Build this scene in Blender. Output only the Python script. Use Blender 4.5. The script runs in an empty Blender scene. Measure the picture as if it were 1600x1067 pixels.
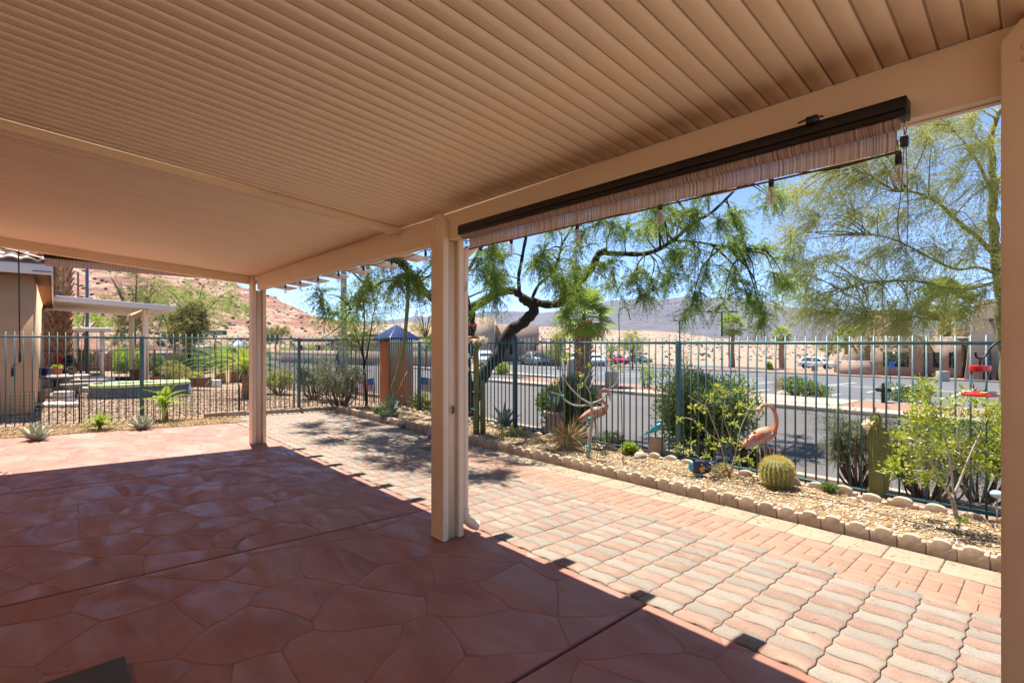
import bpy, bmesh, math, random
import numpy as np
from mathutils import Vector, Matrix, noise as mnoise

RNG = np.random.default_rng(7)
random.seed(7)
SC = bpy.context.scene
COL = SC.collection
PI = math.pi
rad = math.radians

# ------------------------------------------------------------------ camera
EYE = 1.5                       # lens height above the slab, metres
YAW = rad(47.3)                 # turned from +Y (towards the fence) to -X (along the beam)
FPX = 775.0                     # focal length in pixels of a 1600 px wide picture
cam = bpy.data.cameras.new('camera'); cam_ob = bpy.data.objects.new('camera', cam); COL.objects.link(cam_ob)
cam_ob.location = (0, 0, EYE); cam_ob.rotation_euler = (rad(90), 0, YAW)
cam.sensor_width = 36; cam.lens = 36 * FPX / 1600
cam.shift_y = 2.5 / 1600
cam.clip_start = 0.05; cam.clip_end = 9000
SC.camera = cam_ob

# ------------------------------------------------------------------ light
SUN_D = Vector((0.355, -0.07, -1.0)).normalized()      # direction the light travels
world = bpy.data.worlds.new('World'); SC.world = world; world.use_nodes = True
wn = world.node_tree; wn.nodes.clear()
sky = wn.nodes.new('ShaderNodeTexSky'); sky.sky_type = 'NISHITA'; sky.sun_disc = False
sky.sun_elevation = math.asin(-SUN_D.z); sky.sun_rotation = math.atan2(-SUN_D.x, -SUN_D.y)
sky.altitude = 1200; sky.air_density = 0.45; sky.dust_density = 0.0; sky.ozone_density = 3.5
bg = wn.nodes.new('ShaderNodeBackground'); bg.inputs[1].default_value = 0.052
wo = wn.nodes.new('ShaderNodeOutputWorld')
wn.links.new(sky.outputs[0], bg.inputs[0]); wn.links.new(bg.outputs[0], wo.inputs[0])
sl = bpy.data.lights.new('sun', 'SUN'); sl.energy = 2.0; sl.angle = rad(0.53); sl.color = (1.0, 0.935, 0.85)
sun = bpy.data.objects.new('sun', sl); COL.objects.link(sun); sun.rotation_euler = SUN_D.to_track_quat('-Z', 'Y').to_euler()
sun.location = (0, 0, 30)
SC.view_settings.view_transform = 'Standard'; SC.view_settings.look = 'None'
SC.view_settings.exposure = 2.85; SC.view_settings.gamma = 1; SC.view_settings.use_curve_mapping = False
SC.render.engine = 'CYCLES'
SC.cycles.max_bounces = 10; SC.cycles.diffuse_bounces = 6; SC.cycles.transparent_max_bounces = 16
SC.cycles.volume_bounces = 0
SC.cycles.use_denoising = True

# ------------------------------------------------------------------ surveying helpers
CF = np.array([-math.sin(YAW), math.cos(YAW), 0.0]); CR = np.array([math.cos(YAW), math.sin(YAW), 0.0])
def ray(px, py): return CF + CR * ((px - 800) / FPX) + np.array([0, 0, (536 - py) / FPX])
def S(px, py, t):                      # surveyed point at depth t metres
    return np.array([0, 0, EYE]) + ray(px, py) * t
def SY(px, py, Y): r = ray(px, py); return np.array([0, 0, EYE]) + r * (Y / r[1])
def SX(px, py, X): r = ray(px, py); return np.array([0, 0, EYE]) + r * (X / r[0])
def yardz(y): return -0.033 * y
def sstep(a, b, x):
    t = min(1, max(0, (x - a) / (b - a))); return t * t * (3 - 2 * t)
def H(x, y):                           # height of the ground
    z = -0.033 * min(max(y, -6), 7.0)
    if x < -12.4: z -= 0.018 * min(-12.4 - x, 30)
    if y > 7.0:
        zs = -0.5 - 0.0285 * min(max(y - 16.5, 0), 90)
        k = sstep(7.0, 7.9, y) if x > -12.4 else sstep(7.3, 9.5, y)
        z = z * (1 - k) + zs * k
    return z
def GT(px, py):                        # point where that sight line meets the ground
    r = ray(px, py); t = 1.0
    while t < 400:
        p = np.array([0, 0, EYE]) + r * t
        if p[2] <= H(p[0], p[1]): return p
        t *= 1.004
    return np.array([0, 0, EYE]) + r * 400
def GD(px, py_unused, t):              # on the ground, at column px and depth t
    p = S(px, 536, t); return np.array([p[0], p[1], H(p[0], p[1])])

# ------------------------------------------------------------------ materials
MATS = {}
TONE = {'asphalt': .72, 'asphalt_lot': .72, 'kerb': .75, 'gravel_tan': .78, 'gravel_pink': .78, 'paver_pink': .72, 'paver_grey': .68, 'brick_pink': .72, 'concrete_cream': .66, 'edging': .85, 'soil': .9, 'white_stone': 1.15, 'wood_chip': 1.1, 'ridge_tan': .75, 'mountain': .8, 'stucco_pink': .85, 'stucco_cream': .85, 'white_metal': .85, 'slab_red': .88, 'slab_joint': .86}
def new_mat(name):
    m = bpy.data.materials.new(name); m.use_nodes = True; nt = m.node_tree; nt.nodes.clear()
    out = nt.nodes.new('ShaderNodeOutputMaterial'); MATS[name] = m
    return m, nt, out
def NN(nt, t, **kw):
    n = nt.nodes.new(t)
    for k, v in kw.items():
        if k.startswith('i_'): n.inputs[k[2:].replace('_', ' ')].default_value = v
        else: setattr(n, k, v)
    return n
def rgba(c): return (c[0], c[1], c[2], 1)
def mat(name, c1, c2=None, scale=4.0, rough=0.8, bump=0.0, bscale=40.0, vary=0.0, c3=None, s3=0.6, a3=0.5, metal=0.0,
        spec=0.5, stretch=None, detail=6.0, coat=0.0, bdist=0.01, lo=0.35, hi=0.65, rvar=0.0, rscale=2.0):
    q = TONE.get(name, 1.0); c1 = tuple(v * q for v in c1); c2 = tuple(v * q for v in c2) if c2 else None; c3 = tuple(v * q for v in c3) if c3 else None
    m, nt, out = new_mat(name); L = nt.links.new
    b = NN(nt, 'ShaderNodeBsdfPrincipled'); L(b.outputs[0], out.inputs[0])
    b.inputs['Roughness'].default_value = rough; b.inputs['Metallic'].default_value = metal
    b.inputs['Specular IOR Level'].default_value = spec; b.inputs['Coat Weight'].default_value = coat
    tc = NN(nt, 'ShaderNodeTexCoord'); vec = tc.outputs['Object']
    oi = NN(nt, 'ShaderNodeObjectInfo')
    add = NN(nt, 'ShaderNodeVectorMath', operation='ADD'); mul = NN(nt, 'ShaderNodeMath', operation='MULTIPLY')
    mul.inputs[1].default_value = 37.0; L(oi.outputs['Random'], mul.inputs[0]); L(vec, add.inputs[0]); L(mul.outputs[0], add.inputs[1])
    vec = add.outputs[0]
    if stretch:
        mp = NN(nt, 'ShaderNodeMapping'); mp.inputs['Scale'].default_value = stretch; L(vec, mp.inputs[0]); vec = mp.outputs[0]
    if c2 is None: c2 = tuple(x * 0.85 for x in c1)
    n1 = NN(nt, 'ShaderNodeTexNoise'); n1.inputs['Scale'].default_value = scale; n1.inputs['Detail'].default_value = detail; L(vec, n1.inputs['Vector'])
    r1 = NN(nt, 'ShaderNodeMapRange'); r1.inputs['From Min'].default_value = lo; r1.inputs['From Max'].default_value = hi; L(n1.outputs[0], r1.inputs[0])
    mx = NN(nt, 'ShaderNodeMix', data_type='RGBA'); mx.inputs[6].default_value = rgba(c1); mx.inputs[7].default_value = rgba(c2)
    L(r1.outputs[0], mx.inputs[0]); col = mx.outputs[2]
    if c3 is not None:
        n2 = NN(nt, 'ShaderNodeTexNoise'); n2.inputs['Scale'].default_value = s3; n2.inputs['Detail'].default_value = 5; L(vec, n2.inputs['Vector'])
        r2 = NN(nt, 'ShaderNodeMapRange'); r2.inputs['From Min'].default_value = 0.5; r2.inputs['From Max'].default_value = 0.7
        r2.inputs['To Max'].default_value = a3; L(n2.outputs[0], r2.inputs[0])
        m2 = NN(nt, 'ShaderNodeMix', data_type='RGBA'); m2.inputs[7].default_value = rgba(c3); L(col, m2.inputs[6]); L(r2.outputs[0], m2.inputs[0]); col = m2.outputs[2]
    if vary:
        hs = NN(nt, 'ShaderNodeHueSaturation'); rr = NN(nt, 'ShaderNodeMapRange'); rr.inputs['To Min'].default_value = 1 - vary; rr.inputs['To Max'].default_value = 1 + vary
        L(oi.outputs['Random'], rr.inputs[0]); L(rr.outputs[0], hs.inputs['Value']); L(col, hs.inputs['Color']); col = hs.outputs[0]
    L(col, b.inputs['Base Color'])
    if rvar:
        n4 = NN(nt, 'ShaderNodeTexNoise'); n4.inputs['Scale'].default_value = rscale; n4.inputs['Detail'].default_value = 8; n4.inputs['Distortion'].default_value = 1.2; L(vec, n4.inputs['Vector'])
        r4 = NN(nt, 'ShaderNodeMapRange'); r4.inputs['From Min'].default_value = 0.35; r4.inputs['From Max'].default_value = 0.65
        r4.inputs['To Min'].default_value = rough - rvar; r4.inputs['To Max'].default_value = rough + rvar; L(n4.outputs[0], r4.inputs[0]); L(r4.outputs[0], b.inputs['Roughness'])
    if bump:
        n3 = NN(nt, 'ShaderNodeTexNoise'); n3.inputs['Scale'].default_value = bscale; n3.inputs['Detail'].default_value = 6; L(vec, n3.inputs['Vector'])
        bp = NN(nt, 'ShaderNodeBump'); bp.inputs['Strength'].default_value = bump; bp.inputs['Distance'].default_value = bdist
        L(n3.outputs[0], bp.inputs['Height']); L(bp.outputs[0], b.inputs['Normal'])
    return m
def leafmat(name, c1, c2, scale=3.0, trans=0.35, rough=0.55):
    m, nt, out = new_mat(name); L = nt.links.new
    tc = NN(nt, 'ShaderNodeTexCoord'); n1 = NN(nt, 'ShaderNodeTexNoise'); n1.inputs['Scale'].default_value = scale; n1.inputs['Detail'].default_value = 8
    L(tc.outputs['Object'], n1.inputs['Vector'])
    r1 = NN(nt, 'ShaderNodeMapRange'); r1.inputs['From Min'].default_value = 0.35; r1.inputs['From Max'].default_value = 0.65; L(n1.outputs[0], r1.inputs[0])
    gi = NN(nt, 'ShaderNodeNewGeometry')
    mxf = NN(nt, 'ShaderNodeMath', operation='MULTIPLY_ADD'); mxf.inputs[1].default_value = 0.55
    L(gi.outputs['Random Per Island'], mxf.inputs[0])
    hf = NN(nt, 'ShaderNodeMath', operation='MULTIPLY'); hf.inputs[1].default_value = 0.5; L(r1.outputs[0], hf.inputs[0]); L(hf.outputs[0], mxf.inputs[2])
    mx = NN(nt, 'ShaderNodeMix', data_type='RGBA'); mx.inputs[6].default_value = rgba(c1); mx.inputs[7].default_value = rgba(c2); L(mxf.outputs[0], mx.inputs[0])
    b = NN(nt, 'ShaderNodeBsdfPrincipled'); b.inputs['Roughness'].default_value = rough; b.inputs['Specular IOR Level'].default_value = 0.35
    L(mx.outputs[2], b.inputs['Base Color'])
    t = NN(nt, 'ShaderNodeBsdfTranslucent'); hs = NN(nt, 'ShaderNodeHueSaturation'); hs.inputs['Value'].default_value = 1.5; hs.inputs['Hue'].default_value = 0.49
    L(mx.outputs[2], hs.inputs['Color']); L(hs.outputs[0], t.inputs[0])
    ms = NN(nt, 'ShaderNodeMixShader'); ms.inputs[0].default_value = trans; L(b.outputs[0], ms.inputs[1]); L(t.outputs[0], ms.inputs[2]); L(ms.outputs[0], out.inputs[0])
    return m
def glass(name, col=(0.9, 0.95, 0.95), rough=0.02, alpha=0.3):
    m, nt, out = new_mat(name); L = nt.links.new
    g = NN(nt, 'ShaderNodeBsdfGlossy'); g.inputs['Roughness'].default_value = rough
    t = NN(nt, 'ShaderNodeBsdfTransparent'); t.inputs[0].default_value = rgba(col)
    lw = NN(nt, 'ShaderNodeLayerWeight'); lw.inputs[0].default_value = alpha
    ms = NN(nt, 'ShaderNodeMixShader'); L(lw.outputs['Fresnel'], ms.inputs[0]); L(t.outputs[0], ms.inputs[1]); L(g.outputs[0], ms.inputs[2]); L(ms.outputs[0], out.inputs[0])
    return m

# ------------------------------------------------------------------ mesh builder
class MB:
    def __init__(s): s.v = []; s.n = 0; s.f = []; s.fa = []
    def add(s, V, F):
        V = np.asarray(V, float).reshape(-1, 3); s.v.append(V)
        if isinstance(F, np.ndarray): s.fa.append(F + s.n)
        else: s.f += [tuple(i + s.n for i in f) for f in F]
        s.n += len(V); return s
    def quads(s, V):
        V = np.asarray(V, float); k = len(V)
        if k == 0: return s
        m = V.shape[1]
        return s.add(V.reshape(-1, 3), np.arange(k * m).reshape(k, m))
    def box(s, lo, hi):
        (a, b, c), (d, e, f) = lo, hi
        V = [(a,b,c),(d,b,c),(d,e,c),(a,e,c),(a,b,f),(d,b,f),(d,e,f),(a,e,f)]
        return s.add(V, [(0,3,2,1),(4,5,6,7),(0,1,5,4),(1,2,6,5),(2,3,7,6),(3,0,4,7)])
    def cbox(s, c, size, rz=0, rx=0, ry=0):
        h = np.array(size) / 2
        V = np.array([(x, y, z) for z in (-1, 1) for x, y in ((-1,-1),(1,-1),(1,1),(-1,1))], float) * h
        M = np.array(Matrix.Rotation(rz, 3, 'Z') @ Matrix.Rotation(ry, 3, 'Y') @ Matrix.Rotation(rx, 3, 'X'))
        return s.add(V @ M.T + np.array(c), [(0,3,2,1),(4,5,6,7),(0,1,5,4),(1,2,6,5),(2,3,7,6),(3,0,4,7)])
    def tube(s, path, r, n=6, cap=True):
        P = np.asarray(path, float); k = len(P)
        R = np.full(k, r, float) if np.isscalar(r) else np.interp(np.linspace(0, 1, k), np.linspace(0, 1, len(r)), r)
        T = np.gradient(P, axis=0); T /= np.linalg.norm(T, axis=1)[:, None] + 1e-9
        ref = np.array([0, 0, 1.0]) if abs(T[0][2]) < 0.9 else np.array([1.0, 0, 0])
        U = np.cross(T[0], ref); U /= np.linalg.norm(U) + 1e-9; rings = []
        a = np.linspace(0, 2 * PI, n, endpoint=False)
        for i in range(k):
            U = U - T[i] * np.dot(U, T[i]); U /= np.linalg.norm(U) + 1e-9
            W = np.cross(T[i], U)
            rings.append(P[i] + R[i] * (np.cos(a)[:, None] * U + np.sin(a)[:, None] * W))
        F = [(i*n+j, i*n+(j+1)%n, (i+1)*n+(j+1)%n, (i+1)*n+j) for i in range(k-1) for j in range(n)]
        if cap: F += [tuple(range(n))[::-1], tuple((k-1)*n + j for j in range(n))]
        return s.add(np.concatenate(rings), F)
    def lathe(s, prof, n=24, c=(0, 0, 0), sx=1, sy=1, rib=None, rot=None):
        c = np.array(c, float); V = []; a = np.linspace(0, 2 * PI, n, endpoint=False)
        for r, z in prof:
            rr = np.full(n, r) if rib is None else r * rib(a)
            V.append(np.stack([np.cos(a) * rr * sx, np.sin(a) * rr * sy, np.full(n, z)], 1))
        V = np.concatenate(V)
        if rot is not None: V = V @ np.array(rot).T
        k = len(prof)
        F = [(i*n+j, i*n+(j+1)%n, (i+1)*n+(j+1)%n, (i+1)*n+j) for i in range(k-1) for j in range(n)]
        F += [tuple(range(n))[::-1], tuple((k-1)*n + j for j in range(n))]
        return s.add(V + c, F)
    def ball(s, c, r, n=12, m=8, rot=None):
        r = (r, r, r) if np.isscalar(r) else r
        V = [(0, 0, -1)]
        for i in range(1, m):
            t = -PI/2 + PI * i / m
            V += [(math.cos(t)*math.cos(2*PI*j/n), math.cos(t)*math.sin(2*PI*j/n), math.sin(t)) for j in range(n)]
        V.append((0, 0, 1)); V = np.array(V) * np.array(r)
        if rot is not None: V = V @ np.array(rot).T
        F = [(0, 1 + (j+1) % n, 1 + j) for j in range(n)]
        for i in range(m - 2):
            F += [(1+i*n+j, 1+i*n+(j+1)%n, 1+(i+1)*n+(j+1)%n, 1+(i+1)*n+j) for j in range(n)]
        b = 1 + (m-2)*n; F += [(b + j, b + (j+1) % n, len(V)-1) for j in range(n)]
        return s.add(V + np.array(c), F)
    def prism(s, poly, lo, hi, axis='z'):
        n = len(poly)
        def m(p, h): return {'z': (p[0], p[1], h), 'y': (p[0], h, p[1]), 'x': (h, p[0], p[1])}[axis]
        V = [m(p, lo) for p in poly] + [m(p, hi) for p in poly]
        F = [tuple(range(n))[::-1], tuple(range(n, 2*n))] + [(i, (i+1)%n, n+(i+1)%n, n+i) for i in range(n)]
        return s.add(V, F)
    def mesh(s, name, m=None, smooth=False, bevel=0, off=(0, 0, 0), auto=None, weld=False):
        me = bpy.data.meshes.new(name)
        V = np.concatenate(s.v) - np.array(off, float) if s.v else np.zeros((0, 3))
        counts = [len(f) for f in s.f]; loops = [i for f in s.f for i in f]
        for A in s.fa: counts += [A.shape[1]] * len(A)
        la = np.concatenate([np.array(loops, np.int32)] + [A.reshape(-1).astype(np.int32) for A in s.fa])
        cn = np.array(counts, np.int32)
        me.vertices.add(len(V)); me.vertices.foreach_set('co', V.astype(np.float32).ravel())
        me.loops.add(len(la)); me.loops.foreach_set('vertex_index', la)
        me.polygons.add(len(cn)); me.polygons.foreach_set('loop_start', np.concatenate([[0], np.cumsum(cn)[:-1]]).astype(np.int32))
        me.update(calc_edges=True); me.validate()
        if len(V) < 60000 and len(cn):
            bm = bmesh.new(); bm.from_mesh(me)
            if weld: bmesh.ops.remove_doubles(bm, verts=bm.verts, dist=1e-5)
            if not s.fa or weld: bmesh.ops.recalc_face_normals(bm, faces=bm.faces)
            if bevel: bmesh.ops.bevel(bm, geom=bm.edges[:], offset=bevel, segments=2, affect='EDGES', profile=0.5, clamp_overlap=True)
            bm.to_mesh(me); bm.free()
        if smooth:
            me.polygons.foreach_set('use_smooth', [True] * len(me.polygons))
            if auto is not None: me.set_sharp_from_angle(angle=rad(auto))
        if m is not None: me.materials.append(MATS[m] if isinstance(m, str) else m)
        return me
    def build(s, name, m=None, parent=None, kind=None, **kw):
        if parent is not None and 'off' not in kw: kw['off'] = wloc(parent)
        return link(name, s.mesh(name, m, **kw), parent, kind)
def wloc(o):
    l = Vector((0, 0, 0))
    while o is not None: l = l + o.location; o = o.parent
    return tuple(l)
def link(name, me, parent=None, kind=None, loc=None):
    o = bpy.data.objects.new(name, me); COL.objects.link(o)
    if parent is not None: o.parent = parent
    if loc is not None: o.location = loc
    if kind: o['kind'] = kind
    return o
def tag(o, label=None, cat=None, group=None, kind=None):
    if label: o['label'] = label
    if cat: o['category'] = cat
    if group: o['group'] = group
    if kind: o['kind'] = kind
    return o
def thing(name, label, cat, loc=(0, 0, 0), group=None, rz=0):
    o = bpy.data.objects.new(name, None); COL.objects.link(o); o.location = tuple(loc); o.rotation_euler = (0, 0, rz)
    o.empty_display_size = 0.1
    return tag(o, label, cat, group)
def dup(root, loc, rz=0.0, label=None, scale=1.0, cat=None):
    def cp(o, par):
        c = o.copy(); COL.objects.link(c); c.parent = par
        for ch in o.children: cp(ch, c)
        return c
    r = cp(root, None); r.location = tuple(loc); r.rotation_euler = (0, 0, rz); r.scale = (scale,) * 3
    if label: r['label'] = label
    return r
def unit(v): v = np.asarray(v, float); return v / (np.linalg.norm(v, axis=-1, keepdims=True) + 1e-9)
def smoothpath(P, k=4):
    P = np.asarray(P, float); n = len(P)
    if n < 3: return np.array([P[0] + (P[-1] - P[0]) * i / k for i in range(k + 1)])
    out = []
    for i in range(n - 1):
        p0, p1, p2, p3 = P[max(i-1, 0)], P[i], P[i+1], P[min(i+2, n-1)]
        for j in range(k):
            t = j / k
            out.append(0.5 * ((2*p1) + (-p0+p2)*t + (2*p0-5*p1+4*p2-p3)*t*t + (-p0+3*p1-3*p2+p3)*t**3))
    out.append(P[-1]); return np.array(out)
def leafq(P, D, L, W, up=None):
    n = len(P); D = unit(D); R = RNG.normal(size=(n, 3)) if up is None else np.tile(up, (n, 1)) + RNG.normal(size=(n, 3)) * 0.35
    Sd = unit(np.cross(D, R)); L = np.broadcast_to(L, (n,))[:, None]; W = np.broadcast_to(W, (n,))[:, None]
    return np.stack([P, P + D*L*0.45 + Sd*W/2, P + D*L, P + D*L*0.45 - Sd*W/2], 1)
def spray(mb, P, D, length, nl, ll, lw, droop=0.2, tw=0.003, spread=0.8):
    """twigs from P along D with nl pairs of leaflets each"""
    n = len(P); D = unit(D); length = np.broadcast_to(length, (n,))
    down = np.array([0, 0, -1.0]); Sd = unit(np.cross(D, RNG.normal(size=(n, 3))))
    ts = np.linspace(0, 1, 4)
    pts = [P + D * (length * t)[:, None] + down * (droop * length * t * t)[:, None] for t in ts]
    for a, b, w0, w1 in zip(pts[:-1], pts[1:], (1, .8, .6), (.8, .6, .3)):
        for Z in (Sd, unit(np.cross(D, Sd))):
            mb.quads(np.stack([a - Z*tw*w0, a + Z*tw*w0, b + Z*tw*w1, b - Z*tw*w1], 1))
    for k in range(nl):
        t = (k + RNG.uniform(0.2, 1, n)) / nl
        p = P + D * (length * t)[:, None] + down * (droop * length * t * t)[:, None]
        for sg in (1, -1):
            d = D * 0.6 + sg * Sd * spread + RNG.normal(size=(n, 3)) * 0.25
            mb.quads(leafq(p, d, ll * RNG.uniform(0.7, 1.3, n), lw))
def sph(n): return unit(RNG.normal(size=(n, 3)))
# ================================================================== materials used in many places
mat('deck_and_shade_brown', (.50, .36, .24), None, 3, .8)  # brown of the roof panel; in the ceiling grooves it stands for shade
mat('painted_metal', (0.93, 0.76, 0.54), (0.90, 0.73, 0.51), 1.5, 0.6, 0.05, 160, bdist=0.002, spec=.12, c3=(0.84, 0.65, 0.45), s3=.9, a3=.5)
mat('painted_beam', (0.80, 0.65, 0.46), (0.76, 0.61, 0.43), 1.2, 0.55, 0.3, 90, bdist=0.002, stretch=(0.25, 1, 1), c3=(0.62, 0.47, 0.33), s3=1.4, a3=.5)
mat('white_metal', (0.74, 0.70, 0.66), (0.70, 0.66, 0.6), 2.0, 0.45)
mat('slab_red', (0.36, 0.158, 0.108), (0.285, 0.118, 0.08), 3.2, 0.62, 0.5, 22, vary=0.035, spec=0.4, rvar=.2, rscale=3.0, c3=(0.38, 0.23, 0.185), s3=1.5, a3=0.7, bdist=0.006, stretch=(0.6, 1.3, 1))
mat('slab_joint', (0.30, 0.125, 0.085), (0.25, 0.10, 0.07), 3.0, 0.6, 0.3, 30)
mat('paver_pink', (0.35, 0.225, 0.165), (0.25, 0.155, 0.11), 130, 0.88, 1.0, 260, vary=0.12, c3=(0.37, 0.28, 0.20), s3=6, a3=0.8, bdist=0.004)
mat('paver_grey', (0.345, 0.30, 0.24), (0.245, 0.21, 0.165), 130, 0.88, 1.0, 260, vary=0.11, c3=(0.35, 0.255, 0.18), s3=6, a3=0.7, bdist=0.004)
mat('brick_pink', (0.35, 0.21, 0.14), (0.31, 0.18, 0.115), 8, 0.85, 0.3, 180, vary=0.08, c3=(0.38, 0.25, 0.16), s3=3, a3=0.5, bdist=0.003)
mat('concrete_cream', (0.41, 0.325, 0.22), (0.36, 0.28, 0.185), 7, 0.85, 0.3, 150, vary=0.05, bdist=0.003)
mat('edging', (0.50, 0.38, 0.27), (0.40, 0.295, 0.20), 22, 0.9, 0.5, 120, vary=0.10, c3=(0.38, 0.26, 0.18), s3=4, a3=0.4, bdist=0.004)
mat('sand', (0.16, 0.115, 0.07), (0.07, 0.05, 0.032), 30, 0.95, 0.5, 200)
mat('fence_teal', (0.04, 0.105, 0.115), (0.055, 0.13, 0.135), 18, 0.42, 0.1, 90)
mat('fence_black', (0.03, 0.05, 0.05), (0.04, 0.06, 0.06), 20, 0.5)
mat('black_plastic', (0.012, 0.012, 0.012), (0.02, 0.02, 0.02), 20, 0.4)
mat('dark_bronze', (0.010, 0.006, 0.005), (0.014, 0.008, 0.006), 12, 0.45, spec=.3)
mat('asphalt', (0.115, 0.105, 0.10), (0.095, 0.087, 0.083), 0.7, 0.9, 0.4, 120, c3=(0.135, 0.125, 0.118), s3=0.12, a3=0.6)
mat('asphalt_lot', (0.12, 0.12, 0.125), (0.10, 0.10, 0.105), 0.5, 0.9, 0.4, 120, c3=(0.14, 0.14, 0.14), s3=0.08, a3=0.7)
mat('kerb', (0.40, 0.34, 0.27), (0.34, 0.285, 0.22), 3, 0.9, 0.2, 60, vary=0.05)
mat('line_white', (0.70, 0.70, 0.68), (0.45, 0.45, 0.44), 9, 0.8)
mat('gravel_tan', (0.38, 0.25, 0.16), (0.26, 0.165, 0.10), 38, 0.95, 1.0, 60, c3=(0.40, 0.28, 0.19), s3=0.35, a3=0.6, bdist=0.03)
mat('gravel_pink', (0.36, 0.19, 0.12), (0.26, 0.13, 0.085), 22, 0.95, 1.0, 45, c3=(0.40, 0.24, 0.16), s3=0.4, a3=0.5, bdist=0.03)
mat('soil', (0.34, 0.24, 0.13), (0.20, 0.135, 0.07), 26, 0.95, 1.0, 60, c3=(0.5, 0.38, 0.24), s3=2.5, a3=0.6, bdist=0.02)
mat('bark_dark', (0.050, 0.034, 0.025), (0.022, 0.014, 0.010), 16, 0.95, 1.0, 34, stretch=(1, 1, 0.3), bdist=0.02)
mat('bark_brown', (0.16, 0.10, 0.065), (0.09, 0.055, 0.035), 18, 0.95, 0.8, 40, bdist=0.02)
mat('bark_green', (0.22, 0.21, 0.055), (0.12, 0.11, 0.035), 6, 0.8, 0.3, 30)
mat('bark_pale', (0.42, 0.36, 0.28), (0.28, 0.23, 0.17), 22, 0.9, 0.4, 60)
mat('palm_trunk', (0.46, 0.25, 0.12), (0.26, 0.13, 0.06), 12, 0.95, 1.0, 30, vary=0.15, bdist=0.03)
mat('stucco_tan', (0.64, 0.41, 0.235), (0.59, 0.37, 0.21), 1.2, 0.95, 0.6, 90, bdist=0.006)
mat('stucco_pink', (0.38, 0.265, 0.20), (0.35, 0.245, 0.18), 0.5, 0.95, 0.2, 40)
mat('stucco_cream', (0.50, 0.37, 0.26), (0.46, 0.34, 0.24), 0.5, 0.95, 0.2, 40)
mat('orange_stucco', (0.46, 0.165, 0.06), (0.41, 0.145, 0.055), 2, 0.9, 0.3, 60)
mat('blue_metal', (0.015, 0.025, 0.10), (0.02, 0.035, 0.12), 5, 0.32, metal=0.3)
mat('cast_grey', (0.30, 0.28, 0.26), (0.22, 0.20, 0.19), 6, 0.9, 0.4, 40)
mat('window_dark', (0.02, 0.022, 0.02), (0.035, 0.04, 0.03), 0.8, 0.08)
mat('rubber', (0.015, 0.015, 0.015), None, 4, 0.8)
mat('chrome', (0.55, 0.55, 0.56), None, 4, 0.25, metal=1.0)
mat('wood_brown', (0.20, 0.10, 0.055), (0.13, 0.06, 0.035), 6, 0.8, 0.4, 40, stretch=(1, 6, 6))
mat('wood_grey', (0.26, 0.21, 0.16), (0.18, 0.14, 0.10), 6, 0.85, 0.4, 40, stretch=(1, 6, 6))
mat('terracotta', (0.42, 0.13, 0.06), (0.35, 0.10, 0.05), 8, 0.8)
mat('pot_cream', (0.50, 0.41, 0.31), (0.38, 0.30, 0.22), 9, 0.9, 0.6, 50)
mat('rock_grey', (0.36, 0.30, 0.25), (0.22, 0.18, 0.15), 9, 0.95, 0.9, 25, vary=0.25, c3=(0.45, 0.38, 0.30), s3=3)
mat('white_stone', (0.52, 0.45, 0.35), (0.36, 0.29, 0.20), 14, 0.9, vary=0.1)
mat('wood_chip', (0.36, 0.24, 0.11), (0.20, 0.125, 0.06), 6, 0.95)
mat('tie_green', (0.01, 0.36, 0.22), (0.01, 0.28, 0.18), 10, 0.5)
mat('red_plastic', (0.55, 0.015, 0.012), (0.45, 0.012, 0.01), 10, 0.25, coat=0.4)
mat('yellow_plastic', (0.75, 0.55, 0.12), None, 10, 0.4)
mat('white_paint', (0.75, 0.74, 0.72), None, 8, 0.5)
mat('sign_green', (0.0, 0.16, 0.085), None, 4, 0.4)
mat('sign_blue', (0.02, 0.14, 0.5), None, 4, 0.4)
mat('sign_red', (0.5, 0.02, 0.02), None, 4, 0.4)
leafmat('leaf_mesquite', (0.09, 0.15, 0.025), (0.24, 0.33, 0.055), 1.2, 0.5)
leafmat('leaf_verde', (0.22, 0.24, 0.04), (0.40, 0.41, 0.10), 1.0, 0.35)
leafmat('leaf_oleander', (0.085, 0.14, 0.035), (0.19, 0.25, 0.075), 2.0, 0.3)
leafmat('leaf_dark', (0.045, 0.085, 0.02), (0.09, 0.15, 0.035), 2.0, 0.25)
leafmat('leaf_citrus', (0.16, 0.23, 0.02), (0.38, 0.42, 0.04), 5.0, 0.35, 0.35)
leafmat('leaf_bright', (0.17, 0.26, 0.03), (0.30, 0.38, 0.05), 2.0, 0.35)
leafmat('leaf_olive', (0.20, 0.21, 0.05), (0.30, 0.29, 0.09), 1.0, 0.3)
leafmat('leaf_grey', (0.13, 0.15, 0.09), (0.22, 0.23, 0.13), 3.0, 0.25)
leafmat('leaf_red', (0.10, 0.045, 0.035), (0.16, 0.08, 0.05), 3.0, 0.3)
leafmat('leaf_palm', (0.12, 0.20, 0.03), (0.27, 0.36, 0.05), 1.0, 0.3)
leafmat('leaf_dry', (0.38, 0.27, 0.12), (0.26, 0.17, 0.07), 4.0, 0.3)
leafmat('petal_white', (0.78, 0.74, 0.62), (0.8, 0.72, 0.5), 6.0, 0.3)
leafmat('spine', (0.62, 0.50, 0.14), (0.50, 0.40, 0.12), 6.0, 0.2)
mat('agave', (0.20, 0.27, 0.20), (0.13, 0.20, 0.15), 8, 0.55, vary=0.08, stretch=(1, 1, 0.3))
mat('agave_pale', (0.36, 0.38, 0.27), (0.26, 0.30, 0.20), 8, 0.6, vary=0.08)
mat('cactus_green', (0.15, 0.17, 0.045), (0.10, 0.13, 0.03), 10, 0.65, c3=(0.24, 0.22, 0.06), s3=5)
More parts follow.
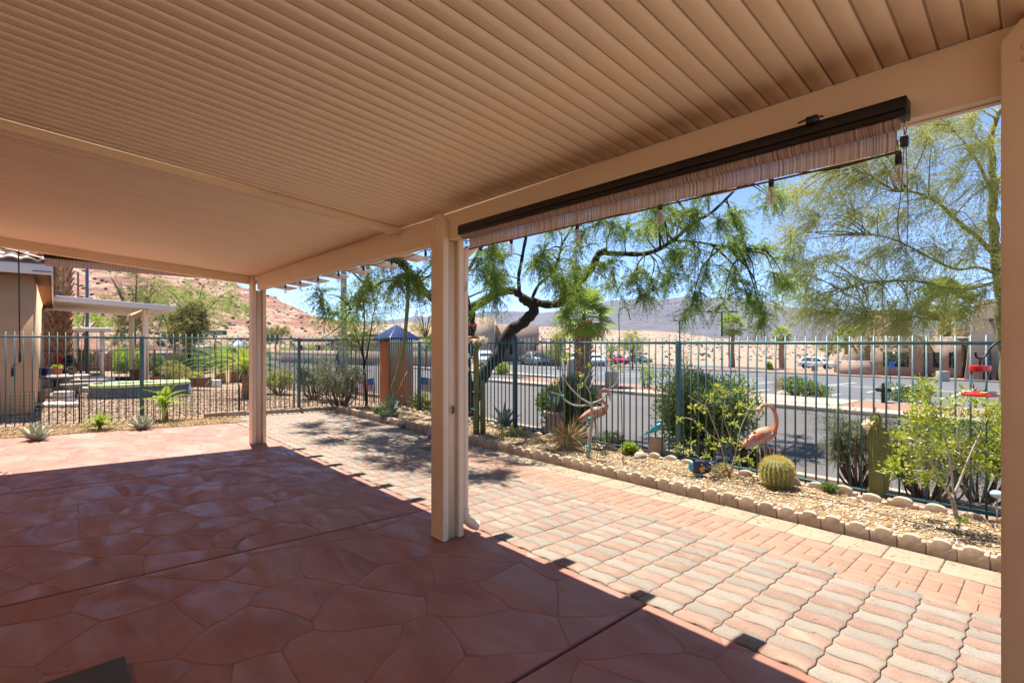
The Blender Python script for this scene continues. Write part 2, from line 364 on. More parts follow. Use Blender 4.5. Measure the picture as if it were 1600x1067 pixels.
mat('cactus_tall', (0.20, 0.20, 0.055), (0.14, 0.15, 0.04), 8, 0.65, c3=(0.28, 0.24, 0.09), s3=3)

# ================================================================== ground, street, lot
def ground_mesh():
    def axis(pts, steps):
        out = []
        for (a, b), st in zip(zip(pts[:-1], pts[1:]), steps):
            n = max(1, int(round((b - a) / st))); out += [a + (b - a) * i / n for i in range(n)]
        return out + [pts[-1]]
    xs = axis([-1900, -400, -100, -31, -12.4, -12.0, -11.0, 3.0, 3.1, 30, 100, 1900], [300, 30, 5, .7, .4, 1, 2, .1, 3, 14, 300])
    ys = axis([-400, -60, -6, -2.9, 2.5, 5.0, 6.45, 6.9, 7.9, 16, 55, 110, 400, 1900], [100, 6, 1, 1, 1, .7, .45, .2, 1, 3, 6, 30, 300])
    V = []; 
    for y in ys:
        for x in xs:
            z = H(x, y)
            if -12.0 <= x <= 3.05 and -2.95 <= y <= 6.46: z -= 0.09
            V.append((x, y, z))
    nx = len(xs)
    F = np.array([(j*nx+i, j*nx+i+1, (j+1)*nx+i+1, (j+1)*nx+i) for j in range(len(ys)-1) for i in range(nx-1)])
    return MB().add(V, F)
ground_mesh().build('ground', 'gravel_tan', kind='structure')

def strip(x0, x1, yfun0, yfun1, lift, nx, ny=3):
    V = []; xs = np.linspace(x0, x1, nx)
    for x in xs:
        a, b = yfun0(x), yfun1(x)
        for j in range(ny): y = a + (b - a) * j / (ny - 1); V.append((x, y, H(x, y) + lift))
    F = np.array([(i*ny+j, (i+1)*ny+j, (i+1)*ny+j+1, i*ny+j+1) for i in range(nx-1) for j in range(ny-1)])
    return MB().add(V, F)
KERB = lambda x: 16.3 if x > -20 else 22.4
m = strip(-20, 60, lambda x: 8.0, lambda x: 16.3, 0.012, 60, 8)
m.build('street', 'asphalt', kind='structure')
strip(-140, -20, lambda x: 9.6 if x < -29 else 8.6, lambda x: 22.4, 0.012, 80, 8).build('street', 'asphalt', kind='structure')
def kerbrun(x0, x1, y, n, w=0.16, h=0.14):
    mb = MB(); P = np.linspace(x0, x1, n + 1)
    for a, b in zip(P[:-1], P[1:]):
        mb.box((a + .004, y, H(a, y) - .1), (b - .004, y + w, H((a+b)/2, y) + h))
    return mb
kerbrun(-20, 40, 16.3, 26).build('kerb', 'kerb', kind='structure', bevel=0.015)
kerbrun(-140, -21, 22.4, 40).build('kerb', 'kerb', kind='structure', bevel=0.015)
kerbrun(-20, 40, 7.85, 24, 0.15, 0.12).build('kerb', 'kerb', kind='structure', bevel=0.015)
# pavement behind the far kerb and the lot entrance apron
strip(-20, 40, lambda x: 16.46, lambda x: 17.5, 0.125, 40).build('pavement', 'kerb', kind='structure')
strip(-140, -21, lambda x: 22.56, lambda x: 23.8, 0.125, 40).build('pavement', 'kerb', kind='structure')
strip(-20, 40, lambda x: 17.5, lambda x: 20.4, 0.12, 60, 5).build('gravel_island', 'gravel_pink', kind='structure')
strip(-7.4, -4.4, lambda x: 17.5, lambda x: 20.41, 0.135, 6, 5).build('driveway', 'kerb', kind='structure')
strip(-140, -24, lambda x: 23.8, lambda x: min(60, 24 + max(0, -24 - x) * 0.62), 0.06, 60, 6).build('gravel_verge', 'gravel_pink', kind='structure')
strip(-78, 40, lambda x: 20.45 if x > -22 else 20.45 + (-22 - x) * 0.58, lambda x: 53.0, 0.016, 60, 14).build('parking_lot', 'asphalt_lot', kind='structure')
kerbrun(-22, 40, 20.4, 20, 0.14, 0.13).build('kerb', 'kerb', kind='structure', bevel=0.015)
kerbrun(-60, 40, 53.0, 30, 0.2, 0.15).build('kerb', 'kerb', kind='structure', bevel=0.015)
strip(-42, 40, lambda x: 53.2, lambda x: 62.0, 0.13, 40, 4).build('gravel_verge', 'gravel_pink', kind='structure')
strip(-70, -24, lambda x: 60.5, lambda x: 76.0, 0.15, 30, 6).build('parking_lot', 'asphalt_lot', kind='structure')
def painted(segs, w=0.11):
    mb = MB()
    for (x0, y0, x1, y1) in segs:
        n = max(2, int(math.hypot(x1-x0, y1-y0) / 2)); d = unit([x1-x0, y1-y0]); s = np.array([-d[1], d[0]]) * w / 2
        for i in range(n):
            a = np.array([x0 + (x1-x0)*i/n, y0 + (y1-y0)*i/n]); b = np.array([x0 + (x1-x0)*(i+1)/n, y0 + (y1-y0)*(i+1)/n])
            mb.quads(np.array([[(*(a - s), H(*a) + .022), (*(a + s), H(*a) + .022), (*(b + s), H(*b) + .022), (*(b - s), H(*b) + .022)]]))
    return mb
segs = []
for k in range(13): segs += [(-29 + 2.9*k, 28.0, -29 + 2.9*k, 39.0)]
segs += [(-29, 33.5, 5.8, 33.5)]
for k in range(10): segs += [(-12 + 2.9*k, 20.8, -12 + 2.9*k, 25.2)]
for k in range(3): segs += [(-10.6 + 2.9*k, 22.9, -9.2 + 2.9*k, 22.9)]
painted(segs).build('parking_lines', 'line_white', kind='structure')

# ---------------------------------------------------------------- hills
mat_r, nt, out = new_mat('rock_hill'); L = nt.links.new
b = NN(nt, 'ShaderNodeBsdfPrincipled'); b.inputs['Roughness'].default_value = 0.95; L(b.outputs[0], out.inputs[0])
tc = NN(nt, 'ShaderNodeTexCoord'); sx = NN(nt, 'ShaderNodeSeparateXYZ'); L(tc.outputs['Object'], sx.inputs[0])
nz = NN(nt, 'ShaderNodeTexNoise'); nz.inputs['Scale'].default_value = 0.03; nz.inputs['Detail'].default_value = 8; L(tc.outputs['Object'], nz.inputs['Vector'])
ma = NN(nt, 'ShaderNodeMath', operation='MULTIPLY_ADD'); ma.inputs[1].default_value = 5.0; L(nz.outputs[0], ma.inputs[0]); L(sx.outputs[2], ma.inputs[2])
cb = NN(nt, 'ShaderNodeCombineXYZ'); L(ma.outputs[0], cb.inputs[2])
n1 = NN(nt, 'ShaderNodeTexNoise'); n1.inputs['Scale'].default_value = 0.55; n1.inputs['Detail'].default_value = 6; L(cb.outputs[0], n1.inputs['Vector'])
cr = NN(nt, 'ShaderNodeValToRGB'); e = cr.color_ramp.elements
e[0].position = 0.36; e[0].color = (0.14, 0.05, 0.03, 1); e[1].position = 0.62; e[1].color = (0.28, 0.17, 0.105, 1)
x = e.new(0.46); x.color = (0.20, 0.075, 0.045, 1); x = e.new(0.52); x.color = (0.24, 0.12, 0.07, 1)
L(n1.outputs[0], cr.inputs[0])
# loose pale rubble lies on the flatter ground, bare red strata show on the steep steps
ge = NN(nt, 'ShaderNodeNewGeometry'); sn = NN(nt, 'ShaderNodeSeparateXYZ'); L(ge.outputs['Normal'], sn.inputs[0])
ms_ = NN(nt, 'ShaderNodeMapRange'); ms_.inputs['From Min'].default_value = 0.90; ms_.inputs['From Max'].default_value = 0.985; L(sn.outputs[2], ms_.inputs[0])
n2 = NN(nt, 'ShaderNodeTexNoise'); n2.inputs['Scale'].default_value = 0.9; n2.inputs['Detail'].default_value = 9; L(tc.outputs['Object'], n2.inputs['Vector'])
r2 = NN(nt, 'ShaderNodeValToRGB'); e = r2.color_ramp.elements; e[0].position = 0.37; e[0].color = (0.09, 0.06, 0.04, 1); e[1].position = 0.46; e[1].color = (0.31, 0.215, 0.145, 1)
L(n2.outputs[0], r2.inputs[0])
mx = NN(nt, 'ShaderNodeMix', data_type='RGBA'); L(ms_.outputs[0], mx.inputs[0]); L(cr.outputs[0], mx.inputs[6]); L(r2.outputs[0], mx.inputs[7]); L(mx.outputs[2], b.inputs['Base Color'])
bp = NN(nt, 'ShaderNodeBump'); bp.inputs['Strength'].default_value = 0.8; bp.inputs['Distance'].default_value = 1.5
n3 = NN(nt, 'ShaderNodeTexNoise'); n3.inputs['Scale'].default_value = 0.5; n3.inputs['Detail'].default_value = 10; L(tc.outputs['Object'], n3.inputs['Vector']); L(n3.outputs[0], bp.inputs['Height']); L(bp.outputs[0], b.inputs['Normal'])
mat('ridge_tan', (0.30, 0.20, 0.125), (0.24, 0.155, 0.095), 0.05, 0.95, 1.0, 0.6, c3=(0.23, 0.13, 0.08), s3=0.12, a3=0.6, bdist=1.0)
mat('mountain', (0.11, 0.085, 0.085), (0.07, 0.055, 0.06), 0.004, 0.95, 1.0, 0.02, bdist=25, c3=(0.15, 0.115, 0.10), s3=0.0015, a3=0.7)

def relief(profile, t0, tc_, t1, pxs, nt_, base, rough, terr=0, back=0.25, nscale=0.02, ridge=False):
    """terrain on rows of growing distance; its crest line (at distance tc_) rises as surveyed"""
    px = np.linspace(pxs[0], pxs[1], pxs[2]); dz = np.interp(px, [p[0] for p in profile], [p[1] for p in profile])
    T = np.concatenate([np.linspace(t0, tc_, nt_), np.linspace(tc_, t1, nt_ // 3)[1:]])
    V = []
    for t in T:
        for x, d in zip(px, dz):
            p = S(x, 536, t); crest = EYE + d / FPX * tc_
            k = (t - t0) / (tc_ - t0) if t <= tc_ else 1 - (t - tc_) / (t1 - tc_) * (1 - back)
            k = max(0, min(1, k)); kk = k ** 1.15 if t <= tc_ else k
            if terr:
                q = kk * terr; fr = q - math.floor(q); kk = (math.floor(q) + sstep(0.35, 0.95, fr)) / terr * 0.6 + kk * 0.4
            nv = Vector((p[0] * nscale, p[1] * nscale, 0))
            if ridge: nn = (0.5 - abs(mnoise.noise(nv))) * 2 - 0.6 + 0.4 * mnoise.fractal(nv * 4, 1.0, 2.0, 5)
            else: nn = mnoise.fractal(nv, 1.0, 2.0, 6)
            z = base + (crest - base) * kk + nn * rough * (0.25 + 0.75 * min(1, k * 1.4)) * (1.0 if t < tc_ - 1e-3 else 0.35)
            if k <= 0: z = base - 3
            V.append((p[0], p[1], z))
    global LASTV; LASTV = np.array(V).reshape(len(T), len(px), 3)
    n = len(px); F = np.array([(j*n+i, j*n+i+1, (j+1)*n+i+1, (j+1)*n+i) for j in range(len(T)-1) for i in range(n-1)])
    return MB().add(V, F)
mat('scrub', (.07, .062, .028), (.035, .026, .014), 1.5, .95)
def scrub_on(n, smin, smax):
    """loose dark bushes and boulders lying on the last relief built"""
    A = LASTV; h, w = A.shape[:2]; mb = MB()
    J = RNG.integers(2, h - 3, n); I = RNG.integers(0, w - 2, n); fj, fi = RNG.uniform(0, 1, (2, n))[:, :, None]
    P = (A[J, I]*(1-fi) + A[J, I+1]*fi)*(1-fj) + (A[J+1, I]*(1-fi) + A[J+1, I+1]*fi)*fj
    base = np.array([(1,0,0),(0,1,0),(-1,0,0),(0,-1,0),(.1,.1,.8),(0,0,-.4),(.7,.7,.45),(-.7,.6,.5),(-.6,-.7,.4),(.7,-.6,.5)], float)
    T = np.array([(0,6,4),(6,1,4),(1,7,4),(7,2,4),(2,8,4),(8,3,4),(3,9,4),(9,0,4),(0,1,6),(1,2,7),(2,3,8),(3,0,9),(1,0,5),(2,1,5),(3,2,5),(0,3,5)])
    s_ = RNG.uniform(smin, smax, n)**1.5; V = base[None]*s_[:, None, None]*RNG.uniform(.6, 1.3, (n, 10, 3)) + P[:, None]
    mb.add(V.reshape(-1, 3), (T[None] + (np.arange(n)*10)[:, None, None]).reshape(-1, 3)); mb.build('desert_scrub', 'scrub', kind='stuff')
relief([(-500, 250), (-200, 220), (0, 190), (200, 150), (300, 118), (350, 100), (387, 83), (420, 71), (440, 66), (470, 53), (500, 39), (540, 28), (600, 10), (660, -2), (760, -12)],
       75, 210, 330, (-500, 760, 300), 150, -2.5, 3.2, terr=7, nscale=0.06).build('rocky_hill', mat_r, kind='structure', smooth=True)
scrub_on(5200, .22, .8)
relief([(430, -8), (540, 24), (600, 29), (680, 31), (760, 30), (850, 26), (950, 22), (1000, 20), (1060, 15), (1100, 10), (1150, 4), (1200, 0), (1300, -4), (1500, -8)],
       110, 300, 420, (430, 1700, 200), 70, -3.6, 2.0, terr=5, nscale=0.05).build('desert_ridge', mat_r, kind='structure', smooth=True)
scrub_on(3200, .25, .8)
relief([(200, 10), (480, 20), (560, 32), (620, 36), (700, 44), (760, 50), (820, 46), (880, 52), (940, 62), (1000, 70), (1030, 67), (1075, 76), (1100, 68), (1150, 70), (1200, 64), (1240, 54), (1300, 48), (1400, 36), (1500, 30), (1700, 34), (2000, 30)],
       700, 1500, 1850, (-100, 2100, 420), 60, -6, 16, nscale=0.006, ridge=True).build('mountains', 'mountain', kind='structure', smooth=True)
relief([(200, 5), (700, 10), (1000, 22), (1200, 20), (1500, 14), (2000, 12)], 420, 900, 1200, (-100, 2100, 120), 24, -5, 3, nscale=0.01).build('desert_plain', 'mountain', kind='structure', smooth=True)

# the air
hz = bpy.data.materials.new('haze_air'); hz.use_nodes = True; nt = hz.node_tree; nt.nodes.clear()
out = nt.nodes.new('ShaderNodeOutputMaterial'); pv = nt.nodes.new('ShaderNodeVolumePrincipled')
pv.inputs['Color'].default_value = (0.55, 0.74, 1.0, 1); pv.inputs['Density'].default_value = 0.00019; pv.inputs['Anisotropy'].default_value = 0.3
nt.links.new(pv.outputs[0], out.inputs['Volume'])
MB().box((-2050, -410, -12), (2050, 2050, 175)).build('haze', hz, kind='stuff')
# ================================================================== patio slab with stamped stones
def clip_half(poly, a, b, c):
    out = []; n = len(poly)
    for i in range(n):
        p, q = poly[i], poly[(i+1) % n]; dp, dq = a*p[0]+b*p[1]-c, a*q[0]+b*q[1]-c
        if dp <= 0: out.append(p)
        if dp * dq < 0: t = dp / (dp - dq); out.append((p[0]+(q[0]-p[0])*t, p[1]+(q[1]-p[1])*t))
    return out
SLAB_EDGE = 2.66
joints = [-11.0, -9.35, -6.98, -4.03, -1.67, 1.1, 3.0]
rs = random.Random(11); seeds = []
j = 0; y = -3.0
while y < 3.2:
    x = -11.8 + (0.35 if j % 2 else 0)
    while x < 3.6:
        seeds.append((x + rs.uniform(-.22, .22), y + rs.uniform(-.13, .13))); x += 0.60
    y += 0.37; j += 1
def warp(p):
    n = mnoise.noise_vector(Vector((p[0] * 1.6, p[1] * 1.9, 3.3))); n2 = mnoise.noise_vector(Vector((p[0] * 5, p[1] * 5, 8.3)))
    return (p[0] + n.x * 0.13 + n2.x * .035, p[1] + n.y * 0.10 + n2.y * .035)
slab = thing('patio_slab', None, None, (0, 0, 0)); slab['kind'] = 'structure'
for a, b_ in zip(joints[:-1], joints[1:]):
    g = 0.009
    V = [(a+g, -2.9, yardz(-2.9)-.0032), (b_-g, -2.9, yardz(-2.9)-.0032), (b_-g, SLAB_EDGE, yardz(SLAB_EDGE)-.0032), (a+g, SLAB_EDGE, yardz(SLAB_EDGE)-.0032)]
    V += [(x, y, z - .09) for x, y, z in V]
    mb = MB().add(V, [(0,1,2,3),(7,6,5,4),(0,4,5,1),(1,5,6,2),(2,6,7,3),(3,7,4,0)])
    mb.build('concrete_slab', 'slab_joint', slab, bevel=0.006)
nst = 0; farst = MB()
for i, sd in enumerate(seeds):
    poly = [(sd[0]-1.2, sd[1]-1.2), (sd[0]+1.2, sd[1]-1.2), (sd[0]+1.2, sd[1]+1.2), (sd[0]-1.2, sd[1]+1.2)]
    for k, o in enumerate(seeds):
        if k == i: continue
        dx, dy = o[0]-sd[0], o[1]-sd[1]
        if dx*dx + dy*dy > 4: continue
        c = (o[0]**2 + o[1]**2 - sd[0]**2 - sd[1]**2) / 2; d = math.hypot(dx, dy)
        poly = clip_half(poly, dx/d, dy/d, c/d - 0.0016)
        if len(poly) < 3: break
    if len(poly) < 3: continue
    pts = []
    for p, q in zip(poly, poly[1:] + poly[:1]):
        n = max(1, int(math.hypot(q[0]-p[0], q[1]-p[1]) / 0.09))
        pts += [(p[0]+(q[0]-p[0])*t/n, p[1]+(q[1]-p[1])*t/n) for t in range(n)]
    # round the corners once, then bend all outlines together
    pts = [((p[0]*.90+q[0]*.05+r[0]*.05), (p[1]*.90+q[1]*.05+r[1]*.05)) for r, p, q in zip(pts[-1:]+pts[:-1], pts, pts[1:]+pts[:1])]
    pts = [warp(p) for p in pts]
    for a, b_ in zip(joints[:-1], joints[1:]):
        q = clip_half(clip_half(pts, -1, 0, -(a + .014)), 1, 0, b_ - .014)
        if len(q) < 3: continue
        q = clip_half(clip_half(q, 0, 1, SLAB_EDGE - .012), 0, -1, 2.88)
        if len(q) < 3: continue
        q = np.array(q); 
        if (q.max(0) - q.min(0)).min() < 0.05: continue
        c = q.mean(0); dd = q - c; ln = np.linalg.norm(dd, axis=1)[:, None] + 1e-6
        q1 = c + dd * np.maximum(0.3, (ln - 0.003) / ln); q2 = c + dd * np.maximum(0.25, (ln - 0.012) / ln); n = len(q)
        def zz(P, h): return np.column_stack([P, -0.033 * P[:, 1] + h])
        V = np.vstack([zz(q, -.0030), zz(q1, -.0006), zz(q2, 0.0), zz(c[None], 0.0)])
        F = [(k, (k+1)%n, n+(k+1)%n, n+k) for k in range(n)] + [(n+k, n+(k+1)%n, 2*n+(k+1)%n, 2*n+k) for k in range(n)] + [(2*n+k, 2*n+(k+1)%n, 3*n) for k in range(n)]
        if c[1] < -.75 or c[0] > 1.3: farst.add(V, F)
        else: MB().add(V, F).build('stamped_stone', 'slab_red', slab, smooth=True); nst += 1
farst.build('stamped_stone', 'slab_red', slab, kind='stuff', smooth=True)
print('stones', nst)

# ================================================================== pavers
PL, PW = 0.237, 0.1355
def wavy_paver():
    n = 8; A, Bw = 0.0125, 0.006; ring = []
    hx, hy = PL/2, PW/2
    for i in range(n): x = -hx + PL*i/n; ring.append((x, -hy + A*math.sin(2*PI*x/PL)))
    for i in range(4): y = -hy + PW*i/4; ring.append((hx + Bw*math.sin(2*PI*y/PW), y))
    for i in range(n): x = hx - PL*i/n; ring.append((x, hy + A*math.sin(2*PI*x/PL)))
    for i in range(4): y = hy - PW*i/4; ring.append((-hx + Bw*math.sin(2*PI*y/PW), y))
    P = np.array(ring); k = len(P); nx = np.roll(P, -1, 0) - np.roll(P, 1, 0); nrm = unit(np.column_stack([nx[:, 1], -nx[:, 0]]))
    a = P - nrm * 0.0022; b = P - nrm * 0.0065
    def z3(Q, h): return np.column_stack([Q, np.full(k, h)])
    V = np.vstack([z3(a, -.03), z3(a, -.0045), z3(b, 0)])
    F = [(i, (i+1)%k, k+(i+1)%k, k+i) for i in range(k)] + [(k+i, k+(i+1)%k, 2*k+(i+1)%k, 2*k+i) for i in range(k)] + [tuple(range(2*k, 3*k))]
    return V, F
paving = thing('paver_patio', None, None, (0, 0, 0)); paving['kind'] = 'structure'
V = [(-12.0, SLAB_EDGE, 0), (3.0, SLAB_EDGE, 0), (3.0, 5.1, 0), (-12.0, 5.1, 0), (-12.0, 2.3, 0), (-11.0, 2.3, 0)]
mbb = MB().quads(np.array([[(x, y, yardz(y) - .013) for x, y in ((-12.3, SLAB_EDGE), (3, SLAB_EDGE), (3, 5.14), (-12.3, 5.14))]]))
mbb.build('sand_bed', 'sand', paving, kind='structure')
wv, wf = wavy_paver()
me_pink = MB().add(wv, wf).mesh('paver', 'paver_pink'); me_grey = MB().add(wv, wf).mesh('paver', 'paver_grey')
tilt = math.atan(-0.033); cells = []
for r in range(18):
    y = SLAB_EDGE + 0.012 + PW * (r + .5)
    if y + PW/2 > 5.06: break
    for c in range(64):
        x = 3.0 - PL * (c + .5)
        if x < -12.15: break
        if y > 4.10 and x > -6.7: continue
        pinkish = (r + c) % 2 == 0
        if x < -6.5 and rs.random() < .12: pinkish = not pinkish
        cells.append((abs(x) + 0.0 if x < .3 else 50, x, y, pinkish))
cells.sort(key=lambda q: q[0]); rest = {True: MB(), False: MB()}
WV = np.array(wv)
for i, (d, x, y, pk) in enumerate(cells):
    dz = rs.uniform(-.0018, .0018); tx, ty = rs.uniform(-.008, .008), rs.uniform(-.008, .008)
    if i < 300:
        o = link('paver', me_pink if pk else me_grey, paving, loc=(x, y, yardz(y) + dz)); o.rotation_euler = (tilt + tx, ty, rs.uniform(-.012, .012))
    else:
        Q = WV.copy(); Q[:, 2] += Q[:, 1] * (-0.033) + yardz(y) + dz + Q[:, 0] * ty + Q[:, 1] * tx; Q[:, 0] += x; Q[:, 1] += y
        rest[pk].add(Q, wf)
rest[True].build('paver', 'paver_pink', paving, kind='stuff'); rest[False].build('paver', 'paver_grey', paving, kind='stuff')
def slab_piece(w, d, h, g=.004, ch=.005):
    mb = MB(); hx, hy = w/2 - g/2, d/2 - g/2
    V = [(sx_*hx, sy_*hy, -h) for sx_, sy_ in ((-1,-1),(1,-1),(1,1),(-1,1))] + [(sx_*hx, sy_*hy, -ch*.6) for sx_, sy_ in ((-1,-1),(1,-1),(1,1),(-1,1))] + [(sx_*(hx-ch), sy_*(hy-ch), 0) for sx_, sy_ in ((-1,-1),(1,-1),(1,1),(-1,1))]
    F = [(i, (i+1)%4, 4+(i+1)%4, 4+i) for i in range(4)] + [(4+i, 4+(i+1)%4, 8+(i+1)%4, 8+i) for i in range(4)] + [(8,9,10,11)]
    return mb.add(V, F)
bh = slab_piece(.2, .1, .03).mesh('brick', 'brick_pink'); bv = slab_piece(.1, .2, .03).mesh('brick', 'brick_pink')
nb = 0
for r in range(3):
    y0 = 4.095 + .2*r
    for c in range(52):
        x0 = 2.6 - .2*(c+1)
        if x0 < -6.6 or x0 > 0.9: continue
        for k in range(2):
            if nb >= 298: break
            if (r + c) % 2: o = link('brick', bh, paving, loc=(x0 + .1, y0 + .05 + .1*k, 0))
            else: o = link('brick', bv, paving, loc=(x0 + .05 + .1*k, y0 + .1, 0))
            o.location.z = yardz(o.location.y) + rs.uniform(-.001, .001) ; o.rotation_euler = (tilt + rs.uniform(-.006, .006), rs.uniform(-.006, .006), 0); nb += 1
cs = slab_piece(.343, .345, .04, .006, .008).mesh('paving_slab', 'concrete_cream')
for c in range(24):
    x = 1.0 - .343 * c
    if x < -6.7: break
    o = link('paving_slab', cs, paving, loc=(x, 4.875, yardz(4.875) + rs.uniform(-.002, .003))); o.rotation_euler = (tilt + rs.uniform(-.008, .008), rs.uniform(-.008, .008), rs.uniform(-.008, .008))

# ================================================================== kerb edging and planting bed
def edger(pitch=.184, h1=.132, h0=.096, th=.055):
    w = pitch - .004; prof = [(-w/2, -.06), (w/2, -.06), (w/2, h0), (w/2 - .012, h0)]
    a = .060 * w / .18
    prof += [(a * math.cos(t), h0 + (h1 - h0) * (math.sin(t) ** .8)) for t in np.linspace(0, PI, 9)] + [(-w/2, h0)]
    return MB().prism(prof, -th/2, th/2, 'y')
ed = edger().mesh('edging_block', 'edging', bevel=.006)
ed2 = edger(.26, .125, .075, .06).mesh('edging_block', 'edging', bevel=.006)
edp = MB().box((-.062, -.035, -.06), (.062, .035, .13)).mesh('edging_block', 'edging', bevel=.014)
edging = thing('garden_edging', 'scalloped concrete edging blocks between the paving slabs and the planting bed', 'edging', (0, 5.1, 0))
x = .9
while x > -7.3:
    o = link('edging_block', ed, edging, loc=(x, rs.uniform(-.007, .007), yardz(5.1) + rs.uniform(-.007, .006))); o.rotation_euler = (rs.uniform(-.05, .05), rs.uniform(-.035, .035), rs.uniform(-.05, .05)); x -= .184
while x > -12.0:
    o = link('edging_block', edp, edging, loc=(x, .02 + rs.uniform(-.006, .006), yardz(5.1) + rs.uniform(-.012, .008))); o.rotation_euler = (0, rs.uniform(-.03, .03), rs.uniform(-.05, .05)); x -= .128
side = thing('garden_edging', 'low concrete edging blocks along the left fence at the far end of the pavers', 'edging', (-12.15, 2.6, 0))
y = 5.0
ep2 = MB().box((-.035, -.2, -.06), (.035, .2, .09)).mesh('edging_block', 'edging', bevel=.014)
while y > 2.4:
    o = link('edging_block', ep2, side, loc=(rs.uniform(-.01, .01), y - 2.6, yardz(y) + rs.uniform(-.01, .01))); o.rotation_euler = (0, rs.uniform(-.05, .05), rs.uniform(-.05, .05)); y -= .41
rear = thing('garden_edging', 'scalloped concrete edging blocks at the foot of the teal fence', 'edging', (0, 6.38, 0))
x = .8
while x > -11.6:
    o = link('edging_block', ed2, rear, loc=(x, rs.uniform(-.02, .02), yardz(6.4) + .0 + rs.uniform(-.02, .02))); o.rotation_euler = (0, rs.uniform(-.05, .05), rs.uniform(-.08, .08)); x -= .26

def bedz(x, y): return yardz(y) + .045 + .035 * mnoise.noise(Vector((x*1.1, y*1.4, 1))) + .012 * mnoise.noise(Vector((x*6, y*6, 4)))
xs = np.linspace(-12.3, 3, 200); ys = np.linspace(5.12, 6.42, 22)
V = [(x, y, bedz(x, y)) for y in ys for x in xs]; nx = len(xs)
F = np.array([(j*nx+i, j*nx+i+1, (j+1)*nx+i+1, (j+1)*nx+i) for j in range(len(ys)-1) for i in range(nx-1)])
MB().add(V, F).build('planting_bed', 'soil', kind='structure', smooth=True)
def scatter(n, xr, yr, smin, smax, flat, fn, stick=False):
    mb = MB(); X = RNG.uniform(*xr, n); Y = RNG.uniform(*yr, n)
    base = np.array([(1,0,0),(0,1,0),(-1,0,0),(0,-1,0),(0,0,1),(0,0,-1)], float)
    T = np.array([(0,1,4),(1,2,4),(2,3,4),(3,0,4),(1,0,5),(2,1,5),(3,2,5),(0,3,5)])
    Z = np.array([fn(a, b) for a, b in zip(X, Y)])
    sz = RNG.uniform(smin, smax, n) ** 1.0; sc = np.column_stack([sz * RNG.uniform(.6, 1.4, n), sz * RNG.uniform(.5, 1.2, n), sz * flat * RNG.uniform(.6, 1.3, n)])
    if stick: sc[:, 0] *= 2.6; sc[:, 1] *= .35
    V = base[None] * sc[:, None, :] * RNG.uniform(.75, 1.2, (n, 6, 1))
    th = RNG.uniform(0, 2*PI, n); tl = RNG.normal(size=n) * .3; c, s_ = np.cos(th), np.sin(th)
    x, y, z = V[..., 0], V[..., 1], V[..., 2]; z = z + x * tl[:, None]
    V = np.stack([x*c[:, None] - y*s_[:, None] + X[:, None], x*s_[:, None] + y*c[:, None] + Y[:, None], z + Z[:, None] + sc[:, 2:3] * .3], -1)
    F = (T[None] + (np.arange(n) * 6)[:, None, None]).reshape(-1, 3)
    return mb.add(V.reshape(-1, 3), F)
scatter(9000, (-12.2, 1.4), (5.16, 6.36), .005, .024, .5, bedz).build('white_gravel', 'white_stone', kind='stuff')
scatter(20000, (-12.2, 1.4), (5.15, 6.38), .006, .022, .35, bedz, True).build('wood_chips', 'wood_chip', kind='stuff')
scatter(16000, (-12.32, -11.02), (-3.2, 2.9), .008, .024, .5, lambda x, y: H(x, y)).build('gravel', 'wood_chip', kind='stuff')
mg = scatter(9000, (-22, -12.5), (-3, 6.5), .015, .04, .5, lambda x, y: H(x, y)); mg.build('gravel', 'gravel_tan', kind='stuff')
# fallen leaves, grit and straw on the paving
lit = scatter(1500, (-12, 1.3), (2.75, 5.0), .003, .010, .25, lambda x, y: yardz(y) + .001, True)
X_ = scatter(1800, (-7.5, 1.3), (4.75, 5.04), .003, .012, .25, lambda x, y: yardz(y) + .001, True); lit.add(np.concatenate(X_.v), X_.fa[0])
X_ = scatter(260, (-10.8, 1.0), (-.8, 2.6), .002, .006, .3, lambda x, y: yardz(y) + .001, True); lit.add(np.concatenate(X_.v), X_.fa[0])
lit.build('leaf_litter', 'wood_chip', kind='stuff')
# drip hose
hose = MB()
for sd_ in range(1, 2):
    pts = []; 
    for k in range(26):
        x = .9 - k * .42; y = 5.5 + sd_ * .28 + .14 * math.sin(k * 1.1 + sd_ * 2); pts.append((x, y, bedz(x, y) + .012 + .008*math.sin(k*2.3)))
    hose.tube(smoothpath(pts, 4), .0045, 5)
tag(hose.build('drip_hose', 'black_plastic'), 'thin black drip irrigation hose winding through the planting bed', 'hose')
# ================================================================== patio cover
def zc(y): return 2.545 + .085 * (2.3 - y)
cover = thing('patio_cover', 'cream painted metal patio cover with long beam and slatted ceiling over the red slab', 'patio cover', (0, 2.35, 0))
CY = 2.35
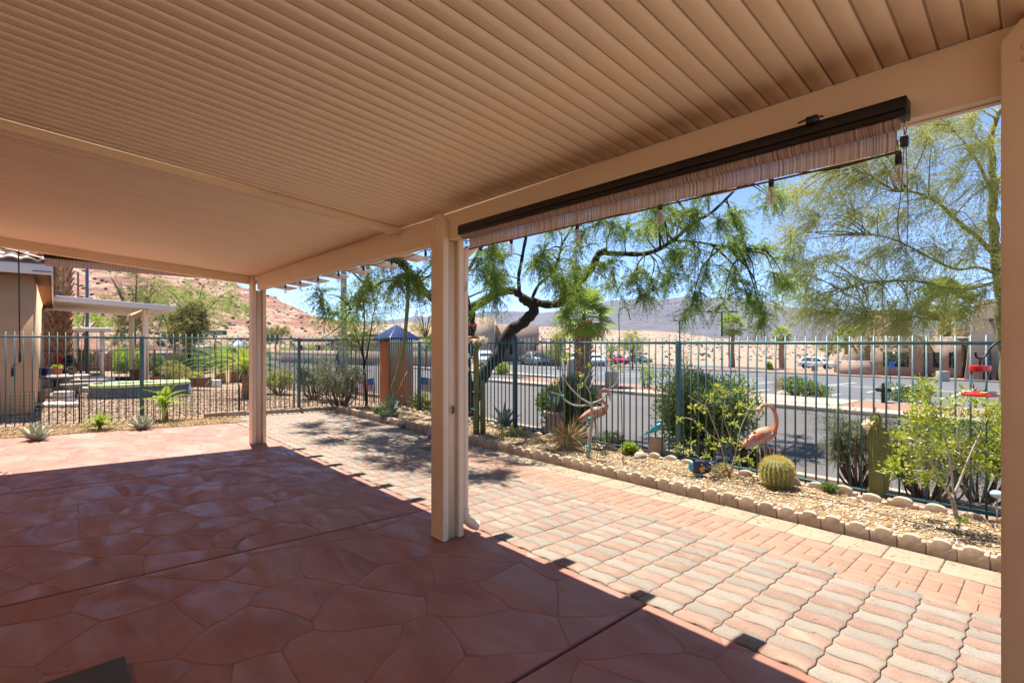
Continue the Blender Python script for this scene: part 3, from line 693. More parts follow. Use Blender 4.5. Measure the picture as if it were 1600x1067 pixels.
# slats: one mesh, shared
y0, y1, sw = -2.6, 2.679, .0808
mb = MB(); w = sw/2; g = .0032; c = .0012; w -= .0001
for ya, yb in ((y0, y1),):
    prof = [(-w, .010), (-w, .0005), (-w+g, .0), (-w+g+c, -.0075), (w-g-c, -.0075), (w-g, .0), (w, .0005), (w, .010)]
    V = [(px_, yy - CY, zc(yy) + pz + .0075) for yy in (ya, yb) for px_, pz in prof]; n = 8
    mb.add(V, [(i, (i+1)%n, n+(i+1)%n, n+i) for i in range(n)] + [tuple(range(n))[::-1], tuple(range(n, 2*n))])
sm = mb.mesh('ceiling_slat', 'painted_metal')
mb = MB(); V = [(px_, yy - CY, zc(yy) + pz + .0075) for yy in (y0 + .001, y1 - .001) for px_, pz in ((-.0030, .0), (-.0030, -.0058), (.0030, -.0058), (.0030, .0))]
mb.add(V, [(i, (i+1)%4, 4+(i+1)%4, 4+i) for i in range(4)] + [(3, 2, 1, 0), (4, 5, 6, 7)]); shadow_me = mb.mesh('shadow_line', 'deck_and_shade_brown')  # groove shadow painted as a thin brown strip between the slats
x = 1.55
while x > -8.86:
    link('ceiling_slat', sm, cover, loc=(x, 0, 0)); link('shadow_line', shadow_me, cover, loc=(x - sw/2, 0, 0)); x -= sw
V = [(X, Y, zc(Y) + h) for h in (.0182, .06) for X, Y in ((-8.904, y0), (1.6, y0), (1.6, y1), (-8.904, y1))]
MB().add(V, [(0,3,2,1),(4,5,6,7),(0,1,5,4),(1,2,6,5),(2,3,7,6),(3,0,4,7)]).build('roof_panel', 'deck_and_shade_brown', cover)
# long beam: two boards with a cap below
MB().box((-8.33, 2.312, 2.325), (2.0, 2.345, 2.542)).build('beam', 'painted_beam', cover, bevel=.003)
MB().box((-8.33, 2.378, 2.325), (2.0, 2.411, 2.538)).build('beam', 'painted_beam', cover, bevel=.003)
MB().box((-8.33, 2.3455, 2.330), (2.0, 2.3775, 2.36)).build('beam_cap', 'painted_beam', cover)
# side beam and cross beam run down with the slope
def slopebox(xa, xb, ya, yb, top, bot):
    V = [(X, Y, zc(Y) + h) for h in (bot, top) for X, Y in ((xa, ya), (xb, ya), (xb, yb), (xa, yb))]
    return MB().add(V, [(0,3,2,1),(4,5,6,7),(0,1,5,4),(1,2,6,5),(2,3,7,6),(3,0,4,7)])
slopebox(-8.60, -8.50, y0, 2.29, -.001, -.125).build('side_beam', 'painted_beam', cover, bevel=.003)
slopebox(-8.97, -8.905, y0, 2.70, .07, -.05).build('side_fascia', 'white_metal', cover, bevel=.003)
slopebox(-4.06, -3.985, y0, 2.308, -.001, -.058).build('cross_beam', 'painted_beam', cover, bevel=.003)
# gutter along the front edge
GO = -.125
gp = [(2.805, .065), (2.805, -.03), (2.83, -.042), (2.875, -.042), (2.885, .0), (2.90, .065), (2.893, .065), (2.879, .0), (2.87, -.036), (2.832, -.036), (2.811, -.026), (2.811, .065)]
MB().prism([(a + GO, zc(2.69) + b_) for a, b_ in gp], -8.97, 2.0, 'x').build('gutter', 'white_metal', cover)
# rafter tails under the gutter
tp = []
def tail():
    ya, yb = 2.4125, 2.965
    prof = [(ya, zc(ya)-.003), (ya, zc(ya)-.115), (2.84, zc(2.84)-.125), (2.88, zc(2.88)-.12), (2.92, zc(2.92)-.10), (yb, zc(yb)-.09), (yb, zc(yb)-.07), (2.67, zc(2.67)-.055), (2.67, zc(2.67)-.003)]
    return MB().prism([(a - CY, b_) for a, b_ in prof], -.062, .062, 'x')
tm = tail().mesh('rafter_tail', 'painted_beam', bevel=.004)
for k in range(-2, 14):
    X = -.66 - .655 * k
    if X > -8.9: link('rafter_tail', tm, cover, loc=(X, 0, 0))
# posts: two boards each, peaked at the top
def post(xl, extra=False):
    zb = yardz(2.3); x0_, x1_ = xl, xl + .17; c = .045
    p = [(x0_, zb - .01), (x1_, zb - .01), (x1_, 2.475), (x1_ - c, 2.53), (x0_ + c, 2.53), (x0_, 2.475)]
    MB().prism(p, 2.258, 2.3105, 'y').build('post_board', 'painted_beam', cover, bevel=.003)
    p2 = [(x0_ + .002, zb - .01), (x1_ - .002, zb - .01), (x1_ - .002, 2.47), (x1_ - c, 2.525), (x0_ + c, 2.525), (x0_ + .002, 2.47)]
    MB().prism(p2, 2.4125, 2.462, 'y').build('post_board', 'painted_beam', cover, bevel=.003)
    MB().box((x0_ + .035, 2.3115, zb), (x1_ - .035, 2.4115, 2.324)).build('post_core', 'painted_beam', cover)
    for z in (2.44, 2.40):
        mb = MB()
        for dx in (.055, .115): mb.lathe([(.011, 0), (.010, .003), (.004, .006)], 10, (0, 0, 0), rot=Matrix.Rotation(rad(90), 3, 'X')); mb.v[-1] = mb.v[-1] + np.array([xl + dx, 2.258, z])
        mb.build('screw', 'painted_beam', cover)
    # rivets down the board
    mb = MB()
    for z in (1.7, 1.1, .45): mb.ball((xl + .085, 2.2575, z), (.005, .002, .005), 8, 4)
    mb.build('screw', 'painted_beam', cover)
mat('grime', (.10, .06, .045), (.2, .11, .08), 30, .95)
post(-8.56); post(-3.42); post(-.107)
for xl in (-8.56, -3.42, -.107):
    mb = MB(); mb.box((xl - .004, 2.254, yardz(2.3) - .002), (xl + .174, 2.3145, yardz(2.3) + .006)); mb.box((xl - .002, 2.409, yardz(2.4) - .002), (xl + .172, 2.466, yardz(2.4) + .006)); mb.build('caulk_line', 'grime', cover)
# outlet on the middle post
MB().box((-3.2495, 2.336, .93), (-3.2440, 2.372, 1.0)).build('outlet_cover', 'cast_grey', cover, bevel=.002)
mb = MB().box((-3.2440, 2.345, .942), (-3.2425, 2.363, .962)); mb.box((-3.2440, 2.345, .968), (-3.2425, 2.363, .988)); mb.build('outlet_socket', 'black_plastic', cover)
# downspout behind the middle post
dp = smoothpath([(-3.30, 2.66, zc(2.6) - .05), (-3.30, 2.65, 2.37), (-3.30, 2.60, 2.30), (-3.30, 2.535, 2.24), (-3.30, 2.505, 2.12), (-3.30, 2.505, .3), (-3.30, 2.505, .10)], 4)
MB().tube(dp, .034, 12).build('downspout', 'painted_beam', cover, smooth=True, auto=50)
el = MB(); pts = [(-3.30, 2.505, .12), (-3.29, 2.51, .05), (-3.27, 2.56, -.005), (-3.26, 2.61, -.028)]
P = smoothpath(pts, 6); el.tube(P, [(.036 if i % 2 else .041) for i in range(len(P))], 12, cap=False); el.build('downspout_elbow', 'painted_beam', cover, smooth=False)

# ---------------------------------------------------------------- shade fabric
mf, nt, out = new_mat('shade_fabric'); L = nt.links.new
b = NN(nt, 'ShaderNodeBsdfPrincipled'); b.inputs['Roughness'].default_value = .85
tc = NN(nt, 'ShaderNodeTexCoord'); mp = NN(nt, 'ShaderNodeMapping'); mp.inputs['Scale'].default_value = (110, 0, .15); L(tc.outputs['Object'], mp.inputs[0])
n1 = NN(nt, 'ShaderNodeTexNoise'); n1.inputs['Scale'].default_value = 1; n1.inputs['Detail'].default_value = 3; L(mp.outputs[0], n1.inputs['Vector'])
cr = NN(nt, 'ShaderNodeValToRGB'); e = cr.color_ramp.elements; e[0].position = .38; e[0].color = (.26, .19, .16, 1); e[1].position = .62; e[1].color = (.78, .66, .56, 1)
x = e.new(.5); x.color = (.55, .43, .36, 1); L(n1.outputs[0], cr.inputs[0]); L(cr.outputs[0], b.inputs['Base Color'])
tl = NN(nt, 'ShaderNodeBsdfTranslucent'); L(cr.outputs[0], tl.inputs[0]); ms = NN(nt, 'ShaderNodeMixShader'); ms.inputs[0].default_value = .35
L(b.outputs[0], ms.inputs[1]); L(tl.outputs[0], ms.inputs[2])
tr = NN(nt, 'ShaderNodeBsdfTransparent'); m2 = NN(nt, 'ShaderNodeMixShader'); m2.inputs[0].default_value = .04; L(ms.outputs[0], m2.inputs[1]); L(tr.outputs[0], m2.inputs[2]); L(m2.outputs[0], out.inputs[0])

mf2 = mf.copy(); mf2.name = 'shade_fabric_side'
for n_ in mf2.node_tree.nodes:
    if n_.type == 'MAPPING': n_.inputs['Scale'].default_value = (0, 110, .15)
sh = thing('roller_shade', 'brown striped roller shade rolled up in a dark cassette on the long beam', 'shade', (-1.7, 2.27, 2.35))
MB().box((-3.01, 2.222, 2.312), (-.345, 2.308, 2.335)).build('cassette', 'dark_bronze', sh, bevel=.004)
prof = [(2.222, 2.336), (2.222, 2.372), (2.232, 2.384), (2.308, 2.384), (2.308, 2.336)]
MB().prism(prof, -3.01, -.345, 'x').build('cassette_lid', 'dark_bronze', sh, bevel=.003)
rot = Matrix.Rotation(rad(90), 3, 'Y')
mb = MB(); a = np.linspace(0, 2*PI, 20, endpoint=False); mb.prism([(2.262 + .026*math.cos(t), 2.302 + .026*math.sin(t)) for t in a], -2.99, -.37, 'x'); mb.build('fabric_roll', mf, sh, smooth=True, auto=40)
# hanging tongue of fabric, gently bowed
V = []; xs_ = np.linspace(-2.975, -.385, 60)
for j in range(7):
    for X in xs_:
        q = j / 6; V.append((X, 2.300 + .008*math.sin(q*PI) + .0025*math.sin(X*5)*q, 2.295 - q*(.085 + .006*math.sin(X*1.7))))
n = len(xs_); F = [(j*n+i, j*n+i+1, (j+1)*n+i+1, (j+1)*n+i) for j in range(6) for i in range(n-1)]
MB().add(V, F).build('shade_cloth', mf, sh, smooth=True)
MB().tube([(-2.98, 2.302, 2.207), (-.38, 2.302, 2.207)], .0045, 8).build('hem_bar', 'bark_brown', sh)
mb = MB(); ring = [(-.352 + 0, 2.25 + .011*math.cos(t), 2.275 + .024*math.sin(t)) for t in np.linspace(0, 2*PI, 17)]
mb.tube(ring, .004, 6); mb.build('pull_ring', 'chrome', sh)
MB().box((-.366, 2.236, 2.205), (-.342, 2.262, 2.243)).build('cord_clip', 'black_plastic', sh, bevel=.004)
pa = smoothpath([(-.354, 2.245, 2.21), (-.362, 2.24, 2.05), (-.372, 2.24, 1.93), (-.362, 2.243, 1.85), (-.352, 2.247, 1.828), (-.346, 2.25, 1.87), (-.345, 2.252, 2.0), (-.350, 2.252, 2.21)], 5)
MB().tube(pa, .0017, 5).build('pull_cord', 'cast_grey', sh)
mb = MB().box((-.66, 2.205, 2.372), (-.62, 2.235, 2.40)); mb.tube(smoothpath([(-.69, 2.21, 2.387), (-.64, 2.205, 2.392), (-.60, 2.212, 2.386)], 3), .004, 5); mb.build('bracket', 'black_plastic', sh)

shl = thing('roller_shade', 'brown striped roller shade under the left end beam with a long crank handle', 'shade', (-8.72, 0, 2.55))
MB().box((-8.74, -.10, 2.585), (-8.64, 2.30, 2.665)).build('cassette', 'dark_bronze', shl, bevel=.004)
V = []; ys_ = np.linspace(-.09, 2.30, 40)
for j in range(5):
    for Y in ys_: V.append((-8.69 + .004*math.sin(Y*4)*j/4, Y, 2.60 - j/4*.115 + (Y+.09)*-.004))
n = len(ys_); F = [(j*n+i, j*n+i+1, (j+1)*n+i+1, (j+1)*n+i) for j in range(4) for i in range(n-1)]
MB().add(V, F).build('shade_cloth', mf2, shl, smooth=True)
mb = MB(); mb.tube([SX(29, 392, -8.58), SX(31, 552, -8.58)], .007, 6); mb.build('crank_rod', 'black_plastic', shl)
mb = MB(); mb.tube([SX(31, 548, -8.58), SX(31, 566, -8.58)], .013, 8); mb.tube([SX(31, 566, -8.58), SX(20, 571, -8.58), SX(19.5, 574, -8.58)], .007, 6); mb.tube([SX(19.5, 573, -8.58), SX(19.5, 588, -8.58)], .015, 8); mb.build('crank_handle', 'black_plastic', shl)

# ---------------------------------------------------------------- string lights
gl, nt, out = new_mat('bulb_glass'); L = nt.links.new
b = NN(nt, 'ShaderNodeBsdfPrincipled'); b.inputs['Base Color'].default_value = (.85, .82, .78, 1); b.inputs['Roughness'].default_value = .08
tr = NN(nt, 'ShaderNodeBsdfTransparent'); tr.inputs[0].default_value = (.97, .95, .92, 1); m2 = NN(nt, 'ShaderNodeMixShader'); m2.inputs[0].default_value = .70; L(b.outputs[0], m2.inputs[1]); L(tr.outputs[0], m2.inputs[2]); L(m2.outputs[0], out.inputs[0])
mat('amber', (.5, .32, .14), None, 4, .4)
stl = thing('string_lights', 'black cable of clear bulbs hung along the outer edge of the long beam', 'string lights', (-3, 2.5, 2.3))
spots = [(446,448),(469,442),(497,437),(529,429),(568,420),(612,410),(665,397),(720,383),(799,377),(902,354),(1032,323),(1205,286),(1404,250)]
socks = [SY(a, b_, 2.52) for a, b_ in spots]
path = [SY(425, 449, 2.5)]
for a, b_ in zip(socks, socks[1:] + [None]):
    path.append(a + np.array([0, 0, .035]))
    if b_ is not None: q = (a + b_) / 2; path.append(q + np.array([0, 0, .012]))
MB().tube(smoothpath(path, 4), .004, 5).build('cable', 'black_plastic', stl)
sock = MB().lathe([(.006, .036), (.011, .026), (.013, .0), (.012, -.02)][::-1], 10).mesh('socket', 'black_plastic', smooth=True, auto=40)
bulb = MB().lathe([(.004, -.105), (.017, -.098), (.026, -.078), (.025, -.06), (.014, -.03), (.013, -.02)], 14).mesh('bulb', gl, smooth=True)
fil = MB().tube([(0, 0, -.03), (.003, 0, -.06), (-.003, 0, -.085)], .003, 5).mesh('filament', 'amber')
for s_ in socks:
    l = s_ - np.array(wloc(stl)); o = link('socket', sock, stl, loc=l); bo = link('bulb', bulb, stl, loc=l); link('filament', fil, bo)
mb = MB()
for k in range(len(socks)): mb.tube([socks[k] + np.array([0, -.01, .04]), socks[k] + np.array([0, -.02, .075])], .002, 4)
mb.build('hook', 'black_plastic', stl)
mb = MB().tube(smoothpath([SY(724, 385, 2.49), SY(722, 420, 2.49), SY(717, 450, 2.49), SY(724, 462, 2.49), SY(730, 440, 2.49)], 4), .003, 5)
mb.build('loose_wire', 'cast_grey', stl)

# ---------------------------------------------------------------- door mat at the camera's feet
mm, nt, out = new_mat('woven_mat'); L = nt.links.new
b = NN(nt, 'ShaderNodeBsdfPrincipled'); b.inputs['Roughness'].default_value = .9; L(b.outputs[0], out.inputs[0])
tc = NN(nt, 'ShaderNodeTexCoord'); ck = NN(nt, 'ShaderNodeTexChecker'); ck.inputs['Scale'].default_value = 110; ck.inputs[1].default_value = (.022, .014, .010, 1); ck.inputs[2].default_value = (.13, .09, .045, 1)
L(tc.outputs['Object'], ck.inputs[0]); L(ck.outputs[0], b.inputs['Base Color'])
dm = MB().box((-2.98, -.75, -.003), (-2.2, .245, .013)); 
for k in range(60): dm.tube([(-2.97 + .0128*k, -.74, .0135), (-2.97 + .0128*k, .235, .0135 - .033*.2)], .003, 4)
tag(dm.build('door_mat', mm, off=(-2.6, -.25, 0)), 'dark woven mat lying on the red slab', 'mat').location = (-2.6, -.25, .004)

# ================================================================== fences
def fence(name, label, A, B, top, bot, posts, pitch, mname, prong=.075, pk=.008, rails=None, railh=.018, postw=.032, zfun=None):
    """upright pickets from A to B (x, y); top rail height top, bottom rail height bot (each (zA, zB))"""
    A = np.array(A, float); B = np.array(B, float); Ln = np.linalg.norm(B - A); d = (B - A) / Ln; ang = math.atan2(d[1], d[0])
    th = thing(name, label, 'fence', (A[0], A[1], 0))
    hgt = ((top[0] + top[1]) - (bot[0] + bot[1])) / 2 + prong + .05
    pm = MB().box((-pk, -pk, 0), (pk, pk, hgt)); pm.add([(-pk, -pk, hgt), (pk, -pk, hgt), (pk, pk, hgt), (-pk, pk, hgt), (0, 0, hgt + .012)], [(0,1,4),(1,2,4),(2,3,4),(3,0,4)])
    pm = pm.mesh('picket', mname)
    n = int(Ln / pitch); cnt = 0; extra = MB()
    for k in range(n + 1):
        s_ = k * pitch; q = s_ / Ln; p = A + d * s_; zt = top[0] + (top[1]-top[0])*q
        if cnt < 290:
            o = link('picket', pm, th, loc=(p[0]-A[0], p[1]-A[1], zt + prong - hgt)); o.rotation_euler = (0, 0, ang + rs.uniform(-.05, .05)); cnt += 1
    knots = [0] + list(posts) + [Ln]
    sd = np.array([-d[1], d[0]])
    for z in (rails or (top, bot)):
        for a, b_ in zip(knots[:-1], knots[1:]):
            if b_ - a < .05: continue
            pa, pb = A + d * a, A + d * b_; za, zb = z[0] + (z[1]-z[0])*a/Ln, z[0] + (z[1]-z[0])*b_/Ln
            V = [(*(p + sd * e_), zz_ + h) for h in (-railh, railh) for p, zz_, e_ in ((pa, za, -.017), (pb, zb, -.017), (pb, zb, .017), (pa, za, .017))]
            MB().add(V, [(0,3,2,1),(4,5,6,7),(0,1,5,4),(1,2,6,5),(2,3,7,6),(3,0,4,7)]).build('rail', mname, th)
    for s_ in posts:
        p = A + d * s_; q = s_ / Ln; zt = top[0] + (top[1]-top[0])*q
        zb = (zfun or H)(p[0], p[1]) - .1
        MB().cbox((p[0], p[1], (zt + .03 + zb)/2), (postw*2, postw*2, zt + .03 - zb), ang).build('post', mname, th, bevel=.003)
    return th
FY = 6.6
fence('metal_fence', 'teal metal picket fence running along the street behind the planting bed', (1.6, FY), (-12.0, FY), (1.497, 1.51), (-.135, -.135), [1.78, 5.22, 8.66, 12.1], .1118, 'fence_teal')
fence('metal_fence', 'teal metal picket fence across the far left end of the patio', (-12.45, -7), (-12.45, 6.6), (1.64, 1.585), (-.02, -.19), [1.2, 4.6, 8.3, 11.4], .1118, 'fence_teal')
fence('metal_fence', 'lower dark fence stepping down beside the street beyond the orange pillar', (-12.8, 7.05), (-16.3, 7.05), (1.28, 1.28), (-.28, -.28), [.1, 3.5], .1118, 'fence_black')
fence('metal_fence', 'far lower dark fence panel between the two orange pillars', (-16.35, 7.05), (-28.4, 7.05), (1.10, 1.02), (-.42, -.5), [.05, 3.6, 7.2, 10.8], .1118, 'fence_black')
fence('metal_fence', "dark fence at the back of the neighbour's yard", (-30.5, -3), (-30.5, 6.9), (1.15, 1.15), (-.45, -.45), [.1, 3.4, 6.7, 9.8], .125, 'fence_black')

# black plastic mesh along the lower half of the left fence
net = MB(); XN = -12.52
ys_ = np.arange(-6.9, 6.5, .062); zs_ = np.arange(0, .60, .062)
def nz_(y): return H(-12.5, y) + .05
for y in ys_:
    net.cbox((XN, y, nz_(y) + .28), (.004, .0055, .58))
for z in zs_:
    P = [(XN, y, nz_(y) + z) for y in (-6.9, -2, 2, 6.5)]; net.tube(P, .0013, 4, False)
kn = [(XN, y, nz_(y) + z) for y in ys_[::1] for z in zs_ ]
K = np.array(kn); base = np.array([(1,0,0),(0,1,0),(-1,0,0),(0,-1,0),(0,0,1),(0,0,-1)], float) * np.array([.008, .013, .013]); T = np.array([(0,1,4),(1,2,4),(2,3,4),(3,0,4),(1,0,5),(2,1,5),(3,2,5),(0,3,5)])
net.add((K[:, None] + base[None]).reshape(-1, 3), (T[None] + (np.arange(len(K)) * 6)[:, None, None]).reshape(-1, 3))
nt_ = thing('mesh_netting', 'black plastic mesh netting tied along the foot of the left fence', 'netting', (XN, 0, 0))
net.build('mesh', 'black_plastic', nt_, kind='stuff')
for y in (-3.0, .35, 3.1, 4.3): MB().box((XN - .018, y - .012, H(XN, y) - .05), (XN + .018, y + .012, H(XN, y) + .66)).build('stake', 'black_plastic', nt_)

# pillars with blue caps
def pillar(x, y, zg, label, htop):
    th = thing('gate_pillar', label, 'pillar', (x, y, zg), 'orange pillars with blue pyramid caps')
    w = .34
    MB().box((x - w, y - w, zg - .3), (x + w, y + w, htop)).build('shaft', 'orange_stucco', th, bevel=.01)
    MB().box((x - w + .09, y - w - .025, zg - .3), (x + w - .09, y - w - .001, htop - .002)).build('raised_panel', 'orange_stucco', th, bevel=.004)
    c = .47
    V = [(x-c, y-c, htop + .001), (x+c, y-c, htop + .001), (x+c, y+c, htop + .001), (x-c, y+c, htop + .001), (x-c, y-c, htop+.085), (x+c, y-c, htop+.085), (x+c, y+c, htop+.085), (x-c, y+c, htop+.085), (x, y, htop+.47)]
    MB().add(V, [(0,3,2,1),(0,1,5,4),(1,2,6,5),(2,3,7,6),(3,0,4,7),(4,5,8),(5,6,8),(6,7,8),(7,4,8)]).build('cap', 'blue_metal', th, bevel=.006)
pillar(-12.55, 7.12, -.25, 'orange stucco pillar with blue pyramid cap at the near fence corner', 1.56)
pillar(-28.9, 7.1, -.5, "orange stucco pillar with blue pyramid cap at the far end of the neighbour's yard", 1.22)
# ================================================================== buildings
def wall_box(mb, lo, hi): return mb.box(lo, hi)
# --- neighbour's house on the left
nh = thing('house', "neighbour's tan stucco house with a low tiled roof and brown soffit", 'house', (-20, -6, -.3))
wc = SX(52, 600, -14.9)      # near corner
yc = wc[1]
MB().box((-29, -16, -1.2), (-14.9, yc, 3.02)).build('wall', 'stucco_tan', nh)
MB().box((-29.0, -16.0, -1.2), (-14.87, yc + .03, -.27)).build('wall_base', 'stucco_pink', nh)
ex, ey = -14.25, -.02
mat('soffit', (.22, .09, .03), (.17, .07, .025), 3, .8)
soff = MB(); 
for k in range(46): soff.box((-29.4 + .33*k, yc + .002, 2.985), (-29.4 + .33*k + .322, ey - .03, 3.0))
soff.build('soffit_board', 'soffit', nh, kind='stuff')
MB().box((-14.868, -16, 2.985), (ex - .03, yc, 3.0)).build('soffit', 'soffit', nh)
MB().box((ex - .03, -16.4, 2.93), (ex, ey, 3.14)).build('fascia', 'white_metal', nh, bevel=.004)
MB().box((-29.6, ey - .03, 2.93), (ex - .031, ey, 3.139)).build('fascia', 'white_metal', nh, bevel=.004)
mat('roof_tile', (.52, .36, .27), (.40, .27, .20), 3, .55, .3, 60, vary=.12)
# hip roof of barrel tiles: rows overlap, each a wavy strip
rt = MB(); rows = 9
for r_ in range(rows):
    xa, xb = ex + .05 - r_*.36, ex + .05 - (r_+1.18)*.36; za, zb = 3.17 + r_*.115 + .035, 3.17 + (r_+1.18)*.115
    ys_ = np.arange(-16.4, ey - .0 - r_*.36, .03)
    w_ = .055*np.abs(np.sin(ys_ * PI / .26)); V = []
    for X, Z in ((xa, za - .03), (xa, za), (xb, zb)): V += [(X, y, Z + w) for y, w in zip(ys_, w_)]
    n = len(ys_); rt.add(V, np.array([(j*n+i, j*n+i+1, (j+1)*n+i+1, (j+1)*n+i) for j in range(2) for i in range(n-1)]))
for r_ in range(rows):
    ya, yb = ey + .05 - r_*.36, ey + .05 - (r_+1.18)*.36; za, zb = 3.17 + r_*.115 + .035, 3.17 + (r_+1.18)*.115
    xs_ = np.arange(-29.6, ex - r_*.36, .03)
    w_ = .055*np.abs(np.sin(xs_ * PI / .26)); V = []
    for Y, Z in ((ya, za - .03), (ya, za), (yb, zb)): V += [(x, Y, Z + w) for x, w in zip(xs_, w_)]
    n = len(xs_); rt.add(V, np.array([(j*n+i, (j+1)*n+i, (j+1)*n+i+1, j*n+i+1) for j in range(2) for i in range(n-1)]))
rt.build('roof_tile', 'roof_tile', nh, kind='stuff', smooth=False)
MB().add([(-29.6, -16.4, 3.15), (ex, -16.4, 3.15), (ex, ey, 3.15), (-29.6, ey, 3.15), (-24, -10, 6.0), (-19, -5.5, 5.0)], [(0,1,2,3),(1,2,5),(2,3,5),(3,0,4,5),(0,1,5,4)]).build('roof', 'roof_tile', nh)

# --- the house this patio belongs to, behind the lens
oh = thing('house', 'tan stucco house wall closing the back of the patio', 'house', (-3, -3.1, 0))
mat('stucco_light', (.68, .50, .34), (.64, .47, .31), 1.2, .95, .5, 90, bdist=.006)
MB().box((-8.4, -9, -.3), (6, -2.62, 3.1)).build('wall', 'stucco_light', oh)
fr = MB().box((-4.6, -2.619, -.0), (-2.2, -2.56, 2.15)).build('patio_door', 'dark_bronze', oh); MB().box((-4.5, -2.559, .08), (-2.3, -2.545, 2.07)).build('pane', 'window_dark', fr)

# --- neighbour's flat patio cover
pcv = thing('patio_cover', "neighbour's flat white patio cover on square posts", 'patio cover', (-26, 1.5, -.4))
def zp(y): return 3.22 - .055 * y
V = [(X, Y, zp(Y) + h) for h in (-.20, 0) for X, Y in ((-31.5, -.3), (-24.3, -.3), (-24.3, 3.68), (-31.5, 3.68))]
MB().add(V, [(0,3,2,1),(4,5,6,7),(0,1,5,4),(1,2,6,5),(2,3,7,6),(3,0,4,7)]).build('roof_panel', 'white_metal', pcv, bevel=.01)
for x in (-24.75, -29.6):
    for dx in (0, .24):
        for y_ in (2.72,): MB().box((x - dx - .05, y_ - .09, H(x, y_) - .1), (x - dx + .05, y_ + .09, zp(y_) - .2)).build('post', 'painted_beam', pcv, bevel=.005)
MB().box((-31.4, 2.66, zp(2.7) - .42), (-24.4, 2.70, zp(2.7) - .19)).build('beam', 'painted_beam', pcv)
MB().box((-31.4, 2.74, zp(2.7) - .42), (-24.4, 2.78, zp(2.7) - .19)).build('beam', 'painted_beam', pcv)

def simple_house(name, label, cat, lo, hi, wallm, wins, roof=None, roofm='roof_tile', face='x'):
    """box house with recessed windows on its side facing the camera"""
    c = ((lo[0]+hi[0])/2, (lo[1]+hi[1])/2, lo[2]); t = thing(name, label, cat, c)
    MB().box(lo, hi).build('wall', wallm, t)
    if roof: 
        x0_, x1_, y0_, y1_ = lo[0]-.5, hi[0]+.5, lo[1]-.5, hi[1]+.5; e_ = min(x1_-x0_, y1_-y0_)/2 * .95
        if x1_-x0_ > y1_-y0_: a_, b_ = (x0_+e_, (y0_+y1_)/2), (x1_-e_, (y0_+y1_)/2)
        else: a_, b_ = ((x0_+x1_)/2, y0_+e_), ((x0_+x1_)/2, y1_-e_)
        z = hi[2]; V = [(x0_,y0_,z),(x1_,y0_,z),(x1_,y1_,z),(x0_,y1_,z),(x0_,y0_,z+.2),(x1_,y0_,z+.2),(x1_,y1_,z+.2),(x0_,y1_,z+.2),(*a_, z+roof),(*b_, z+roof)]
        if x1_-x0_ > y1_-y0_: Fr = [(4,5,9,8),(5,6,9),(6,7,8,9),(7,4,8)]
        else: Fr = [(4,5,8),(5,6,9,8),(6,7,9),(7,4,8,9)]
        MB().add(V, [(0,3,2,1),(0,1,5,4),(1,2,6,5),(2,3,7,6),(3,0,4,7)] + Fr).build('roof', roofm, t)
    for (f_, a, b_, z0, z1) in wins:      # f_: 'y' = face at lo y, 'x' = face at hi x
        if f_ == 'y':
            w_ = MB().box((a, lo[1]-.05, z0), (b_, lo[1]+.001, z0+.07)); w_.box((a, lo[1]-.05, z1-.07), (b_, lo[1]+.001, z1)); w_.box((a, lo[1]-.05, z0+.07), (a+.07, lo[1]+.001, z1-.07)); w_.box((b_-.07, lo[1]-.05, z0+.07), (b_, lo[1]+.001, z1-.07))
            fr = w_.build('window', 'dark_bronze', t); MB().box((a+.07, lo[1]-.02, z0+.07), (b_-.07, lo[1]-.004, z1-.07)).build('pane', 'window_dark', fr)
        else:
            w_ = MB().box((hi[0]-.001, a, z0), (hi[0]+.05, b_, z0+.07)); w_.box((hi[0]-.001, a, z1-.07), (hi[0]+.05, b_, z1)); w_.box((hi[0]-.001, a, z0+.07), (hi[0]+.05, a+.07, z1-.07)); w_.box((hi[0]-.001, b_-.07, z0+.07), (hi[0]+.05, b_, z1-.07))
            fr = w_.build('window', 'dark_bronze', t); MB().box((hi[0]+.004, a+.07, z0+.07), (hi[0]+.02, b_-.07, z1-.07)).build('pane', 'window_dark', fr)
    return t
# far house behind the neighbour's yard
fh = simple_house('house', 'far pale house with a tiled roof seen past the palm trunks', 'house', (-56, -9, -1.2), (-40, -.6, 2.6), 'stucco_cream', [('x', -7, -5.5, 0.2, 1.7), ('x', -3, -1.8, .2, 1.7)], roof=1.8)
fp = thing('patio_cover', 'far low patio cover with pale posts against the brown wall', 'patio cover', (-43, 1.5, -1))
MB().box((-47, -.55, 2.25), (-39.5, 2.6, 2.45)).build('roof_panel', 'white_metal', fp)
for y_ in (.9, 2.2): MB().box((-40.2, y_-.12, -1.2), (-39.9, y_+.12, 2.25)).build('post', 'painted_beam', fp)
mat('block_wall', (.30, .16, .11), (.22, .12, .085), 4, .9)
bw = thing('block_wall', "brown block wall behind the neighbour's yard", 'wall', (-50, 6, -1))
mb = MB()
bm_ = MB().box((-.09, -.195, -.095), (.09, .195, .095)).mesh('block', 'block_wall', bevel=.008)
cnt = 0
for r_ in range(9):
    for k in range(33):
        link('block', bm_, bw, loc=(1.0, -5 + .4*k + (.2 if r_ % 2 else 0) - 1.0, r_*.2 + .0)); cnt += 1

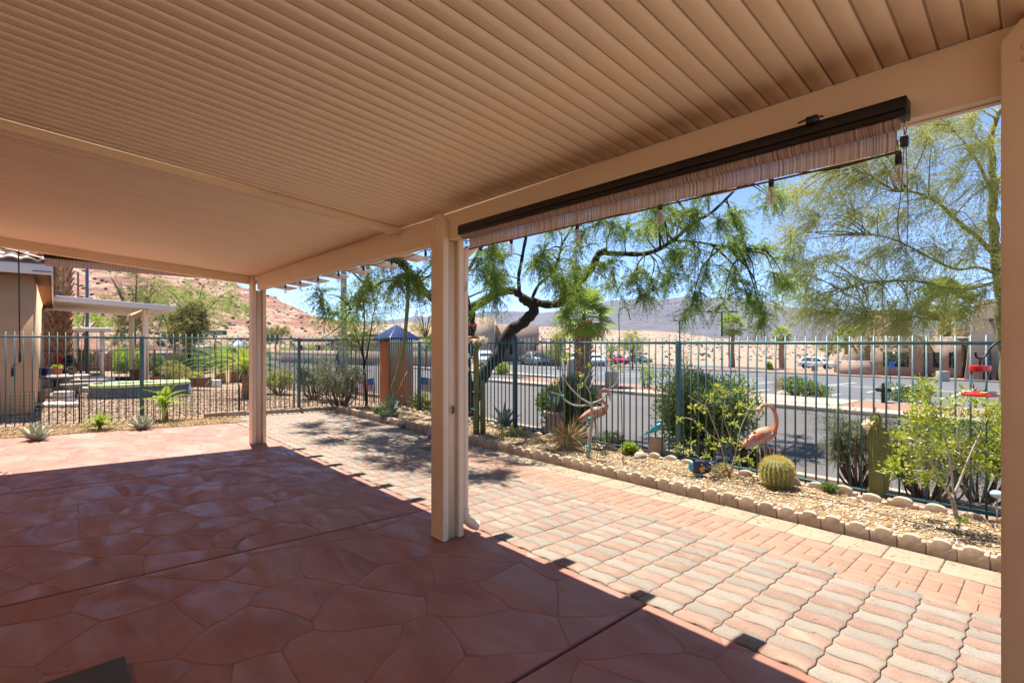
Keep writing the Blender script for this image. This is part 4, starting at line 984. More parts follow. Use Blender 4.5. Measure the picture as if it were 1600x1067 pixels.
# --- low office across the lot, with vigas and dark windows
bz = H(-5, 56)
def GY(px, Y): r = ray(px, 536); return r[0] * Y / r[1]
of = thing('office_building', 'low pink stucco office with dark windows and stub beams behind the parking lot', 'building', (0, 58, bz))
X0, X1, X2, X3 = GY(1325, 58), GY(1363, 58), GY(1440, 57), GY(1502, 58)
MB().box((X0, 58, bz - .5), (X1, 66, 1.95)).build('wall', 'stucco_pink', of)
MB().box((X1, 57.2, bz - .5), (X2, 66, 1.98)).build('wall', 'stucco_pink', of)
MB().box((X2 + .01, 58, bz - .5), (X3, 66, 1.9)).build('wall', 'stucco_pink', of)
MB().box((X1 - .1, 57.1, 1.98), (X2 + .1, 66, 2.1)).build('parapet', 'white_metal', of)
MB().box((X0 - .1, 57.9, 1.951), (X1 - .11, 66, 2.07)).build('parapet', 'white_metal', of)
MB().box((X2 + .11, 57.9, 1.901), (X3 + 3, 66, 2.03)).build('parapet', 'white_metal', of)
for a, b_, yw in ((1380, 1420, 57.2), (1458, 1471, 58), (1483, 1492, 58)):
    xa, xb = GY(a, yw), GY(b_, yw)
    fr = MB().box((xa, yw - .04, bz + .95), (xb, yw - .001, bz + 2.3)).build('window', 'dark_bronze', of)
    MB().box((xa + .12, yw - .06, bz + 1.07), (xb - .12, yw - .045, bz + 2.18)).build('pane', 'window_dark', fr)
vm = MB().box((-.14, -.7, -.12), (.14, 0, .12)).mesh('viga', 'wood_brown')
for p_ in (1332, 1344, 1357): link('viga', vm, of, loc=(GY(p_, 58), 0 - .001, 1.2 - bz))
for p_ in (1371, 1387, 1401, 1416, 1430): link('viga', vm, of, loc=(GY(p_, 57.2), -.801, 1.2 - bz))
lw_ = thing('garden_wall', 'low pink wall with bushes in front of the office', 'wall', (X0 - 1, 56, bz))
MB().box((GY(1312, 56), 55.9, bz - .3), (GY(1361, 56), 56.15, bz + 1.35)).build('wall', 'stucco_pink', lw_)
MB().box((GY(1312, 56) - .05, 55.85, bz + 1.351), (GY(1361, 56) + .05, 56.2, bz + 1.45)).build('coping', 'white_metal', lw_)
mc = thing('enclosure_wall', 'grey block enclosure beside the white car', 'wall', (GY(1306, 64), 64, H(-16, 64)))
MB().box((GY(1303, 64), 64, H(-16, 64) - .3), (GY(1325, 64), 68, H(-16, 64) + 2.0)).build('wall', 'stucco_pink', mc)
# tower with battered walls
tw_ = thing('office_tower', 'tall battered stucco tower at the right end of the office', 'building', (GY(1540, 54), 54, bz))
xa, xb, ta, tb = GY(1505, 54), GY(1660, 54), GY(1521, 54), GY(1660, 54)
V = [(xa, 54, bz - .3), (xb, 54, bz - .3), (xb, 64, bz - .3), (xa, 64, bz - .3), (ta, 54.8, 5.0), (tb, 54.8, 5.0), (tb, 63.5, 5.0), (ta, 63.5, 5.0)]
MB().add(V, [(0,3,2,1),(4,5,6,7),(0,1,5,4),(1,2,6,5),(2,3,7,6),(3,0,4,7)]).build('wall', 'stucco_pink', tw_, bevel=.05)
MB().box((GY(1545, 54), 53.7, 3.2), (GY(1600, 54), 54.5, 3.45)).build('slot_beam', 'dark_bronze', tw_)
fr = MB().box((GY(1536, 54), 53.8, bz), (GY(1549, 54), 53.99, bz + 2.5)).build('window', 'dark_bronze', tw_); MB().box((GY(1537, 54), 53.76, bz + .9), (GY(1548, 54), 53.79, bz + 2.35)).build('pane', 'window_dark', fr)
MB().box((GY(1557, 54), 53.8, bz), (GY(1580, 54), 53.99, bz + 2.4)).build('door', 'window_dark', tw_)
# tan block behind
bb = thing('office_building', 'tan upper storey behind the fan palm beside the tower', 'building', (GY(1480, 75), 75, -2.5))
MB().box((GY(1462, 75), 75, -3), (GY(1520, 75), 85, 3.3)).build('wall', 'ridge_tan', bb)
MB().box((GY(1482, 75), 74.8, 2.0), (GY(1512, 75), 74.99, 2.3)).build('window', 'window_dark', bb)
bb2 = thing('office_building', 'brown roofed block glimpsed through the palo verde branches', 'building', (GY(1380, 78), 78, -2.5))
MB().box((GY(1353, 78), 78, -3), (GY(1402, 78), 88, 5.4)).build('wall', 'stucco_pink', bb2)
MB().box((GY(1351, 78), 77.8, 5.401), (GY(1404, 78), 88.2, 5.8)).build('parapet', 'wood_grey', bb2)

# --- pale buildings behind the big mesquite
def GXY(px, t): p = S(px, 536, t); return p[0], p[1]
def block_at(px0, px1, t, ytop, ybase, wallm, name, label, depth=8, wins=(), roof=0):
    a = np.array(GXY(px0, t)); b_ = np.array(GXY(px1, t)); d = unit(b_ - a); nrm = np.array([-d[1], d[0]]);
    if nrm @ unit(a) < 0: nrm = -nrm
    z1 = EYE + (536 - ytop) / FPX * t; z0 = EYE + (536 - ybase) / FPX * t - .3
    w = np.linalg.norm(b_ - a); th = thing(name, label, 'building', (*a, z0), rz=math.atan2(d[1], d[0]))
    MB().box((0, 0, 0), (w, depth, z1 - z0)).build('wall', wallm, th, off=(0, 0, 0))
    if roof:
        V = [(-.4,-.4,z1-z0),(w+.4,-.4,z1-z0),(w+.4,depth+.4,z1-z0),(-.4,depth+.4,z1-z0),(w*.3,depth/2,z1-z0+roof),(w*.7,depth/2,z1-z0+roof)]
        MB().add(V, [(0,3,2,1),(0,1,5,4),(1,2,5),(2,3,4,5),(3,0,4)]).build('roof', 'ridge_tan', th, off=(0, 0, 0))
    for (q0, q1, h0, h1) in wins:
        fr = MB().box((q0*w, -.06, h0), (q1*w, -.001, h1)).build('window', 'dark_bronze', th, off=(0, 0, 0)); MB().box((q0*w+.1, -.08, h0+.1), (q1*w-.1, -.062, h1-.1)).build('pane', 'window_dark', fr, off=(0, 0, 0))
    return th
block_at(738, 772, 62, 496, 566, 'stucco_cream', 'office_building', 'tall cream block directly behind the mesquite trunk')
block_at(772, 842, 66, 508, 562, 'stucco_pink', 'office_building', 'pale pink block between the mesquite limbs and the fan palm', wins=((.35, .5, 1.0, 3.6),))
block_at(842, 880, 60, 540, 566, 'stucco_pink', 'office_building', 'low tan wall building left of the fan palm')
block_at(452, 520, 74, 534, 556, 'stucco_cream', 'house', 'distant pink house behind the bright shrubs, left of the grey pole', wins=((.2, .3, 1, 1.9), (.6, .7, 1, 1.9)), roof=1.0)
block_at(522, 600, 66, 526, 562, 'stucco_pink', 'house', 'distant pink house with small windows, right of the grey pole', wins=((.05, .09, 1.6, 2.4), (.16, .2, 1.6, 2.4)), roof=.9)
block_at(596, 720, 58, 530, 566, 'stucco_cream', 'house', 'distant cream house behind the orange pillar', wins=((.3, .4, 1, 2),), roof=.8)
wl = thing('long_wall', 'long pale boundary wall on the far side of the street', 'wall', (-60, 40, -1))
a, b_ = np.array(GXY(440, 52)), np.array(GXY(735, 44)); d = unit(b_ - a); 
MB().cbox(((a[0]+b_[0])/2, (a[1]+b_[1])/2, H((a[0]+b_[0])/2, (a[1]+b_[1])/2) + .4), (np.linalg.norm(b_-a), .25, 2.0), math.atan2(d[1], d[0])).build('wall', 'stucco_pink', wl)

# ================================================================== cars
def car(name, label, paint, kind='sedan', L_=4.6, W_=1.82, Hh=1.45):
    """nose points to +x, origin on the ground below the middle"""
    t = thing(name, label, 'car'); hw = W_/2
    if kind == 'suv': top = [(-2.2,.95),(-2.12,1.05),(-1.75,1.60),(-1.3,1.68),(.1,1.66),(.75,1.45),(1.15,1.08)]; hood = [(1.15,1.08),(1.9,.98),(2.22,.85),(2.28,.62),(2.27,.32)]
    elif kind == 'pickup': top = [(-2.6,.98),(-.75,1.0),(-.65,1.72),(.5,1.74),(1.1,1.12)]; hood = [(1.1,1.12),(2.1,1.04),(2.5,.9),(2.55,.4)]
    else: top = [(-2.25,.86),(-1.75,.98),(-1.05,1.38),(-.4,1.44),(.2,1.42),(1.05,.96)]; hood = [(1.05,.96),(1.8,.84),(2.2,.72),(2.28,.55),(2.27,.28)]
    belt = 1.0 if kind != 'sedan' else .92
    back = [(top[0][0]-.06, .55), (top[0][0]-.05, .3)]
    # body below the belt
    low = [p for p in back[::-1]] + [(top[0][0], min(top[0][1], belt))]
    pts = low + [(p[0], min(p[1], belt + .03)) for p in top[1:]] + hood[1:]
    def sect(pts, wlo, whi, zlo, zhi):
        V = []; n = len(pts)
        for sgn in (-1, 1): V += [(p[0], sgn * (wlo + (whi - wlo) * max(0, min(1, (p[1]-zlo)/(zhi-zlo)))), p[1]) for p in pts]
        return V, [tuple(range(n)), tuple(range(n, 2*n))[::-1]] + [(i, n+i, n+(i+1)%n, (i+1)%n) for i in range(n)]
    wb = 1.36 if kind != 'pickup' else 1.65; arch = []
    bot = [(2.2 if kind != 'pickup' else 2.45, .26)]
    for cx in (wb, -wb): bot += [(cx + .38*math.cos(a), .33 + .38*math.sin(a)) for a in np.linspace(-.1, PI + .1, 9)]
    bot += [(top[0][0], .26)]
    V, F = sect(pts + bot, hw, hw*.95, .5, belt); MB().add(V, F).build('body', paint, t, bevel=.03, off=(0,0,0))
    cab = [p for p in top if p[1] >= belt - .02]; cab = [(cab[0][0]-.02, belt)] + cab + [(cab[-1][0]+.05, belt)]
    V, F = sect(cab, hw*.93, hw*.70, belt, 1.7); MB().add(V, F).build('cabin', paint, t, bevel=.03, off=(0,0,0))
    # side glass
    cx = np.mean([p[0] for p in cab]); 
    for sgn in (-1, 1):
        g_ = [(cx + (p[0]-cx)*.84, belt + .02 + (p[1]-belt)*.82) for p in cab]
        V = [(p[0], sgn*((hw*.93 + (hw*.70-hw*.93)*(p[1]-belt)/(1.7-belt)) + .006), p[1]) for p in g_]; V += [(v[0], v[1]-sgn*.02, v[2]) for v in V]; n = len(g_)
        MB().add(V, [tuple(range(n)), tuple(range(n,2*n))[::-1]] + [(i,(i+1)%n,n+(i+1)%n,n+i) for i in range(n)]).build('side_window', 'window_dark', t, off=(0,0,0))
    for p, q, nm in ((cab[-3], cab[-2], 'windscreen'), (cab[1], cab[2] if kind != 'pickup' else cab[1], 'rear_window')):
        if p == q: continue
        d = unit([q[0]-p[0], q[1]-p[1]]); nn = np.array([-d[1], d[0]]); 
        if nn[1] < 0: nn = -nn
        a = np.array(p) + d*.08; b2 = np.array(q) - d*.06
        def ww(z): return (hw*.93 + (hw*.70-hw*.93)*(z-belt)/(1.7-belt)) - .1
        V = [(*(a + nn*.012), 0)]*0
        c4 = [(a[0]+nn[0]*.012, -ww(a[1]), a[1]+nn[1]*.012), (a[0]+nn[0]*.012, ww(a[1]), a[1]+nn[1]*.012), (b2[0]+nn[0]*.012, ww(b2[1]), b2[1]+nn[1]*.012), (b2[0]+nn[0]*.012, -ww(b2[1]), b2[1]+nn[1]*.012)]
        MB().add(c4 + [(x-nn[0]*.02, y_, z-nn[1]*.02) for x, y_, z in c4], [(0,1,2,3),(7,6,5,4),(0,4,5,1),(1,5,6,2),(2,6,7,3),(3,7,4,0)]).build(nm, 'window_dark', t, off=(0,0,0))
    rx = Matrix.Rotation(rad(90), 3, 'X')
    for sx_ in (wb, -wb):
        for sy_ in (-1, 1):
            ty = MB().lathe([(.22, -.11), (.31, -.11), (.335, -.08), (.335, .08), (.31, .11), (.22, .11)], 22, rot=rx).mesh('tyre', 'rubber', smooth=True, auto=40)
            w = link('wheel', ty, t, loc=(sx_, sy_*(hw-.12), .335))
            rm = MB().lathe([(.0, -.09), (.215, -.09), (.215, .09), (.0, .09)], 18, rot=rx)
            for k in range(5): rm.cbox((.12*math.cos(k*1.2566), sy_*.095, .12*math.sin(k*1.2566)), (.17, .02, .035), 0, 0, -k*1.2566)
            link('rim', rm.mesh('rim', 'chrome'), w)
    for sy_ in (-1, 1):
        xf = 2.2 if kind != 'pickup' else 2.48
        MB().cbox((xf, sy_*(hw-.22), .72), (.12, .30, .14)).build('headlight', 'chrome', t, bevel=.02, off=(0,0,0))
        MB().cbox((top[0][0]-.01, sy_*(hw-.2), .82), (.08, .26, .16)).build('tail_light', 'sign_red', t, bevel=.02, off=(0,0,0))
        MB().cbox((.82, sy_*(hw+.05), 1.02), (.14, .16, .11)).build('mirror', paint, t, bevel=.02, off=(0,0,0))
    MB().cbox((2.25 if kind != 'pickup' else 2.52, 0, .42), (.1, W_*.8, .16)).build('bumper', 'rubber', t, bevel=.02, off=(0,0,0))
    return t
mat('paint_white', (.66, .67, .69), (.64, .65, .67), 1, .25, coat=.5); mat('paint_red', (.42, .008, .012), (.38, .008, .01), 1, .25, coat=.5)
mat('paint_grey', (.055, .055, .075), None, 1, .25, coat=.5); mat('paint_silver', (.36, .35, .34), None, 1, .3, metal=.4); mat('paint_navy', (.03, .05, .09), None, 1, .25, coat=.5)
def put(c, px, t, yaw):
    p = GD(px, 0, t); c.location = tuple(p + np.array([0, 0, .16 if p[1] > 60 else .02])); c.rotation_euler = (0, 0, rad(yaw))
CG = 'cars parked beyond the lot'
c = car('parked_car', 'white suv parked side-on left of the office wall', 'paint_white', 'suv'); c['group'] = CG; put(c, 1277, 70, -4)
c = car('parked_car', 'dark grey sedan parked right of the red car', 'paint_grey'); c['group'] = CG; put(c, 997, 79, -12)
c = car('parked_car', 'red sedan parked between the white suv and the grey sedan', 'paint_red'); c['group'] = CG; put(c, 962, 73, -25)
c = car('parked_car', 'white suv parked just right of the fan palm trunk', 'paint_white', 'suv'); c['group'] = CG; put(c, 930, 66, -40)
c = car('parked_car', 'white pickup parked just left of the fan palm trunk', 'paint_white', 'pickup'); c['group'] = CG; put(c, 900, 70, -70)
c = car('parked_car', 'silver pickup parked in front of the pale pink block', 'paint_silver', 'pickup'); c['group'] = CG; put(c, 834, 62, -20)
c = car('parked_car', 'white suv half hidden behind the tall flowering cactus', 'paint_white', 'suv'); c['group'] = CG; put(c, 757, 52, -30)
c = car('parked_car', "white suv beyond the neighbour's yard, left of the street sign pole", 'paint_white', 'suv'); put(c, 318, 52, 60)
c = car('parked_car', "dark blue suv beyond the neighbour's yard, right of the street sign pole", 'paint_navy', 'suv'); put(c, 349, 46, 55)

# ================================================================== poles and signs
def pole(name, label, cat, px, t, ytop, r, m, ybase=None):
    p = GD(px, 0, t); z1 = EYE + (536 - ytop)/FPX*t; th = thing(name, label, cat, tuple(p))
    MB().tube([(p[0], p[1], p[2]-.2), (p[0], p[1], z1)], [r*1.15, r], 12).build('pole', m, th, smooth=True, auto=50)
    return th, np.array([p[0], p[1], z1])
for px, t, yt, lab in ((1062, 74, 501, 'short far parking lot light left of the fan palms'), (1128, 56, 487, 'tall twin-headed parking lot light beside the middle palm')):
    th, top = pole('parking_light', lab, 'lamp', px, t, yt, .09, 'dark_bronze')
    w = 1.5 if px == 1128 else .85
    MB().cbox((top[0], top[1], top[2] - .05), (w*1.3, .09, .09), YAW).build('arm', 'dark_bronze', th)
    for s_ in (-1, 1): MB().cbox((top[0] + s_*w*.8*CR[0], top[1] + s_*w*.8*CR[1], top[2]), (.85 if w > 1 else .5, .4, .16), YAW).build('lamp_head', 'dark_bronze', th, bevel=.02)
pole('utility_pole', 'thick grey pole standing behind the slender tree at the fence corner', 'pole', 537, 17.5, 425, .10, 'cast_grey')
pole('lamp_post', "slate grey post rising past the neighbour's patio cover", 'pole', 136, 31, 340, .085, 'paint_grey')
pole('utility_pole', 'thin dark pole on the hillside behind the patio cover', 'pole', 122, 70, 426, .11, 'wood_brown')
th, top = pole('parking_sign', 'blue accessible parking sign on a thin post in the lot', 'sign', 1391, 33, 571, .03, 'paint_grey')
sg = MB().cbox((top[0] + .09, top[1] - .04, top[2] + .05), (.34, .02, .42), YAW).build('sign_plate', 'sign_blue', th, bevel=.004)
th, top = pole('sign_post', 'thin bare post with a small plate left of the white suv', 'sign', 1198, 78, 545, .03, 'cast_grey'); MB().cbox(top, (.3, .02, .4), YAW).build('sign_plate', 'cast_grey', th)
th, top = pole('sign_post', 'grey sign seen from behind in front of the white suv', 'sign', 1272, 24, 574, .025, 'cast_grey'); MB().cbox(top + np.array([.02, 0, 0]), (.30, .015, .36), YAW).build('sign_plate', 'cast_grey', th)
th, top = pole('utility_box', 'cream utility pedestal in the lot behind the citrus tree', 'box', 1473, 38, 590, .04, 'white_metal'); MB().cbox(top, (.75, .4, 1.0), YAW).build('cabinet', 'pot_cream', th, bevel=.02)
th = thing('utility_box', 'pale concrete pedestal across the street behind the nearer flamingo', 'box', tuple(GD(955, 0, 21.0)))
p = GD(955, 0, 21.0); MB().cbox((p[0], p[1], p[2]+.38), (.45, .4, .85), .3).build('cabinet', 'stucco_cream', th, bevel=.04)
th = thing('utility_box', 'pale curved barrier left of the fan palm trunk', 'box', tuple(GD(893, 0, 31)))
p = GD(893, 0, 31); MB().cbox((p[0], p[1], p[2]+.55), (.55, .5, 1.5), .3).build('cabinet', 'stucco_cream', th, bevel=.18)
# mailbox like post lamp in the gravel island
th, top = pole('pedestal_lamp', 'short dark post with a flat cap and finial in the gravel across the street', 'lamp', 1380, 16.6, 609, .055, 'dark_bronze')
MB().cbox(top, (.36, .30, .13), YAW, 0, 0).build('cap', 'dark_bronze', th, bevel=.03); MB().lathe([(.05, .05), (.05, .1), (.02, .13), (.045, .16), (.045, .2), (.01, .25)], 12, top).build('finial', 'dark_bronze', th)
# street sign with the stop sign below, seen edge-on
th, top = pole('street_sign', 'green street name sign on a pole beyond the left fence', 'sign', 336, 24, 523, .03, 'cast_grey')
sgn = MB().cbox((top[0], top[1], top[2] + .09), (1.15, .012, .215), YAW - .02).build('sign_plate', 'sign_green', th, bevel=.003)
MB().cbox((top[0], top[1], top[2] - .09), (.22, .02, .12), YAW).build('bracket', 'sign_green', th)
def lettering(txt, size, center, face_yaw, m, parent, tilt_=0, extr=.002, width=None):
    cu = bpy.data.curves.new('lettering', 'FONT'); cu.body = txt; cu.size = size; cu.align_x = 'CENTER'; cu.align_y = 'CENTER'; cu.extrude = extr; cu.offset = size * .018
    tmp = bpy.data.objects.new('lettering_curve', cu); COL.objects.link(tmp); bpy.context.view_layer.update()
    me = bpy.data.meshes.new_from_object(tmp.evaluated_get(bpy.context.evaluated_depsgraph_get())); me.materials.clear(); me.materials.append(MATS[m])
    bpy.data.objects.remove(tmp); o = bpy.data.objects.new('lettering', me); COL.objects.link(o); o.parent = parent
    o.location = Vector(center) - Vector(wloc(parent)); o.rotation_euler = (rad(90) + tilt_, 0, face_yaw)
    return o
o = lettering('Canyon View', .21, top + np.array([0, 0, .09]) - CF*.011 - CR*.10, YAW - .02, 'white_paint', sgn); o.scale = (.88, 1, 1)
lettering('Wy', .08, top + np.array([0, 0, .115]) - CF*.011 + CR*.49, YAW - .02, 'white_paint', sgn)
oc = [(.30*math.cos(a + PI/8), .30*math.sin(a + PI/8)) for a in np.linspace(0, 2*PI, 8, endpoint=False)]
st = MB().prism(oc, -.006, .006, 'x'); st.v[-1] = st.v[-1] @ np.array(Matrix.Rotation(YAW + .35, 3, 'Z')).T + top + np.array([.03, 0, -.5]); st.build('stop_plate', 'sign_red', th)
# small striped flags in the verge
for px, t, yb, lab in ((655, 13.0, 620, 'small stars and stripes garden flag beyond the fence right of the orange pillar'), (584, 14.6, 632, 'small stars and stripes garden flag beyond the fence left of the orange pillar'), (527, 24, 600, '')):
    if not lab: continue
    p = GD(px, 0, t); z = EYE + (536 - 606)/FPX*t; th = thing('garden_flag', lab, 'flag', tuple(p))
    MB().tube([(p[0], p[1], p[2]-.1), (p[0], p[1], z+.32)], .008, 6).build('flag_stick', 'dark_bronze', th)
    nx_, ny_ = 14, 8; 
    def fp_(u_, v_): return np.array([p[0], p[1], z + .28 - v_*.36 - u_*u_*.1]) + CR*(u_*.52 if px != 584 else -u_*.40) + CF*.03*math.sin(u_*9)
    A_, B_, C_ = MB(), MB(), MB()
    for k in range(13):
        for i in range(nx_):
            u0, u1, v0, v1 = i/nx_, (i+1)/nx_, k/13, (k+1)/13
            T_ = C_ if (u0 < .42 and v0 < .53) else (A_ if k % 2 == 0 else B_); T_.quads(np.array([[fp_(u0, v0), fp_(u1, v0), fp_(u1, v1), fp_(u0, v1)]]))
    cl = A_.build('red_stripe', 'sign_red', th); B_.build('white_stripe', 'white_paint', th); C_.build('blue_canton', 'sign_blue', th)
# ================================================================== foliage helpers
def blob_leaves(mb, c, r, n, ll, lw, lumps=7, shell=.55, up=.25, rr=None):
    """leaves packed in overlapping lumps that fill an ellipsoid, denser near the outside"""
    c = np.array(c, float); r = np.array(r, float) * np.ones(3)
    lc = sph(lumps) * RNG.uniform(.25, .72, (lumps, 1)); lr = RNG.uniform(.34, .58, lumps)
    k = RNG.integers(0, lumps, n); d = sph(n); q = RNG.uniform(shell, 1, n)[:, None]
    P = lc[k] + d * q * lr[k][:, None]; P = P * r + c
    D = d + np.array([0, 0, up]) + RNG.normal(size=(n, 3)) * .5
    mb.quads(leafq(P, D, ll * RNG.uniform(.6, 1.3, n), lw * RNG.uniform(.8, 1.2, n)))
def bush(name, label, pos, r, n, ll, lw, leaf, cat='shrub', lumps=9, stems=7, bark='bark_brown', lift=0.0, group=None, shell=.5):
    """pos on the ground, r = (rx, ry, rz)"""
    th = thing(name, label, cat, tuple(pos), group); c = np.array(pos) + np.array([0, 0, r[2]*.92 + lift])
    mb = MB(); blob_leaves(mb, c, r, n, ll, lw, lumps, shell); mb.v = [np.column_stack([v[:, :2], np.maximum(v[:, 2], pos[2] + .01)]) for v in mb.v]
    mb.build('foliage', leaf, th)
    sb = MB()
    for k in range(stems):
        a = 2*PI*k/stems + RNG.uniform(-.3, .3); e = c + np.array([math.cos(a)*r[0]*.7, math.sin(a)*r[1]*.7, r[2]*RNG.uniform(-.1, .7)])
        m_ = (np.array(pos) + e)/2 + np.array([math.cos(a)*.1*r[0], math.sin(a)*.1*r[1], .1*r[2]])
        sb.tube(smoothpath([np.array(pos) + np.array([math.cos(a), math.sin(a), 0])*.03 - np.array([0,0,.05]), m_, e], 3), [.022*r[2]**.5, .006], 5)
    if stems: sb.build('stem', bark, th)
    return th
def limbtree(name, label, limbs, bark, clusters, leaf, cat='tree', tw=14, tlen=(.35, .7), nl=9, ll=.05, lw=.012, droop=.35, bias=(0,0,0), thin=.010, conn=True, spread=.8, twd=.003, sub=4, twb=None, kink=.16):
    base = limbs[0][0][0]; th = thing(name, label, cat, (base[0], base[1], base[2] + .3))
    tb = MB(); allp = []
    for pts, r0, r1 in limbs:
        P = smoothpath(pts, 6); rr = np.linspace(r0, r1, len(P)) * (1 + .10*np.sin(np.arange(len(P))*1.7 + r0*50)); allp.append(np.column_stack([P, rr]))
        P = P + np.column_stack([[mnoise.noise(Vector(p*2.1)) for p in P], [mnoise.noise(Vector(p*2.1 + 7)) for p in P], [mnoise.noise(Vector(p*2.1 + 17)) for p in P]]) * r0 * .5
        tb.tube(P, list(rr), 10)
    tb.build('trunk', bark, th, smooth=True)
    A = np.vstack(allp); bb = MB(); P_, D_ = [], []
    bias = np.array(bias, float)
    for c, r in clusters:
        c = np.array(c)
        if conn:
            d2 = np.linalg.norm(A[:, :3] - c, axis=1) + .6*np.maximum(0, A[:, 2] - c[2] - .2); d2 = d2 * RNG.uniform(1, 1.5, len(d2)); a = A[np.argmin(d2), :3]
            mid = (a + c)/2 + np.array([0, 0, .12*np.linalg.norm(c-a)]) + RNG.normal(size=3)*.06*np.linalg.norm(c-a)
            bb.tube(smoothpath([a, mid, c], 4), [min(.03, thin*(1+np.linalg.norm(c-a))), thin*.45], 5, False)
        for s_ in range(sub):
            e = c + (unit(RNG.normal(size=3)) + bias*.6) * r * RNG.uniform(.4, .9)
            m_ = (c+e)/2 + RNG.normal(size=3)*kink*r; path = smoothpath([c, m_, e], 3); bb.tube(path, [thin*.45, thin*.2], 4, False)
            n = max(2, tw//sub); ii = RNG.integers(1, len(path), n); P_.append(path[ii] + RNG.normal(size=(n,3))*.03*r)
            D_.append(unit(e - c)[None]*.7 + RNG.normal(size=(n,3))*.75 + bias)
    if bb.n: bb.build('branch', twb or bark, th, kind='stuff')
    P = np.vstack(P_); D = np.vstack(D_); cr_ = MB(); spray(cr_, P, D, RNG.uniform(*tlen, len(P)), nl, ll, lw, droop, twd, spread)
    cr_.build('crown', leaf, th)
    return th
def jit(lst, sx, t, st, r, rep=1):
    out = []
    for px, py in lst:
        for _ in range(rep):
            tt = t + RNG.uniform(-st, st); out.append((S(px + RNG.uniform(-sx, sx), py + RNG.uniform(-sx, sx)*.8, tt), r*RNG.uniform(.75, 1.25)))
    return out

# ---- big mesquite leaning over the fence
T0 = 11.6
def L3(lst, t0=T0, t1=None):
    t1 = t1 or t0; n = len(lst) - 1
    return [S(a, b_, t0 + (t1-t0)*i/max(1, n)) for i, (a, b_) in enumerate(lst)]
g0 = GD(736, 0, T0); g0[2] -= .2
limbs = [([g0] + L3([(735, 640), (745, 605), (775, 560), (800, 520), (822, 500), (834, 488), (832, 476), (822, 468), (812, 462)]), .17, .10),
         ([g0 + np.array([-.1, .1, 0])] + L3([(732, 640), (731, 580), (734, 520), (736, 485), (755, 470), (780, 458), (800, 455), (812, 460)]), .13, .09),
         (L3([(812, 462), (840, 473), (868, 474), (879, 470), (884, 452), (905, 440), (925, 418), (936, 398), (948, 392)], T0, 11.0), .10, .075),
         (L3([(940, 395), (985, 397), (1020, 394), (1055, 372), (1082, 350), (1108, 335), (1135, 310), (1160, 285)], 11.0, 10.0), .06, .02),
         (L3([(1050, 376), (1090, 378), (1130, 385), (1165, 392)], 10.6, 10.0), .03, .012),
         (L3([(812, 461), (811, 430), (818, 395), (824, 350), (830, 300)], T0, 10.8), .045, .03),
         (L3([(830, 470), (842, 445), (868, 420), (880, 380), (905, 340)], T0, 10.6), .04, .02),
         (L3([(736, 486), (705, 492), (690, 478), (668, 462), (650, 445), (634, 420), (616, 404), (596, 370)], T0, 8.6), .10, .05),
         ([S(616, 404, 8.8), S(596, 370, 8.6), np.array([-9.0, 5.0, 3.9]), np.array([-10.6, 4.7, 4.3]), np.array([-12.2, 4.5, 4.4])], .05, .015),
         (L3([(650, 445), (600, 440), (560, 470), (530, 510), (500, 530)], 9.4, 9.6), .02, .006),
         (L3([(736, 486), (725, 440), (745, 400), (760, 360), (740, 300)], T0, 10.4), .05, .03)]
cl = []
cl += jit([(760,395),(795,400),(845,395),(785,430),(870,430),(905,400),(950,360),(1000,350),(1045,342),(1095,335),(1150,322),(1190,318),(950,420),(1000,412),(1060,402),(1105,400),(1150,380),(1190,385),(1215,420),(1100,440),(1150,440),(1175,462),(1050,430),(765,455),(880,445),(905,450),(980,440)], 18, 10.6, .9, .36, 2)
cl += jit([(1130,480),(1195,475),(1085,470),(1185,500),(1010,455),(870,485),(760,430),(1230,445),(835,420),(920,370),(980,370),(1020,340),(1080,330),(1130,345),(860,360),(780,370)], 12, 10.4, .6, .28, 1)
cl += jit([(650,430),(690,420),(640,440),(700,450),(600,440),(570,440),(620,420),(545,460),(500,455),(470,452),(455,470),(520,480),(500,500),(480,520),(690,500)], 16, 8.9, .6, .20, 1)
cl += jit([(700,330),(640,330),(580,350),(760,300),(820,300),(880,290),(940,300),(1000,290),(1060,280),(1110,280),(800,250),(900,240),(980,240),(520,380),(600,300),(700,250)], 25, 9.8, 1.0, .45, 2)
cl += jit([(500,340),(560,300),(450,400),(620,260),(480,420),(540,400),(590,390)], 22, 7.8, .7, .36, 3)
cl += [(np.array([RNG.uniform(-12.6, -6.2), RNG.uniform(3.7, 5.9), RNG.uniform(3.8, 4.9)]), .45) for _ in range(56)]
cl = [q for q in cl if q[0][1] > 3.5 or q[0][2] > 3.8]
limbtree('mesquite_tree', 'large dark-trunked mesquite spreading its feathery crown over the fence and pavers', limbs, 'bark_dark', cl, 'leaf_mesquite', tw=64, tlen=(.2, .45), nl=11, ll=.046, lw=.015, droop=.45, bias=(0, 0, -.3), thin=.011)

# ---- slender tree at the fence corner
t = 12.9; g = GD(572, 0, t)
limbs = [([g, S(571, 600, t), S(569, 570, t), S(566, 540, t), S(570, 500, t), S(566, 460, t)], .035, .015), ([S(569, 575, t), S(576, 540, t), S(582, 500, t), S(590, 460, t)], .022, .01), ([S(568, 560, t), S(556, 520, t), S(545, 480, t)], .02, .008)]
cl = jit([(545,470),(575,470),(600,470),(560,500),(585,495),(540,500),(570,525),(550,530),(570,440),(600,440),(545,445)], 8, t, .6, .34, 2)
limbtree('slender_tree', 'slender young tree with several thin stems at the far fence corner', limbs, 'bark_dark', cl, 'leaf_mesquite', tw=26, tlen=(.25, .5), nl=9, ll=.05, lw=.014, droop=.4, bias=(0,0,-.2), thin=.008)

